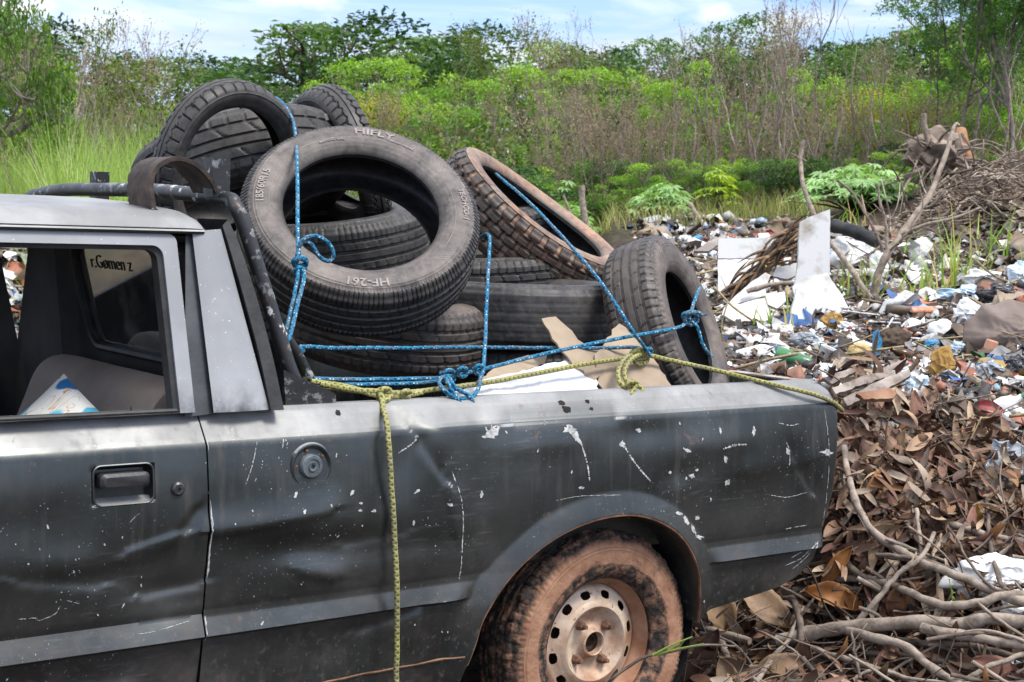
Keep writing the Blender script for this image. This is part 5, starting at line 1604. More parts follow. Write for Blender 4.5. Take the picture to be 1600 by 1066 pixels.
for p in np.arange(600, 1345, 34):
    plant(R_.choice(['dark', 'light', 'broad']), p+R_.uniform(-14, 14), R_.uniform(15.2, 17), R_.uniform(255, 300), 'low leafy bush at the back edge of the rubbish', 1.4, category='bush', group='low bushes at the back edge of the rubbish')
for p, tr_, Z_ in ((1040, 262, 16.2), (1085, 285, 15.8), (1195, 268, 16), (1230, 282, 15.4), (1290, 250, 16), (975, 270, 17), (850, 262, 17), (930, 255, 17.5), (1400, 240, 15), (1440, 225, 15.5)):
    plant(R_.choice(['dark', 'light', 'dark', 'broad']), p, Z_, tr_, 'low leafy bush at the back edge of the rubbish', 1.3, category='bush', group='low bushes at the back edge of the rubbish')
plant('light', 1150, 16, 290, 'small bright green bush beside the white boards', 1.2)
plant('light', 1020, 19, 130, wide=0.9); plant('light', 1110, 20, 100, wide=0.9); plant('light', 1300, 20, 110, wide=0.9); plant('dark', 1000, 21, 150, wide=0.8); plant('dark', 880, 23, 200, wide=0.9); plant('dark', 1080, 21, 170, wide=0.8)
plant('feather', 1475, 15.5, -120, 'tall feathery tree leaning over the root stump', 0.75, 0.4)
plant('feather', 1590, 15, -150, wide=1.1); plant('feather', 1510, 16.5, -90, wide=1.0); plant('light', 1500, 19, 70, wide=1.0); plant('feather', 1430, 18, 20, wide=1.0); plant('feather', 1540, 18, -60, wide=0.8); plant('feather', 1680, 16, -120, wide=0.9)
# left side
plant('broad', -45, 13, -150, 'big dark-leaved tree at the far left edge', 0.36, 1.0)
plant('dark', -260, 14, -160, wide=0.6); plant('broad', -110, 18, 0, wide=0.7); plant('broad', 20, 20, 110, wide=0.9)
plant('bare', 92, 15, 40, 'dead brown tree with a dense twig crown left of the pickup rack', 0.9)
plant('bare', 60, 20, 40, wide=0.8); plant('bare', 125, 17, 12, wide=0.7); plant('bare', 200, 18, 25, wide=0.7); plant('bare', 150, 19, 60, wide=0.8); plant('bare', 235, 19, 36, 'bare tree leaning right above the cab roof', 0.9)
plant('sparse', 180, 17, 18, 'tall thin tree with a small tuft of leaves above the cab', 0.6)
plant('sparse', 270, 18, 78, 'leafy thin-stemmed tree just left of the motorcycle tyre', 1.0)
for p, tr_, Z_ in ((130, 150, 20), (195, 140, 21), (250, 165, 20), (40, 170, 18), (300, 175, 22)):
    plant('light', p, Z_, tr_, wide=0.9)
for p, tr_ in ((20, 150), (75, 140), (125, 120), (170, 115), (215, 120), (262, 140), (300, 155), (330, 170), (345, 175), (385, 160)):
    plant('thicket', p, R_.uniform(17, 21), tr_, wide=0.8)
plant('sparse', 150, 18, 70, wide=0.9); plant('sparse', 225, 19, 95, wide=1.0)

for p, tr_, Z_ in ((1010, 110, 19), (1052, 150, 17), (1105, 60, 18), (1140, 95, 17), (1178, 40, 17.5), (1215, 120, 16), (1262, 40, 16.5), (1318, 30, 17), (1180, 170, 16), (1300, 95, 16), (1075, 190, 18), (960, 180, 20), (880, 120, 21), (905, 190, 19), (700, 160, 22), (800, 150, 22), (735, 190, 21), (1395, 60, 16.5), (1420, 120, 16), (1555, 60, 15), (1580, 20, 14.5), (1510, 100, 16), (1030, 60, 18), (1090, 130, 16.5), (1125, 150, 16), (1160, 80, 17), (1200, 60, 16), (1240, 90, 17), (1280, 130, 15.5), (1345, 80, 16.5), (985, 130, 18), (930, 120, 19), (840, 140, 20), (85, 60, 14.5), (165, 130, 17), (240, 120, 18), (205, 170, 16)):
    plant('snag', p, Z_, tr_, wide=0.8)

# low green mass under the trees
def band_points(n, p0, p1, w0, w1):
    px = rng.uniform(p0, p1, n); w = rng.uniform(w0, w1, n)
    s = (px-800)/F_PX*w
    X = CAM[0]+w*FWD[0]+s*RGT[0]; Y = CAM[1]+w*FWD[1]+s*RGT[1]
    return X, Y, terrain(X, Y)
X, Y, Zt = band_points(3600, -350, 1950, 18.0, 33)
cn = len(X); m = 34
hh = rng.uniform(0.3, 1.7, cn)*np.where((X-CAM[0])*FWD[0]+(Y-CAM[1])*FWD[1] < 20, 0.6, 1)
P = np.repeat(np.stack([X, Y, Zt+hh*0.5], -1), m, axis=0)+rng.normal(size=(cn*m, 3))*[0.28, 0.28, 0.3]
cc = np.repeat(hue(cn, (0.022, 0.050, 0.012), (0.085, 0.14, 0.028), 0.4), m, axis=0)
brown = np.repeat(rng.uniform(size=cn) < 0.10, m)
cc[brown] = hue(int(brown.sum()), (0.12, 0.09, 0.06), (0.20, 0.16, 0.10), 0.3)
V, F, C = leaf_arrays(P, 0.085, 0.5, cc)
under = link('undergrowth', fast_mesh('undergrowth', V, F, C), LEAF)
tag(under, 'low tangled green and brown undergrowth beneath the trees', 'undergrowth', None, 'stuff')

# grass
def blades(P, h, wd, cols, lean=0.35):
    n = len(P)
    a = rng.uniform(0, 2*pi, n); ln = rng.uniform(0.1, 1, n)*lean
    H = (h*rng.uniform(0.6, 1.2, n))
    dx = np.stack([np.cos(a), np.sin(a), np.zeros(n)], -1); sx = np.stack([-np.sin(a), np.cos(a), np.zeros(n)], -1)
    rows = []
    for t in (0, 0.4, 0.75, 1.0):
        c = P+np.stack([np.zeros(n), np.zeros(n), H*t*(1-0.15*ln*t)], -1)+dx*(H*ln*t*t)[:, None]
        w = (wd*(1-t*0.92))*np.ones(n)
        rows += [c-sx*w[:, None]/2, c+sx*w[:, None]/2]
    V = np.stack(rows, 1).reshape(-1, 3)
    b = np.arange(n)[:, None]*8
    F = np.concatenate([b+np.array([[0, 1, 3, 2]]), b+np.array([[2, 3, 5, 4]]), b+np.array([[4, 5, 7, 6]])], 0)
    return V, F, np.repeat(cols, 8, axis=0)
X, Y, Zt = band_points(30000, -420, 520, 8.5, 17.5)
den = np.array([n2(a*0.9, b*0.9, 4.0) for a, b in zip(X, Y)])
pxw = 800+F_PX*((X-CAM[0])*RGT[0]+(Y-CAM[1])*RGT[1])/((X-CAM[0])*FWD[0]+(Y-CAM[1])*FWD[1]); wv_ = (X-CAM[0])*FWD[0]+(Y-CAM[1])*FWD[1]
k_ = (den > -0.28) & ~((pxw > -90) & (pxw < 90) & (wv_ < 13.2))
X, Y, Zt, den = X[k_], Y[k_], Zt[k_], den[k_]
V, F, C = blades(np.stack([X, Y, Zt], -1), (1.05+0.5*den), 0.013, hue(len(X), (0.13, 0.21, 0.05), (0.27, 0.34, 0.13), 0.2), 0.55)
g1 = link('tall_grass', fast_mesh('tall_grass', V, F, C), GRASSM)
tag(g1, 'field of tall pale green grass beyond the cab roof', 'grass', None, 'stuff')
X, Y, Zt = band_points(2600, 640, 1340, 13.2, 16.5)
V, F, C = blades(np.stack([X, Y, Zt], -1), 0.22+0.16*np.array([n2(a*1.3, b*1.3, 8.0) for a, b in zip(X, Y)]), 0.011, hue(len(X), (0.08, 0.125, 0.03), (0.26, 0.23, 0.11), 0.3), 1.1)
g2 = link('short_grass', fast_mesh('short_grass', V, F, C), GRASSM)
tag(g2, 'rough grass between the rubbish and the wood', 'grass', None, 'stuff')

# palmate-leaved plants
def palm_leaf(P, d, nrm, size, col):
    s = unit(np.cross(d, nrm)); nn = np.cross(s, d)
    V, F = [P], []
    for k in range(7):
        a = (k-3)*0.72
        L = size*(1-0.09*abs(k-3))
        dr = d*cos(a)+s*sin(a); pr = -d*sin(a)+s*cos(a)
        b = len(V)
        V += [P+dr*L*0.5+pr*L*0.13+nn*L*0.03, P+dr*L-nn*L*0.16, P+dr*L*0.5-pr*L*0.13+nn*L*0.03]
        F.append((0, b, b+1, b+2))
    return np.array(V), np.array(F)
PALM = leaf_mat('palmate_leaves', 0.3, 0.45)
def palmate_plant(px, row, Z, wpx, hpx, label, n=70, ca=(0.15, 0.26, 0.11), cb=(0.25, 0.38, 0.20)):
    q = at(px, 400, Z); g = tz(q[0], q[1])
    topz = (CAM+Z*ray(px, row))[2]
    H = max(topz-g, 0.35); Wd = wpx*Z/F_PX*0.5
    e = empty('palmate_plant', label, 'plant', Matrix.Translation((q[0], q[1], g)), 'pale green broad-lobed plants')
    st = MB(); Vs, Fs, Cs, nb = [], [], [], 0
    for k in range(n):
        if k == 0: lobes = [(R_.uniform(-.62, .62)*Wd, R_.uniform(-.5, .5)*Wd, R_.uniform(.42, .75), R_.uniform(.6, 1.0)) for _ in range(3+n//60)]
        a = R_.uniform(0, 2*pi); rr = sqrt(R_.random()); lx, ly, lr, lh = lobes[k % len(lobes)]
        P = np.array([lx+Wd*lr*rr*cos(a), ly+Wd*lr*rr*sin(a), H*lh*(0.40+0.60*sqrt(max(0, 1-rr*rr)))*R_.uniform(0.6, 1.05)])
        out = unit(np.array([cos(a)*(0.3+rr), sin(a)*(0.3+rr), -0.25]))
        nrm = unit(np.array([cos(a)*rr*0.9, sin(a)*rr*0.9, 1.0])+np.array([R_.uniform(-.3, .3) for _ in range(3)]))
        V, F = palm_leaf(P, out, nrm, R_.uniform(0.07, 0.16)*(1.1 if H > 0.8 else 1.0), None)
        Vs.append(V); Fs.append(F+nb); nb += len(V); Cs.append(np.repeat(hue(1, ca, cb, 0.2), len(V), axis=0))
        if k % 2 == 0: st.tube(np.array([[P[0]*0.15, P[1]*0.15, 0.0], [P[0]*0.5, P[1]*0.5, P[2]*0.6], P]), [0.012, 0.008, 0.004], 4)
    link('leaves', fast_mesh('palmate_leaves', np.vstack(Vs), np.vstack(Fs), np.vstack(Cs)), PALM, e)
    st.obj('stem', BARK, e)
    return e
palmate_plant(1345, 258, 12.6, 200, 90, 'large mound of pale lobed leaves behind the upright white board', 300)
palmate_plant(1018, 300, 14.5, 120, 70, 'pale lobed-leaf plant right of the knobbly tyre at the rubbish edge', 80)
palmate_plant(900, 284, 15.0, 95, 70, 'pale lobed-leaf plant behind the broken brown post', 60)
palmate_plant(700, 220, 15.0, 110, 80, 'bright lobed-leaf plant peeping over the shoulder of the lettered tyre', 70, (0.09, 0.22, 0.04), (0.18, 0.34, 0.07))
palmate_plant(780, 225, 16.5, 90, 80, 'shaded lobed-leaf plant among stems above the knobbly tyre', 50, (0.06, 0.14, 0.05), (0.11, 0.21, 0.09))
palmate_plant(1120, 262, 15.0, 70, 80, 'yellow-green lobed plant with small yellow flowers near the white panels', 50, (0.15, 0.25, 0.03), (0.26, 0.34, 0.05))
# ------------------------------------------------------------------ rubbish, leaves and branches
def ground_many(px, py):
    """ground points under many pixels at once"""
    D = CD[None, :]+((px-CX)/F_PX)[:, None]*CR-((py-CY)/F_PX)[:, None]*CU
    Zs = 2.8*1.012**np.arange(250)
    hit = np.full(len(px), np.nan); done = np.zeros(len(px), bool); prev = Zs[0]
    for z in Zs:
        p = CAM+z*D
        u_ = (p[:, 2] < terrain(p[:, 0], p[:, 1])) & ~done
        hit[u_] = 0.5*(z+prev); done |= u_; prev = z
    k = ~np.isnan(hit)
    P = CAM+hit[k][:, None]*D[k]
    return P, hit[k], k
LIT_COL = [((0.72, 0.72, 0.70), 34), ((0.50, 0.50, 0.49), 14), ((0.25, 0.25, 0.25), 10), ((0.035, 0.035, 0.037), 16), ((0.12, 0.085, 0.06), 16), ((0.26, 0.19, 0.13), 9), ((0.42, 0.33, 0.23), 6), ((0.04, 0.12, 0.30), 3), ((0.30, 0.44, 0.55), 4), ((0.42, 0.15, 0.09), 5), ((0.45, 0.31, 0.06), 2), ((0.06, 0.14, 0.07), 2), ((0.35, 0.05, 0.05), 1)]
pal = np.array([c for c, w in LIT_COL]); pw_ = np.array([w for c, w in LIT_COL], float); pw_ /= pw_.sum()
def litter(n, sizefun, region, pal=pal, pw_=pw_):
    px = rng.uniform(region[0], region[1], n); py = rng.uniform(region[2], region[3], n)
    k = region[4](px, py)
    P, Z, ok = ground_many(px[k], py[k])
    n = len(P)
    Vs, Fs, Cs, b = [], [], [], 0
    col = pal[rng.choice(len(pal), n, p=pw_)]*rng.uniform(0.75, 1.1, (n, 1))
    size = sizefun(n)*np.clip(Z/9, 0.7, 1.5)
    typ = rng.uniform(size=n)
    gb = np.array([n2(p[0]*1.7, p[1]*1.7, 1.0)*0.045+n2(p[0]*5, p[1]*5, 7.0)*0.022 for p in P])
    for i in range(n):
        s = size[i]; c0 = P[i]+[0, 0, gb[i]+rng.uniform(-0.2, 0.5)*s]
        if typ[i] < 0.30 and s > 0.03:                 # crumpled skin of film or paper
            nn = unit(np.array([rng.normal()*0.5, rng.normal()*0.5-0.35, 0.9])); t1 = unit(np.cross(nn, [rng.normal(), 1, 0.1])); t2 = np.cross(nn, t1)
            g = np.linspace(-1, 1, 5); U, W_ = np.meshgrid(g, g, indexing='ij')
            U = U+rng.normal(size=U.shape)*0.20; W_ = W_*rng.uniform(0.5, 1)+rng.normal(size=U.shape)*0.20
            hgt = rng.normal(size=U.shape)*0.24+0.35*(1-U*U)*(1-W_*W_)
            V = (c0+s*0.9*(U[..., None]*t1+W_[..., None]*t2+hgt[..., None]*nn)).reshape(-1, 3)
            F = [f for a_ in range(4) for b_ in range(4) for f in ((a_*5+b_, a_*5+b_+5, a_*5+b_+6), (a_*5+b_, a_*5+b_+6, a_*5+b_+1))]
        elif typ[i] < 0.6:                               # bent chip of film, card or plastic
            m = rng.integers(5, 8)
            a = np.sort(rng.uniform(0, 2*pi, m)); r = s*rng.uniform(0.35, 1, m)
            nn = unit(np.array([rng.normal()*0.75, rng.normal()*0.75-0.25, 0.9])); t1 = unit(np.cross(nn, [0.3, 1, 0.1])); t2 = np.cross(nn, t1)
            el = rng.uniform(0.35, 1)
            V = c0+(np.cos(a)*r)[:, None]*t1+(np.sin(a)*r*el)[:, None]*t2+(rng.normal(size=m)*0.14*s)[:, None]*nn
            V = np.vstack([c0+nn*s*rng.uniform(-0.05, 0.22), V])
            F = [(0, j+1, (j+1) % m+1) for j in range(m)]
        elif typ[i] < 0.9:                             # crumpled lump
            V = ICO*(s*0.55*rng.uniform(0.55, 1.25, (len(ICO), 1)))*[1, rng.uniform(0.5, 1), rng.uniform(0.35, 0.8)]
            q = rng.uniform(0, 2*pi); V = V @ np.array([[cos(q), -sin(q), 0], [sin(q), cos(q), 0], [0, 0, 1]])+c0
            F = ICOF
        else:                                          # stick or strip
            d = unit(np.array([rng.normal(), rng.normal(), rng.normal()*0.3])); L = s*rng.uniform(1.2, 3.2); w = s*rng.uniform(0.05, 0.16)
            e1 = unit(np.cross(d, [0, 0.2, 1])); e2 = np.cross(d, e1)
            V = np.array([c0-d*L/2+e1*w, c0-d*L/2-e1*w*0.6+e2*w, c0-d*L/2-e1*w*0.6-e2*w, c0+d*L/2+e1*w, c0+d*L/2-e1*w*0.6+e2*w, c0+d*L/2-e1*w*0.6-e2*w])
            F = [(0, 1, 4), (0, 4, 3), (1, 2, 5), (1, 5, 4), (2, 0, 3), (2, 3, 5)]
            if rng.uniform() < 0.6: col[i] = np.array([0.16, 0.115, 0.08])*rng.uniform(0.6, 1.5)
        Vs.append(V); Fs.append(np.asarray(F)+b); b += len(V); Cs.append(np.repeat(col[i][None, :], len(V), axis=0))
    return np.vstack(Vs), np.vstack(Fs), np.vstack(Cs)
bm_ = bmesh.new(); bmesh.ops.create_icosphere(bm_, subdivisions=1, radius=1.0)
bm_.verts.index_update(); ICO = np.array([v.co[:] for v in bm_.verts]); ICOF = [tuple(v.index for v in f.verts) for f in bm_.faces]; bm_.free()
def litter_mat():
    t = NT('mixed_rubbish', 0.55, 0.4)
    co = t.coord('Object')
    d = t.ramp(t.noise(16, 6, 0.7), 0.45, 0.68)
    c = t.mix(t.math('MULTIPLY', d, 0.65), t.attr(), (0.085, 0.062, 0.045))
    t.set('Base Color', c); t.set('Roughness', t.ramp(t.noise(9), 0.3, 0.7, 0.35, 0.8)); return t.m
LITM = litter_mat()
topline = lambda p: np.interp(p, [1000, 1020, 1080, 1160, 1240, 1330, 1420, 1520, 1660], [352, 342, 340, 345, 350, 375, 392, 402, 405])
botline = lambda p: np.interp(p, [1000, 1100, 1180, 1300, 1400, 1500, 1660], [580, 580, 590, 620, 650, 700, 760])
def in_dump(px, py): return (py > topline(px)) & (py < botline(px)+25*np.sin(px*0.05)+20*np.sin(px*0.13+1))
V1, F1, C1 = litter(15000, lambda n: rng.lognormal(-3.45, 0.45, n), (990, 1980, 330, 800, in_dump))
V2, F2, C2 = litter(9000, lambda n: rng.lognormal(-4.4, 0.35, n), (1000, 1980, 380, 830, lambda a, b: in_dump(a, b-30)))
V3, F3, C3 = litter(1400, lambda n: rng.lognormal(-2.75, 0.3, n), (1000, 1980, 345, 720, in_dump))
brown_pal = np.array([(0.12, 0.085, 0.06), (0.20, 0.145, 0.10), (0.32, 0.25, 0.18), (0.06, 0.045, 0.035), (0.55, 0.53, 0.50), (0.30, 0.14, 0.09)]); brown_w = np.array([.28, .26, .18, .14, .09, .05])
V4, F4, C4 = litter(6500, lambda n: rng.lognormal(-3.5, 0.5, n), (1330, 1980, 270, 420, lambda a, b: (b > np.interp(a, [1330, 1420, 1520, 1660], [372, 330, 300, 280])) & (b < topline(a)+15)), brown_pal, brown_w)
V5, F5, C5 = litter(7000, lambda n: rng.lognormal(-3.7, 0.5, n), (1000, 1980, 345, 690, in_dump), brown_pal, brown_w)
V = np.vstack([V1, V2, V3, V4, V5]); o_ = np.cumsum([0]+[len(q) for q in (V1, V2, V3, V4)]); F = np.vstack([f+o for f, o in zip((F1, F2, F3, F4, F5), o_)]); C = np.vstack([C1, C2, C3, C4, C5])
tag(link('litter', fast_mesh('litter', V, F, C), LITM), 'spread of mixed small rubbish covering the slope behind the pickup', 'rubbish', None, 'stuff')
# rubbish also lies out of the photograph, seen through the cab window
px_ = rng.uniform(-60, 90, 1500); py_ = rng.uniform(395, 640, 1500)
V, F, C = litter(2600, lambda n: rng.lognormal(-3.1, 0.45, n), (-90, 120, 385, 640, lambda a, b: b > 0))
tag(link('litter', fast_mesh('litter', V, F, C), LITM), 'pale rubble and rubbish seen through the far cab window', 'rubbish', None, 'stuff')

# ---- dry leaves
def dry_leaf(P, d, up, L, W, curl, twist, ns=6):
    """one curled lance-shaped leaf: two strips folded along the midrib"""
    d = unit(d); s = unit(np.cross(d, up)); n = np.cross(s, d)
    rows = []
    cur, dd, nn, ss = np.array(P, float), d.copy(), n.copy(), s.copy()
    for i in range(ns+1):
        t = i/ns
        w = W*0.5*max(0.04, sin(pi*min(1, t*0.93+0.05))**0.8)
        rows.append([cur+ss*w+nn*w*0.45, cur, cur-ss*w+nn*w*0.45])
        cur = cur+dd*L/ns
        a = curl/ns
        dd, nn = dd*cos(a)+nn*sin(a), nn*cos(a)-dd*sin(a)
        b = twist/ns
        ss, nn = ss*cos(b)+nn*sin(b), nn*cos(b)-ss*sin(b)
    V = np.array(rows).reshape(-1, 3)
    F = []
    for i in range(ns):
        for j in range(2): F.append((i*3+j, i*3+j+1, (i+1)*3+j+1, (i+1)*3+j))
    return V, F
LC = [((0.17, 0.098, 0.066), 28), ((0.26, 0.165, 0.115), 24), ((0.095, 0.055, 0.042), 18), ((0.38, 0.27, 0.185), 18), ((0.22, 0.115, 0.09), 12), ((0.31, 0.16, 0.07), 6), ((0.48, 0.38, 0.28), 8), ((0.27, 0.225, 0.185), 14), ((0.40, 0.34, 0.28), 8)]
lpal = np.array([c for c, w in LC]); lw = np.array([w for c, w in LC], float); lw /= lw.sum()
def leaf_heap(n, reg, fn, L0, depth, hang):
    px = rng.uniform(reg[0], reg[1], n); py = rng.uniform(reg[2], reg[3], n)
    k = fn(px, py)
    P, Z, ok = ground_many(px[k], py[k])
    Vs, Fs, Cs, b = [], [], [], 0
    for i in range(len(P)):
        p = P[i]+np.array([0, 0, rng.uniform(-0.01, depth)])-CD*rng.uniform(0, depth*0.6)*[1, 1, 0]
        d = rng.normal(size=3)*[1, 1, 0.5]+np.array([-0.25, -0.55, -0.85])*hang
        up = rng.normal(size=3)*0.6+[-0.3, -0.6, 0.8]
        L = L0*rng.choice([rng.uniform(0.22, 0.5), rng.uniform(0.5, 0.85), rng.uniform(0.7, 1.2)])
        V, F = dry_leaf(p, d, up, L, L*(rng.uniform(0.12, 0.215) if L > 0.10 or rng.uniform() < 0.6 else rng.uniform(0.32, 0.5)), rng.normal()*rng.choice([0.5, 1.4]), rng.normal()*1.0)
        c = lpal[rng.choice(len(lpal), p=lw)]*rng.uniform(0.7, 1.25)
        Vs.append(V); Fs.append(np.array(F)+b); b += len(V); Cs.append(np.repeat(c[None, :], len(V), axis=0))
    return np.vstack(Vs), np.vstack(Fs), np.vstack(Cs)
def heap_fn(px, py):
    lo = np.interp(px, [1300, 1340, 1400, 1480, 1560, 1640], [590, 600, 610, 640, 690, 740])
    return (py > lo+18*np.sin(px*0.06)) & (px > 1290)
parts_ = [leaf_heap(4200, (1290, 1950, 590, 930), heap_fn, 0.175, 0.10, 1.0), leaf_heap(2200, (1050, 1950, 880, 1120), lambda a, b: b > 880+(1300-a)*0.08, 0.12, 0.06, 0.3), leaf_heap(420, (1150, 1560, 560, 660), lambda a, b: b > 570, 0.11, 0.03, 0.3)]
V = np.vstack([p[0] for p in parts_]); off = np.cumsum([0]+[len(p[0]) for p in parts_]); F = np.vstack([p[1]+o for p, o in zip(parts_, off)]); C = np.vstack([p[2] for p in parts_])
def dryleaf_mat():
    t = NT('fallen_leaf', 0.6, 0.35)
    c = t.mix(t.ramp(t.noise(35, 6, 0.7), 0.45, 0.7), t.mix(1.0, t.attr(), (0.84, 0.77, 0.66), 'MULTIPLY'), t.mix(1.0, t.attr(), (0.55, 0.5, 0.5), 'MULTIPLY'))
    t.set('Base Color', c); t.bump(t.noise(120, 4), 0.3, 0.003); return t.m
FALL = dryleaf_mat()
tag(link('fallen_leaves', fast_mesh('fallen_leaves', V, F, C, True), FALL), 'heap of curled brown dry leaves sliding down behind the tailgate', 'dry leaves', None, 'stuff')

def big_leaf(px, py, ang, Lp, Wp, col, label, lift=0.04, curl=0.8, seed=0):
    P, Z = ground_pt(px, py)
    Zc = Z*(1-0.012)-lift
    c = at(px, py, Zc)
    sc = Zc/F_PX
    d = (cos(radians(ang))*CR+sin(radians(ang))*CU)
    d = unit(d-CD*0.15)
    up = unit(-CD*0.75+CU*0.65+CR*R_.uniform(-0.3, 0.3))
    s = unit(np.cross(d, up)); n = np.cross(s, d)
    L, W = Lp*sc, Wp*sc
    mb = MB(); NS, NT_ = 14, 8
    G = []
    for i in range(NS+1):
        t = i/NS; row = []
        w = W*0.5*max(0.03, sin(pi*(t*0.96+0.03))**0.75)*(1+0.12*n2(t*6, seed, 1))
        for j in range(NT_+1):
            v = j/NT_*2-1
            h = W*(0.30*abs(v)**1.5*curl+0.10*n2(t*4+seed, v*2, 3)+0.05*n2(t*11, v*6, seed))-L*0.25*curl*(t-0.5)**2*1.6
            row.append(c+d*L*(t-0.5)+s*w*v*(1-0.18*curl*abs(v))+n*h)
        G.append(row)
    mb.grid(np.array(G), col=col)
    o = mb.obj('fallen_leaf', FALL, None, True, 180)
    md = o.modifiers.new('thickness', 'SOLIDIFY'); md.thickness = 0.0012
    tag(o, label, 'leaf', 'large dry leaves by the wheel')
    return o
TAN, BRN, ORG, DRK = (0.34, 0.24, 0.16), (0.19, 0.115, 0.08), (0.36, 0.17, 0.055), (0.10, 0.058, 0.045)
big_leaf(1118, 952, -62, 95, 62, TAN, 'broad tan dry leaf standing against the rear corner of the wheel arch', 0.12, 0.9, 1)
big_leaf(1196, 948, -38, 105, 58, TAN, 'large folded tan leaf with a dark midrib below the rear bumper corner', 0.10, 0.5, 2)
big_leaf(1150, 985, -55, 62, 20, TAN, 'narrow pale leaf lying over the thick branch stub', 0.06, 0.4, 3)
big_leaf(1302, 940, -18, 92, 56, ORG, 'orange-brown curled leaf under the tail of the truck', 0.05, 1.2, 4)
big_leaf(1308, 885, 55, 80, 30, ORG, 'glossy orange leaf standing up beside the bumper corner', 0.06, 0.9, 5)
big_leaf(1218, 1046, 20, 90, 52, TAN, 'broad pale brown leaf at the bottom edge below the twigs', 0.05, 0.7, 6)
big_leaf(1100, 1022, 62, 92, 40, BRN, 'reddish brown leaf leaning against the tyre', 0.08, 0.6, 7)
big_leaf(1136, 1058, -70, 60, 40, TAN, 'tan curled leaf at the bottom edge near the tyre', 0.06, 0.8, 8)
big_leaf(1252, 1030, 80, 70, 44, BRN, 'brown crumpled leaf beside the thin grey twig', 0.05, 1.0, 9)
big_leaf(1075, 1050, 40, 60, 28, BRN, 'dark leaf wedged under the tyre', 0.05, 0.6, 10)
big_leaf(1524, 806, 85, 42, 32, (0.52, 0.30, 0.09), 'small bright orange leaf above the upper branch', 0.05, 0.6, 11)
big_leaf(1557, 812, -40, 70, 40, TAN, 'pale peach leaf next to the orange one', 0.05, 0.7, 12)
big_leaf(1434, 655, -85, 92, 30, (0.27, 0.15, 0.115), 'long pinkish brown leaf hanging down the heap', 0.06, 0.3, 13)
big_leaf(1403, 700, 72, 62, 20, (0.33, 0.23, 0.15), 'small pale upright leaf in the heap behind the tailgate', 0.05, 0.3, 14)
big_leaf(1335, 690, -60, 80, 26, BRN, 'brown leaf lying close behind the tailgate corner', 0.06, 0.4, 15)
big_leaf(1565, 700, -12, 90, 34, (0.36, 0.26, 0.17), 'long buff leaf below the clear plastic film', 0.05, 0.4, 16)
big_leaf(1404, 940, 80, 62, 40, (0.22, 0.11, 0.06), 'rust-brown crinkled leaf tucked between crossing branches', 0.04, 1.0, 17)
big_leaf(1560, 1048, -20, 86, 46, (0.24, 0.115, 0.085), 'red-brown leaf at the bottom right corner', 0.04, 0.5, 18)

# ---- branches
BRM = mk('weathered_branch_bark', (0.15, 0.115, 0.088), (0.33, 0.27, 0.215), 26, 0.9, 0.7, 70, lo=0.36, hi=0.6)
BRD = mk('dark_branch_bark', (0.075, 0.056, 0.045), (0.17, 0.13, 0.10), 26, 0.9, 0.7, 70)
def branch(label, pts, r0, r1, mat=None, forks=(), name='branch', Z=None, knob=0.25, group='dead branches on the ground', sides=9, cat='branch'):
    """pts: (px, py, lift) with lift metres in front of the ground"""
    mb = MB(); sd_ = R_.uniform(0, 99)
    def run(L, a, b):
        P = []
        for q in L:
            z = q[3] if len(q) > 3 else (Z if Z else ground_pt(q[0], min(q[1], 1160))[1])
            P.append(at(q[0], q[1], z-q[2]-(0.05 if Z is None else 0.0)))
        P = catmull(P, 9)
        n = len(P); t = np.linspace(0, 1, n)
        rad = (a+(b-a)*t)*(1+knob*np.array([max(-0.3, n2(k*0.4, sd_))*1.0 for k in range(n)]))
        P = P+np.column_stack([[0.004*n2(k*0.3, sd_+c*7) for k in range(n)] for c in range(3)])
        mb.tube(P, rad, sides)
    run(pts, r0, r1)
    for f in forks: run(*f)
    o = mb.obj(name, mat or BRM, None, True, 60)
    return tag(o, label, cat, group)
G_ = 0.05
branch('thickest pale branch lying level across the lower right, forking near its left end', [(1215, 1003, .09), (1265, 990, .10), (1340, 978, .11), (1420, 974, .11), (1500, 974, .11), (1560, 968, .11), (1660, 975, .12)], .0215, .017,
       forks=[([(1325, 985, .11), (1380, 1000, .12), (1420, 1012, .13), (1450, 1040, .12), (1490, 1064, .12), (1530, 1090, .12)], .014, .010), ([(1440, 982, .12), (1500, 992, .13), (1560, 1002, .13), (1660, 1015, .13)], .015, .012)], knob=0.3)
branch('stubby pale branch with a frayed end jutting out beside the tyre', [(1058, 963, .10), (1085, 972, .11), (1120, 988, .11), (1172, 1001, .10)], .016, .011, forks=[([(1110, 985, .10), (1128, 1010, .08), (1140, 1035, .06)], .014, .010)])
branch('long curved brown branch sweeping down from the tailgate to the right edge', [(1318, 700, .10), (1330, 760, .12), (1352, 815, .13), (1392, 852, .13), (1440, 880, .13), (1500, 900, .13), (1545, 920, .13), (1600, 940, .13), (1670, 950, .13)], .010, .015, BRM)
branch('grey-brown branch curving under the white sheet', [(1300, 905, .03), (1360, 905, .05), (1420, 925, .09), (1470, 945, .12), (1530, 942, .13), (1570, 930, .14), (1620, 932, .14), (1680, 940, .14)], .011, .013)
branch('pale broken branch slanting up between two others', [(1338, 975, .10), (1375, 930, .13), (1402, 898, .14), (1440, 870, .15), (1460, 833, .15)], .0085, .006, forks=[([(1408, 892, .14), (1422, 878, .15), (1432, 862, .15)], .005, .003)])
branch('smooth brown branch coming in from the right edge above the white sheet', [(1468, 815, .06), (1500, 823, .08), (1550, 838, .09), (1600, 846, .09), (1670, 850, .09)], .0095, .011)
branch('short upright pale stick standing among the leaves', [(1432, 796, .12), (1437, 830, .12), (1440, 868, .12)], .0065, .006)
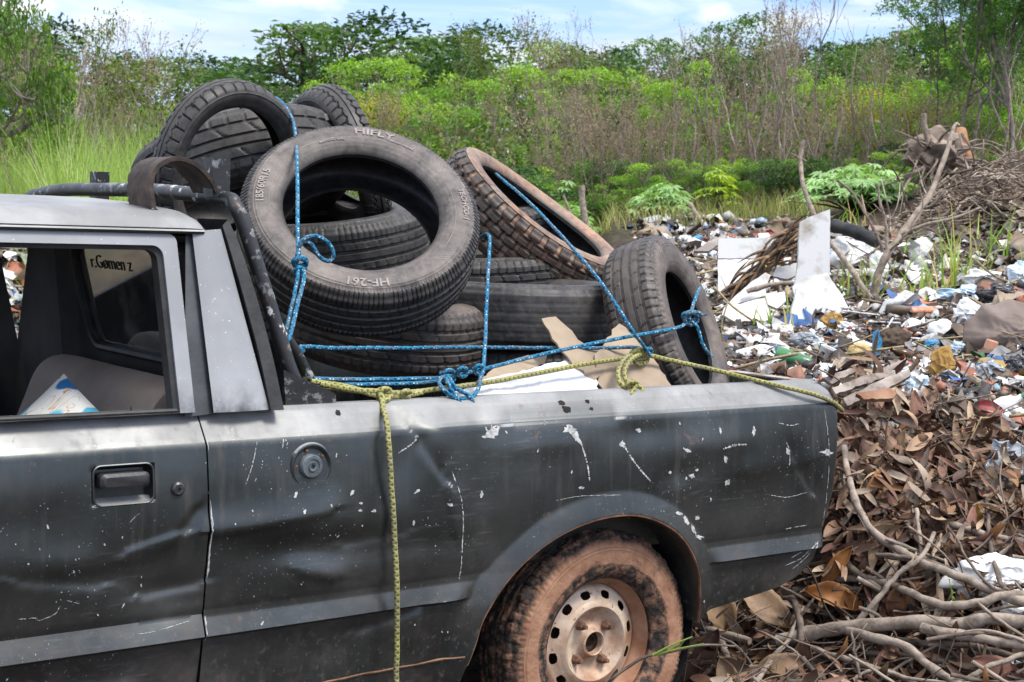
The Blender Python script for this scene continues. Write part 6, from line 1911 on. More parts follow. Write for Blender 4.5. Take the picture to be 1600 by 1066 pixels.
branch('grey upright twig crossing the white sheet', [(1536, 740, .08), (1543, 800, .10), (1548, 850, .12), (1560, 900, .14), (1572, 925, .14)], .005, .0075, BRD)
branch('thin grey stick rising from the fork below the bumper', [(1170, 1085, .10), (1205, 1030, .12), (1228, 1005, .12), (1250, 960, .12)], .0085, .006)
branch('knobbly dark stub standing below the tailgate', [(1252, 1010, .11), (1250, 975, .12), (1243, 945, .12), (1236, 935, .12)], .010, .012, BRD, forks=[([(1250, 965, .12), (1262, 948, .13), (1272, 935, .13)], .006, .004)])
branch('slender dark forked twig against the white sheet', [(1478, 820, .12), (1500, 850, .14), (1512, 875, .15), (1545, 915, .15), (1568, 925, .15)], .003, .005, BRD, forks=[([(1512, 874, .15), (1522, 878, .15), (1530, 880, .15)], .003, .002)])
branch('straight grey branch along the bottom edge', [(1265, 1012, .07), (1320, 1030, .08), (1400, 1055, .08), (1440, 1075, .08)], .0095, .008)
branch('pale branch rising to the right at the bottom right corner', [(1480, 1075, .09), (1510, 1062, .10), (1550, 1040, .11), (1600, 1022, .11), (1660, 1005, .11)], .007, .008)
branch('thin pale twig along the bottom edge', [(1335, 1060, .10), (1370, 1046, .11), (1420, 1060, .11), (1480, 1066, .11), (1540, 1072, .11)], .005, .0045)
branch('dark branch lying under the thick pale one', [(1390, 1000, .03), (1450, 1006, .05), (1520, 1010, .06), (1600, 1030, .06)], .010, .008, BRD)
branch('brown branch end poking out left of the curved branch', [(1310, 870, .05), (1345, 900, .07), (1380, 925, .06), (1410, 928, .05)], .010, .011, BRD)
branch('thin stick leaning to the left at the right edge', [(1535, 885, .08), (1570, 860, .1), (1600, 840, .1), (1640, 820, .1)], .005, .004)
branch('small grey twig standing upright at the bottom', [(1330, 985, .15), (1336, 1020, .15), (1344, 1060, .13)], .0035, .005, BRD, forks=[([(1336, 1022, .15), (1346, 1004, .16), (1352, 1030, .15)], .003, .002)])
branch('pale short stick between bumper and thick branch', [(1180, 925, .04), (1205, 905, .07), (1208, 895, .08)], .006, .005)
branch('long grey stick under the bumper', [(1130, 930, .02), (1220, 935, .03), (1300, 925, .03), (1350, 918, .04)], .008, .007, BRD)
branch('dull brown branch behind the fork', [(1350, 1020, .03), (1450, 1030, .04), (1540, 1050, .05)], .008, .007, BRD)
branch('pale peeled stick near the right edge', [(1500, 990, .14), (1545, 985, .15), (1600, 1003, .15)], .004, .005)
# green-shooted twig in front of the wheel
GREEN = mk('green_shoot', (0.13, 0.20, 0.03), (0.24, 0.32, 0.06), 20, 0.5, 0.1, 60)
e = empty('green_twig', 'thin twig with fresh green shoots poking out in front of the wheel', 'twig', Matrix.Identity(4))
mb = MB()
zt_ = 3.56
mb.tube(catmull([at(1150, 1010, zt_+.1), at(1100, 1008, zt_), at(1050, 1018, zt_), at(1010, 1026, zt_), at(985, 1040, zt_), at(955, 1062, zt_), at(940, 1085, zt_+.05)], 8), np.linspace(.0026, .0045, 49), 6); mb.obj('stem', BRD, e)
for L in ([(1020, 1024), (1050, 1008), (1082, 995)], [(1025, 1023), (1060, 1014), (1100, 1006)], [(1040, 1020), (1062, 1008), (1070, 1000)]):
    mb = MB(); mb.tube(catmull([at(a, b, zt_-.01-.01*k) for k, (a, b) in enumerate(L)], 6), np.linspace(.0032, .0014, 13), 6); mb.obj('shoot', GREEN, e)
for L, lab in (([(1392, 852), (1405, 855), (1424, 860)], 'tiny lime green sprig on the curved branch'), ([(1483, 905), (1486, 920), (1488, 938)], 'tiny yellow-green sprig hanging by the white sheet')):
    mb = MB()
    zb_ = ground_pt(*L[1])[1]-0.17
    c = catmull([at(a, b, zb_) for a, b in L], 5); mb.tube(c, .0014, 5)
    for k in range(9):
        p = c[rng.integers(0, len(c))]; d = unit(rng.normal(size=3)); Vq, Fq = dry_leaf(p, d, rng.normal(size=3), 0.016, 0.006, 0.5, 0, 3); mb.add(Vq, Fq)
    tag(mb.obj('green_sprig', GREEN), lab, 'sprig')
for k in range(46):
    px = R_.uniform(1090, 1660); py = R_.uniform(860, 1085)
    if px < 1310 and py < 945: continue
    a = R_.uniform(-0.55, 0.8) if R_.random() < 0.75 else R_.uniform(-pi, pi); L = R_.uniform(70, 210); bow = R_.uniform(-18, 18); lf = R_.uniform(0.02, 0.12)
    r = R_.choice([.0035, .0045, .006, .008])
    zb_ = ground_pt(px, min(py, 1130))[1]-lf-0.05
    mb = MB(); pts = [at(px+L*(t-.5)*cos(a)+bow*sin(pi*t)*sin(a)*-1, py+L*(t-.5)*sin(a)+bow*sin(pi*t)*cos(a), zb_-0.0007*L*(t-.5)*sin(a)) for t in (0, .25, .5, .75, 1)]
    P = catmull(pts, 6); rad = np.linspace(r, r*.65, len(P))*(1+0.25*np.array([n2(q*.5, k*3.1) for q in range(len(P))]))
    P = P+np.column_stack([[0.003*n2(q*.4, k+c*9.0) for q in range(len(P))] for c in range(3)])
    mb.tube(P, rad, 7)
    tag(mb.obj('stick', BRM if R_.random() < .6 else BRD, None, True, 60), 'one of many short brown sticks tangled in the leaf litter at lower right', 'stick', 'short sticks in the leaf litter')
# fine tangled twigs nobody could count
mb = MB()
for k in range(560):
    px = R_.uniform(1060, 1680); py = R_.uniform(790, 1120) if R_.random() < 0.72 else R_.uniform(640, 800)
    if px < 1320 and py < 900: continue
    if py < 800 and px < 1320: continue
    P0, z0 = ground_pt(px, min(py, 1150))
    a = R_.uniform(-0.7, 0.9) if R_.random() < 0.75 else R_.uniform(-pi, pi); L = R_.uniform(50, 190)
    z0 -= R_.uniform(0.0, 0.13)
    pts = [at(px+L*t*cos(a)+R_.uniform(-8, 8), py+L*t*sin(a)+R_.uniform(-8, 8), z0+R_.uniform(-.02, .02)-0.0006*L*t*sin(a)) for t in (0, .35, .7, 1)]
    r = R_.choice([.0014, .002, .0028, .004])
    c = np.array([0.16, 0.125, 0.10])*R_.uniform(0.4, 1.9)
    mb.tube(catmull(pts, 5), np.linspace(r, r*0.6, 16), 5, col=c)
twm = NT('fine_twig_bark', 0.9, 0.2); twm.set('Base Color', twm.mix(twm.ramp(twm.noise(40), 0.35, 0.65), twm.attr(), twm.mix(1.0, twm.attr(), (0.55, 0.52, 0.5), 'MULTIPLY')))
tag(mb.obj('fine_twigs', twm.m, None, True, 180), 'tangle of fine twigs and stalks over the leaf litter', 'twigs', None, 'stuff')
# straw and stalks on the dump
mb = MB()
for k in range(420):
    px = R_.uniform(1030, 1660); py = R_.uniform(float(topline(px))+5, float(botline(px)))
    if R_.random() < 0.5 and py > 520: continue
    P0, z0 = ground_pt(px, py)
    z0 -= R_.uniform(0.0, 0.2)
    a = R_.uniform(-0.5, 0.5) if R_.random() < .6 else R_.uniform(-pi, pi); L = R_.uniform(25, 110)
    pts = [at(px+L*t*cos(a)+R_.uniform(-5, 5), py-L*t*sin(a)*0.7+R_.uniform(-5, 5), z0) for t in (0, .5, 1)]
    c = np.array([[0.30, 0.23, 0.14], [0.16, 0.12, 0.09], [0.42, 0.35, 0.20]][R_.randrange(3)])*R_.uniform(.7, 1.2)
    mb.tube(catmull(pts, 4), R_.choice([.0025, .004, .006]), 4, col=c)
tag(mb.obj('dry_stalks', twm.m, None, True, 180), 'scattered straw and dry stalks on the rubbish slope', 'straw', None, 'stuff')
# standing dead branches on the dump
branch('pale bent bare branch rising in front of the upright white board', [(1256, 218, 0, 8.6), (1251, 250, 0, 8.6), (1258, 300, 0, 8.5), (1285, 360, 0, 8.4), (1322, 410, 0, 8.3), (1352, 455, 0, 8.2), (1385, 500, 0, 8.2)], .011, .017, Z=8.5, forks=[([(1260, 252, 0, 8.6), (1247, 246, 0, 8.6), (1236, 240, 0, 8.6)], .006, .004)], group='bare branches standing in the rubbish')
branch('forked bare branch standing beside the white bags', [(1362, 478, 0, 8.4), (1372, 430, 0, 8.4), (1388, 395, 0, 8.4), (1418, 352, 0, 8.5), (1455, 300, 0, 8.6), (1478, 240, 0, 8.7), (1492, 197, 0, 8.8), (1499, 196, 0, 8.8)], .026, .009, Z=8.5,
       forks=[([(1408, 366, 0, 8.45), (1450, 350, 0, 8.4), (1500, 338, 0, 8.4), (1532, 324, 0, 8.4)], .011, .006), ([(1386, 398, 0, 8.4), (1384, 350, 0, 8.4), (1374, 310, 0, 8.4), (1372, 288, 0, 8.4)], .010, .005), ([(1390, 392, 0, 8.4), (1412, 370, 0, 8.3), (1440, 330, 0, 8.3), (1438, 296, 0, 8.3)], .008, .004)], group='bare branches standing in the rubbish')
branch('dark thin branch leaning left above the white bags', [(1308, 282, 0, 9.5), (1330, 300, 0, 9.4), (1350, 330, 0, 9.3), (1372, 372, 0, 9.2), (1390, 420, 0, 9.1)], .007, .010, BRD, Z=9.3, group='bare branches standing in the rubbish')
branch('broken brown post standing at the grass edge behind the knobbly tyre', [(908, 290, 0, 14), (912, 330, 0, 14), (920, 385, 0, 14)], .028, .034, Z=14, group='bare branches standing in the rubbish', cat='post', name='broken_post')
branch('leaning pale stick left of the broken post', [(880, 305, 0, 14), (888, 325, 0, 14), (900, 360, 0, 14)], .014, .012, Z=14, group='bare branches standing in the rubbish')
branch('pale stick leaning over the far edge of the rubbish', [(1078, 318, 0, 13.5), (1090, 338, 0, 13.4), (1108, 362, 0, 13.2)], .020, .022, Z=13.4, group='bare branches standing in the rubbish')
branch('pale dead stick standing on top of the root stump', [(1443, 178, 0, 11.8), (1446, 205, 0, 11.8), (1452, 232, 0, 11.8)], .022, .018, Z=11.8, group='bare branches standing in the rubbish')
branch('thin stick lying level in front of the white boards', [(1168, 437+18, 0, 8.2), (1205, 443+2, 0, 8.2), (1240, 442, 0, 8.2)], .014, .012, Z=8.2, group='bare branches standing in the rubbish')
branch('long thin straw stick lying level below the white boards', [(1100, 538, .05), (1180, 535, .06), (1280, 536, .06), (1390, 546, .05)], .006, .005, group='bare branches standing in the rubbish')

# root stump
mb = MB()
sc_ = at(1462, 238, 12.0)
bm = bmesh.new(); bmesh.ops.create_icosphere(bm, subdivisions=4, radius=1.0)
for v in bm.verts:
    q = v.co.copy()
    k = 1+0.45*n2(q.x*2, q.y*2, q.z*2)+0.18*n2(q.x*7, q.y*7, q.z*7)
    v.co = Vector((q.x*0.25*k, q.y*0.2*k, q.z*0.17*k))
bm.verts.index_update(); mb.add(np.array([v.co[:] for v in bm.verts])+sc_, [[v.index for v in f.verts] for f in bm.faces]); bm.free()
for k in range(46):
    a = R_.uniform(-pi, pi); el = R_.uniform(-1.0, 0.5)
    d = np.array([cos(a)*cos(el), sin(a)*cos(el)-0.3, sin(el)]); L = R_.uniform(0.2, 0.55)
    p = sc_+d*0.13
    mb.tube(catmull([p, p+d*L*0.5+rng.normal(size=3)*0.04, p+d*L+rng.normal(size=3)*0.09+[0, 0, -0.10]], 5), np.linspace(R_.uniform(.010, .024), .003, 11), 5)
tag(mb.obj('root_stump', mk('earthy_root_wood', (0.09, 0.068, 0.052), (0.30, 0.235, 0.185), 9, 0.95, 0.8, 40)), 'upturned tree stump with a tangle of roots on top of the brush heap', 'stump')
mb = MB()
P = catmull([at(1500, 205, 12.1), at(1506, 230, 12.0), at(1520, 262, 11.9)], 6); mb.tube(P, [.05+.02*n2(k) for k in range(len(P))], 10)
tag(mb.obj('wood_chunk', mk('orange_rotten_wood', (0.20, 0.10, 0.05), (0.36, 0.20, 0.10), 8, 0.9, 0.7, 40)), 'orange-brown chunk of rotten wood at the right of the stump', 'wood')
# brush heap
mb = MB()
for k in range(2300):
    px = R_.uniform(1370, 1920); py = R_.uniform(262, 415)
    if py < 262+(1500-min(px, 1500))*0.75: continue
    zb_ = R_.uniform(9.6, 11.9)
    q = at(px, py, zb_)
    if q[2] > tz(q[0], q[1])+0.34: continue
    a = R_.uniform(-0.6, 0.5) if R_.random() < .7 else R_.uniform(-pi, pi); L = R_.uniform(25, 110)
    pts = [at(px+L*t*cos(a)+R_.uniform(-5, 5), py-L*t*sin(a)+R_.uniform(-9, 9), zb_+R_.uniform(-.1, .1)) for t in (0, .4, .7, 1)]
    r = R_.choice([.003, .004, .006, .006, .010])
    c = np.array([[0.27, 0.21, 0.16], [0.16, 0.12, 0.09], [0.44, 0.38, 0.31]][R_.randrange(3)])*R_.uniform(.7, 1.3)
    mb.tube(catmull(pts, 4), np.linspace(r, r*.5, 13), 4, col=c)
tag(mb.obj('brush_heap', twm.m, None, True, 180), 'heap of dead brushwood below the root stump on the right', 'brushwood', None, 'stuff')

# ---- boards and larger pieces of rubbish
BOARD = mk('chipped_white_panel', (0.27, 0.235, 0.19), (0.55, 0.55, 0.54), 6.5, 0.55, 0.2, 60, lo=0.28, hi=0.47)
def board(name, pts, base, yaw, tilt, mat, label, th=0.018, cat='board', Z=None, jag=0.0):
    """flat panel: the pixels of its outline thrown on a plane through the ground point under pixel base"""
    P0, z0 = ground_pt(*base)
    P0 = at(base[0], base[1], (Z or z0)-0.6)
    h = -np.array([CD[0], CD[1], 0]); h /= np.linalg.norm(h)
    y_ = radians(yaw); h = np.array([h[0]*cos(y_)-h[1]*sin(y_), h[0]*sin(y_)+h[1]*cos(y_), 0])
    n = unit(h*cos(radians(tilt))+np.array([0, 0, 1])*sin(radians(tilt)))
    P = []
    for i in range(len(pts)):
        a = np.array(pts[i], float); b = np.array(pts[(i+1) % len(pts)], float)
        m = 1 if not jag else max(1, int(np.linalg.norm(b-a)/6))
        for k in range(m):
            q = a+(b-a)*k/m+(np.array([R_.uniform(-1, 1), R_.uniform(-1, 1)])*jag if k else 0)
            d = ray(*q); P.append(CAM+d*((n@(P0-CAM))/(n@d)))
    mb = MB(); mb.slab(P, -n, th)
    return tag(mb.obj(name, mat, None, False), label, cat)
board('white_board', [(1250, 347), (1262, 340), (1297, 327), (1297, 420), (1296, 472), (1240, 452), (1246, 420), (1248, 385)], (1272, 470), 8, 12, BOARD, 'tall upright white panel with a slanting top, crossed by a bare branch', Z=8.9, jag=.5)
board('white_board', [(1238, 448), (1262, 432), (1292, 426), (1312, 455), (1329, 486), (1318, 490), (1306, 489), (1296, 494), (1272, 516), (1252, 505)], (1280, 510), -6, 32, BOARD, 'broken white panel lying at the foot of the tall upright one', Z=8.55, jag=.8)
board('white_board', [(1246, 450), (1258, 480), (1262, 500), (1250, 512), (1232, 523), (1236, 490)], (1240, 520), 20, 25, BOARD, 'narrow white panel strip left of the broken panel', Z=8.4, jag=.6)
board('white_board', [(1122, 373), (1206, 371), (1210, 374), (1196, 392), (1182, 404), (1122, 404)], (1150, 404), 0, 20, BOARD, 'clean white rectangular panel at the back of the rubbish on the left', Z=9.9, jag=.4)
board('white_board', [(1122, 406), (1190, 405), (1165, 430), (1140, 450), (1122, 464)], (1135, 455), 5, 50, BOARD, 'white panel streaked with brown stalks below the rectangular one', Z=9.6, jag=.6)
board('white_board', [(1210, 418), (1245, 412), (1244, 430), (1230, 436), (1208, 432)], (1225, 434), 0, 40, BOARD, 'small white panel piece left of the tall upright one', Z=9.1, jag=.8)
PALEB = mk('mud_flecked_white_panel', (0.50, 0.46, 0.41), (0.74, 0.72, 0.69), 7, 0.6, 0.15, 50)
board('white_board', [(1128, 482), (1172, 442), (1196, 426), (1204, 430), (1196, 452), (1198, 462), (1140, 478)], (1150, 478), 10, 30, BOARD, 'white triangular panel in the left part of the dump', Z=8.8, jag=.6)
board('white_board', [(1132, 480), (1200, 464), (1202, 500), (1150, 503), (1128, 492)], (1160, 500), 0, 45, PALEB, 'muddy white panel lying under the triangular one', Z=8.5, jag=1)
board('white_board', [(1196, 460), (1226, 456), (1228, 470), (1214, 482), (1200, 476)], (1212, 478), 0, 40, PALEB, 'small pinkish white tile between the panels', Z=8.3, jag=.5)
board('grey_board', [(1084, 392), (1118, 372), (1136, 368), (1128, 378), (1108, 392)], (1108, 390), 0, 60, mk('grey_fibre_board', (0.20, 0.17, 0.15), (0.30, 0.27, 0.24), 6, .8), 'small dark grey board left of the rectangular white panel', Z=10.6, jag=.6)
WOODB = mk('splintered_grey_wood', (0.13, 0.10, 0.08), (0.36, 0.31, 0.27), 14, 0.9, 0.6, 60)
for i, (pts, base, lab) in enumerate((([(1318, 622), (1372, 596), (1420, 576), (1424, 586), (1376, 612), (1324, 634)], (1370, 610), 'long pale wood splinter directly behind the tailgate corner'),
                                 ([(1300, 606), (1345, 588), (1398, 578), (1400, 586), (1350, 600), (1306, 616)], (1350, 600), 'dark split board above the long pale splinter'),
                                 ([(1338, 615), (1390, 606), (1402, 614), (1396, 622), (1350, 624)], (1370, 618), 'orange-brown bark slab below the long splinter'),
                                 ([(1285, 590), (1330, 575), (1338, 580), (1300, 600)], (1310, 592), 'short grey wood piece nearest the tailgate'),
                                 ([(1355, 585), (1415, 560), (1420, 566), (1365, 594)], (1390, 578), 'thin whitish plank farther up the slope'))):
    board('wood_piece', pts, base, R_.uniform(-15, 15), 48, WOODB if i != 2 else mk('orange_bark', (0.20, 0.10, 0.055), (0.32, 0.19, 0.12), 9, .9), lab, 0.015, 'wood', jag=1.2)
# hollow brick
def brick(px, py, yaw, sz, label):
    P0, z0 = ground_pt(px, py); P0 = P0-CD*0.04+np.array([0, 0, sz[2]*0.4])
    mb = MB(); c, s_ = cos(yaw), sin(yaw)
    R3 = np.array([[c, -s_, 0], [s_, c, 0], [0, 0, 1]]) @ np.array([[1, 0, 0], [0, .95, -.3], [0, .3, .95]])
    mb.box(P0, sz, R3, bev=0.006)
    for k in range(3): mb.box(P0+R3 @ np.array([0, -sz[1]/2, (k-1)*sz[2]*0.28]), (sz[0]*0.98, 0.006, sz[2]*0.16), R3)
    tag(mb.obj('brick', mk('terracotta', (0.42, 0.17, 0.10), (0.55, 0.29, 0.19), 12, .9), None, False), label, 'brick', 'terracotta bricks')
brick(1436, 484, YAW-pi/2+0.1, (0.16, 0.07, 0.05), 'broken terracotta brick with a ribbed top in the middle of the dump')
brick(1440, 494, YAW-pi/2+0.05, (0.13, 0.06, 0.045), 'paler broken brick just in front of the ribbed one')
brick(1540, 562, YAW, (0.05, 0.04, 0.09), 'small upright brick fragment beside the brown cloth')

def crumple(name, px, py, wpx, hpx, mat, label, cat, flat=0.8, fold=0.30, freq=3.0, seed=0, lift=0.03, sub=4, drape=0.0):
    """a crumpled thing lying on the heap: bags, rags and paper are thin creased skins with a ragged hem, lumps are closed"""
    P0, z0 = ground_pt(px, py+hpx*0.35)
    Z = z0-lift
    c = at(px, py, Z); s = Z/F_PX
    back = unit(np.array([CD[0], CD[1], 0]))
    mb = MB()
    if cat in ('bag', 'rag', 'paper', 'plastic sheet', 'scrap', 'cloth'):
        nu, nv = 44, 64
        G = []
        for i in range(nu+1):
            r = i/nu; row = []
            for j in range(nv):
                t = j/nv*2*pi
                x, z = r*cos(t), r*sin(t)
                hem = 1+0.30*n2(cos(t)*1.6+seed, sin(t)*1.6, 2.0)+0.13*n2(cos(t)*5+seed, sin(t)*5, 4.0)*(r**2)
                a1 = 1-2*abs(n2(x*freq*0.55+seed, z*freq*0.55, seed*1.7))
                a2 = 1-2*abs(n2(x*freq*1.5+seed+9, z*freq*1.5, seed*0.7))
                a3 = 1-2*abs(n2(x*freq*3.6+seed, z*freq*3.6, 3.0))
                dome = (1-r*r)*0.75
                h = dome+fold*(1.15*(a1-0.6)+0.55*(a2-0.6)+0.22*(a3-0.6))*(0.55+0.45*(1-r))
                wx = fold*0.55*n2(x*2.3+seed, z*2.3, 7.0); wz = fold*0.55*n2(x*2.3+seed, z*2.3, 17.0)
                row.append(c+CR*(x*hem+wx)*wpx*0.52*s+CU*(z*hem+wz)*hpx*0.52*s-back*(h-0.35)*wpx*0.34*s*flat)
            G.append(row)
        G = np.array(G); G = np.concatenate([G, G[:, :1]], 1)
        mb.grid(G)
        o = mb.obj(name, mat, None, True, 180)
        md = o.modifiers.new('thickness', 'SOLIDIFY'); md.thickness = 0.0012
        return tag(o, label, cat)
    bm = bmesh.new(); bmesh.ops.create_icosphere(bm, subdivisions=sub, radius=1.0)
    V = []
    for v in bm.verts:
        q = np.array(v.co[:])
        a = 1-abs(n2(q[0]*freq+seed, q[1]*freq, q[2]*freq))*2
        b = 1-abs(n2(q[0]*freq*2.3+seed, q[1]*freq*2.3, q[2]*freq*2.3+5))*2
        q = q*(1+fold*(a-0.5)+fold*0.45*(b-0.5)+0.25*n2(q[0]*1.3+seed, q[1]*1.3, q[2]*1.3))
        V.append(c+CR*q[0]*wpx*0.5*s+CU*q[2]*hpx*0.5*s+back*q[1]*wpx*0.4*s*flat)
    bm.verts.index_update()
    mb.add(np.array(V), [[v.index for v in f.verts] for f in bm.faces]); bm.free()
    return tag(mb.obj(name, mat, None, True, 180), label, cat)
def film(name, c1, c2, rough=0.35, spec=0.5, scale=14):
    return mk(name, c1, c2, scale, rough, 0.35, 40, spec, dist=0.006)
F_WHITE = film('white_plastic_film', (0.62, 0.62, 0.61), (0.80, 0.80, 0.79))
F_DIRTY = film('dirty_pale_film', (0.42, 0.38, 0.33), (0.66, 0.63, 0.58), 0.6)
F_BLACK = film('black_bin_film', (0.012, 0.012, 0.014), (0.035, 0.036, 0.04), 0.28)
F_BLUE = film('pale_blue_film', (0.34, 0.48, 0.60), (0.60, 0.70, 0.76))
F_GREY = film('smoky_clear_film', (0.16, 0.18, 0.20), (0.42, 0.46, 0.50), 0.22)
F_OCH = mk('ochre_cloth', (0.30, 0.17, 0.045), (0.45, 0.29, 0.10), 9, .9, .4, 60)
F_YEL = mk('mustard_plastic', (0.40, 0.27, 0.07), (0.55, 0.42, 0.18), 9, .6, .3, 60)
F_BRN = mk('rotten_dark_wood', (0.045, 0.03, 0.02), (0.12, 0.085, 0.06), 9, .9, .6, 50)
F_FOAM = mk('crumbly_white_foam', (0.52, 0.50, 0.48), (0.74, 0.73, 0.72), 24, .95, .8, 60)
F_LBLUE = mk('bright_blue_plastic', (0.02, 0.17, 0.36), (0.05, 0.28, 0.48), 9, .5, .2, 60)
cr = crumple
cr('plastic_bag', 1336, 398, 66, 58, F_WHITE, 'bulging white plastic bag behind the forked branch', 'bag', .8, .35, 2.2, 1)
cr('plastic_bag', 1372, 422, 30, 60, F_WHITE, 'thin white bag hanging beside the foot of the forked branch', 'bag', .5, .4, 2.5, 2)
cr('foam_lump', 1440, 394, 42, 44, F_FOAM, 'rounded crumbly white foam lump among brown stalks', 'foam', .9, .2, 5, 3)
cr('paper_scrap', 1330, 432, 60, 26, F_DIRTY, 'cream crumpled paper left of the forked branch', 'paper', .8, .4, 3, 4)
cr('plastic_bag', 1536, 437, 58, 36, F_WHITE, 'white crumpled bag at the top of the right-hand heap', 'bag', .8, .4, 3, 5)
cr('plastic_bag', 1502, 462, 66, 30, F_BLUE, 'pale blue crumpled bag below the white bag', 'bag', .8, .45, 3, 6)
cr('plastic_bag', 1568, 462, 74, 32, F_BLACK, 'shiny black bin bag above the brown cloth', 'bag', .8, .45, 3.5, 7)
cr('plastic_bag', 1594, 432, 40, 40, F_BLUE, 'light blue bag at the right edge above the black one', 'bag', .8, .4, 3, 8)
cr('plastic_bag', 1514, 490, 50, 40, F_WHITE, 'white bag tucked between the pale blue bag and the brown cloth', 'bag', .8, .4, 3, 9)
cr('plastic_tub', 1472, 516, 44, 34, F_WHITE, 'white plastic tub right of the bricks', 'tub', .8, .15, 2, 10)
cr('paper_scrap', 1404, 448, 26, 26, F_DIRTY, 'cream paper ball below the forked branch', 'paper', .8, .3, 3, 11)
cr('rag', 1474, 572, 44, 54, F_OCH, 'ochre rag lying in the middle of the dump', 'rag', .6, .35, 3, 12)
cr('plastic_bottle', 1344, 548, 34, 24, F_YEL, 'mustard yellow squashed bottle above the wood splinters', 'bottle', .7, .15, 2.5, 13)
cr('log', 1398, 530, 46, 34, F_BRN, 'dark rotten log end in the middle of the dump', 'log', .8, .25, 2.5, 14)
cr('rag', 1370, 538, 14, 44, F_LBLUE, 'small bright blue rag hanging by the rotten log', 'rag', .5, .5, 4, 15)
cr('plastic_scrap', 1457, 538, 28, 14, F_LBLUE, 'bright blue plastic scrap in the middle of the dump', 'scrap', .6, .4, 3, 16)
cr('plastic_bag', 1498, 546, 28, 20, F_BLUE, 'small pale blue bag below the brown cloth edge', 'bag', .7, .4, 4, 17)
cr('plastic_bag', 1434, 608, 40, 44, F_BLUE, 'whitish blue torn bag draped on top of the leaf heap', 'bag', .5, .5, 3.5, 18)
cr('plastic_bag', 1546, 584, 44, 38, F_GREY, 'clear crumpled bag below the brown cloth', 'bag', .8, .5, 4, 19)
cr('plastic_bag', 1516, 580, 20, 22, F_GREY, 'grey knotted bag left of the clear crumpled one', 'bag', .8, .35, 4, 20)
cr('plastic_sheet', 1580, 735, 90, 80, F_GREY, 'clear bluish plastic film at the right edge of the leaf heap', 'plastic sheet', .5, .5, 3.5, 21)
cr('paper_scrap', 1302, 503, 34, 26, F_OCH, 'orange-brown paper at the foot of the broken white panel', 'paper', .7, .4, 3, 22)
cr('plastic_scrap', 1322, 512, 30, 18, F_WHITE, 'white plastic scrap right of the orange-brown paper', 'scrap', .7, .4, 3, 23)
cr('plastic_bag', 1226, 520, 30, 24, F_DIRTY, 'dirty white bag left of the narrow panel strip', 'bag', .7, .4, 3, 24)
cr('plastic_scrap', 1262, 532, 44, 26, F_GREY, 'grey plastic piece below the narrow panel strip', 'scrap', .7, .35, 3, 25)
cr('plastic_bag', 1345, 600-62, 20, 14, F_DIRTY, 'small dirty bag beside the squashed bottle', 'bag', .7, .4, 3, 26)
cr('plastic_bag', 1590, 575, 34, 40, F_BLACK, 'black bag under the brown cloth at the right edge', 'bag', .7, .4, 3, 27)
cr('plastic_sheet', 1552, 905, 130, 72, F_WHITE, 'white plastic sheet lying under the branches at the right edge', 'plastic sheet', .7, .22, 2.2, 28, 0.06)
cr('plastic_sheet', 1598, 950, 70, 50, F_WHITE, 'lower fold of white plastic between two branches at the right edge', 'plastic sheet', .6, .3, 2.2, 29, 0.05)
cr('plastic_scrap', 1590, 1040, 44, 26, F_BLUE, 'torn pale plastic at the bottom right corner', 'scrap', .6, .5, 4, 30)
cr('brown_cloth', 1580, 520, 128, 92, mk('grey_brown_cloth', (0.16, 0.125, 0.105), (0.23, 0.185, 0.16), 5, .9, .3, 90), 'large smooth grey-brown cloth bundle at the right edge of the dump', 'cloth', .8, .16, 1.7, 31, 0.06, 5)
mb = MB(); c_ = [at(1300, 352, 9.6), at(1335, 362, 9.5), at(1372, 378, 9.4)]
mb.tube(catmull(c_, 6), [.042+.008*n2(k*.5) for k in range(13)], 14)
tag(mb.obj('black_pipe', mk('sooty_black_plastic', (0.012, 0.012, 0.013), (0.04, 0.038, 0.036), 9, .5)), 'fat black pipe lying behind the upright white board', 'pipe')
# dead palm-like fronds over the panels
mb = MB()
for k in range(95):
    t0 = R_.random(); bx, by = 1150+100*t0, 458-110*t0
    px, py = bx+R_.uniform(-14, 14), by+R_.uniform(-8, 14)
    zb_ = 8.75-0.25*t0+R_.uniform(-.15, .1)
    a = radians(R_.uniform(200, 250)) if R_.random() < .5 else radians(R_.uniform(20, 60)); L = R_.uniform(20, 60)
    p0, p1, p2 = at(px, py, zb_), at(px+L*.5*cos(a), py-L*.5*sin(a)-3, zb_-.02), at(px+L*cos(a), py-L*sin(a)+2, zb_-.03)
    c = np.array([[0.34, 0.22, 0.13], [0.20, 0.14, 0.10], [0.12, 0.09, 0.07]][R_.randrange(3)])*R_.uniform(.7, 1.2)
    mb.tube(catmull([p0, p1, p2], 4), np.array([.004, .008, .010, .012, .010, .008, .006, .004, .002])*R_.uniform(.6, 1.2), 4, col=c)
tag(mb.obj('dead_frond', twm.m, None, True, 180), 'dead brown frond of stalks lying slantwise over the white panels', 'frond')

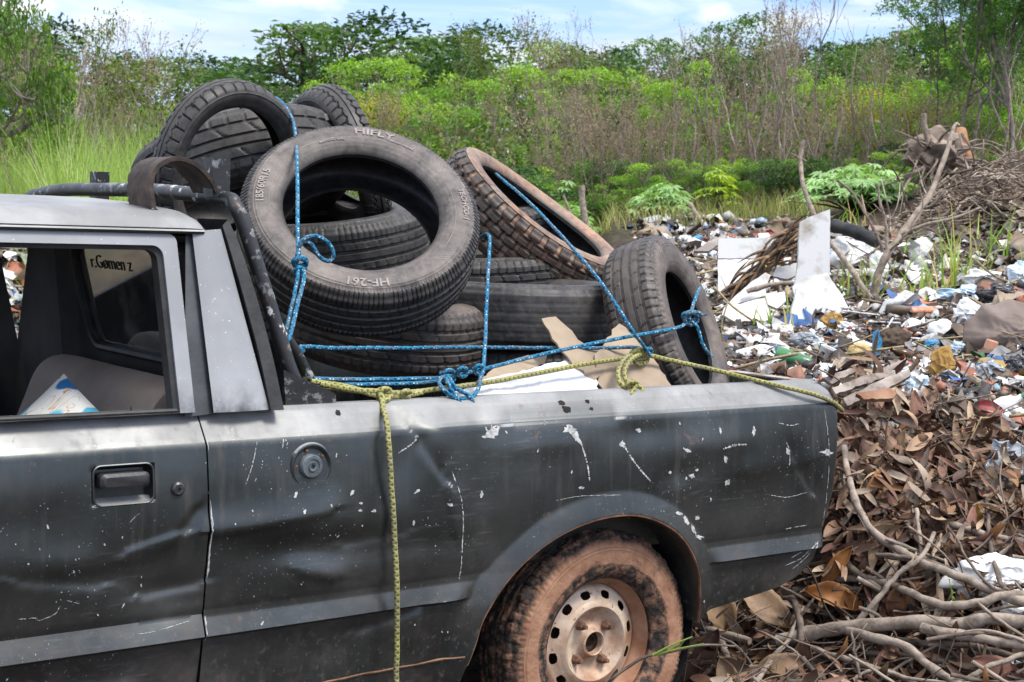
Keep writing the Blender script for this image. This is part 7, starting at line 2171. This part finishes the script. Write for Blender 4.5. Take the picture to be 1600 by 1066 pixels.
# grass tufts growing out of the rubbish
def tuft(px, py, n, hpx, label, spread=0.10, Z=None):
    P0, z0 = ground_pt(px, py)
    h = hpx*z0/F_PX
    P = P0+rng.normal(size=(n, 3))*[spread, spread, 0]
    n = int(n*0.55); P = P[:n]; cg = hue(n, (0.10, 0.19, 0.035), (0.22, 0.30, 0.08), 0.25); dry_ = rng.uniform(size=n) < 0.3; cg[dry_] = hue(int(dry_.sum()), (0.26, 0.22, 0.10), (0.38, 0.33, 0.18), 0.2)
    V, F, C = blades(P, h*rng.uniform(0.35, 1.1, n), 0.014, cg, 1.35)
    tag(link('grass_tuft', fast_mesh('grass_tuft', V, F, C), GRASSM), label, 'grass', 'grass tufts in the rubbish')
tuft(1492, 452, 70, 120, 'tall bright grass tuft growing up beside the pale blue bag', .12)
tuft(1448, 470, 40, 80, 'grass tuft behind the ribbed brick', .10)
tuft(1530, 420, 60, 90, 'grass tuft above the white crumpled bag', .16)
tuft(1340, 470, 40, 90, 'grass tuft between the broken panel and the forked branch', .12)
tuft(1375, 440, 36, 70, 'grass tuft at the foot of the forked branch', .10)
tuft(1575, 395, 70, 80, 'grass tuft at the right edge in the brush', .2)
tuft(1215, 505, 26, 60, 'small grass tuft beside the narrow panel strip', .08)
tuft(1330, 355, 40, 60, 'grass tuft behind the fat black pipe', .12)

# bottles, cups and tins one can pick out on the dump
def vessel(name, px, py, L, R, prof, ang, mat, label, cat, capmat=None):
    P0, z0 = ground_pt(px, py); c = at(px, py, z0-0.06)
    d = cos(radians(ang))*CR+sin(radians(ang))*CU-CD*0.25; d = unit(d); e1 = unit(np.cross(d, [0.2, 0.1, 1])); e2 = np.cross(d, e1)
    a = np.linspace(0, 2*pi, 20, endpoint=False)
    def ring_(pf): return np.array([[c+d*(t-0.5)*L+(cos(q)*e1+sin(q)*e2*(1-0.25*max(0, sin(pi*t))*(px % 3 > 0)))*r*R for t, r in pf] for q in a])
    mb = MB(); mb.grid(ring_(prof), closed_u=True)
    o = mb.obj(name, mat, None, True, 50)
    tag(o, label, cat, 'bottles, cups and tins on the dump')
    if capmat:
        mb = MB(); mb.grid(ring_([(0.985, 0.0), (0.985, 0.36), (1.06, 0.36), (1.065, 0.0)]), closed_u=True); mb.obj('cap', capmat, o)
PB = [(0.0, 0.0), (0.0, 0.85), (0.03, 1.0), (0.30, 1.0), (0.34, 0.93), (0.38, 1.0), (0.66, 1.0), (0.80, 0.72), (0.90, 0.34), (1.0, 0.30)]
PC = [(0.15, 0.0), (0.05, 0.72), (0.0, 0.74), (0.02, 0.78), (1.0, 1.0), (1.02, 1.05), (1.0, 0.96), (0.08, 0.70)]
PT = [(0.0, 0.0), (0.0, 0.98), (0.03, 1.02), (0.06, 0.97), (0.30, 0.97), (0.33, 1.0), (0.36, 0.97), (0.94, 0.97), (0.97, 1.02), (1.0, 0.98), (0.98, 0.9), (0.10, 0.88)]
V_W = mk('white_bottle_plastic', (0.50, 0.50, 0.49), (0.72, 0.72, 0.70), 10, 0.4, 0.1, 60); V_G = mk('green_bottle_plastic', (0.03, 0.12, 0.05), (0.07, 0.22, 0.09), 10, 0.25, 0.1, 60)
V_B = mk('amber_bottle_glass', (0.06, 0.03, 0.012), (0.13, 0.07, 0.03), 10, 0.15, 0.05, 60); V_T = mk('rusting_tin', (0.16, 0.09, 0.055), (0.42, 0.40, 0.38), 14, 0.5, 0.3, 60, metal=0.5)
V_R = mk('faded_red_plastic', (0.32, 0.05, 0.04), (0.46, 0.12, 0.09), 10, 0.5, 0.1, 60)
for q in (('bottle', 1182, 552, .17, .034, PB, 15, V_W, 'white plastic bottle with a blue cap lying near the standing tyre', 'bottle', F_LBLUE),
          ('bottle', 1248, 566, .20, .036, PB, -20, V_G, 'green plastic bottle lying below the narrow panel strip', 'bottle', V_W),
          ('bottle', 1418, 556, .16, .030, PB, 160, V_B, 'brown glass bottle lying below the rotten log', 'bottle', None),
          ('cup', 1290, 560, .09, .038, PC, 70, V_W, 'white plastic cup standing askew below the broken panel', 'cup', None),
          ('cup', 1496, 610, .08, .036, PC, 20, V_R, 'faded red plastic cup below the ochre rag', 'cup', None),
          ('tin', 1210, 580, .10, .037, PT, 10, V_T, 'rusting tin lying just above the tailgate corner', 'tin', None),
          ('tin', 1450, 436, .10, .037, PT, -25, V_T, 'rusting tin lying below the white foam lump', 'tin', None),
          ('bottle', 1140, 424, .22, .04, PB, 8, V_W, 'white bottle lying on the left among the streaked panels', 'bottle', V_R),
          ('bottle', 1560, 640, .18, .034, PB, 30, V_W, 'dirty white bottle below the clear crumpled bag', 'bottle', V_G),
          ('bottle', 1100, 376, .24, .045, PB, 170, F_LBLUE, 'blue bottle lying at the far edge of the rubbish', 'bottle', V_W)):
    vessel(*q)
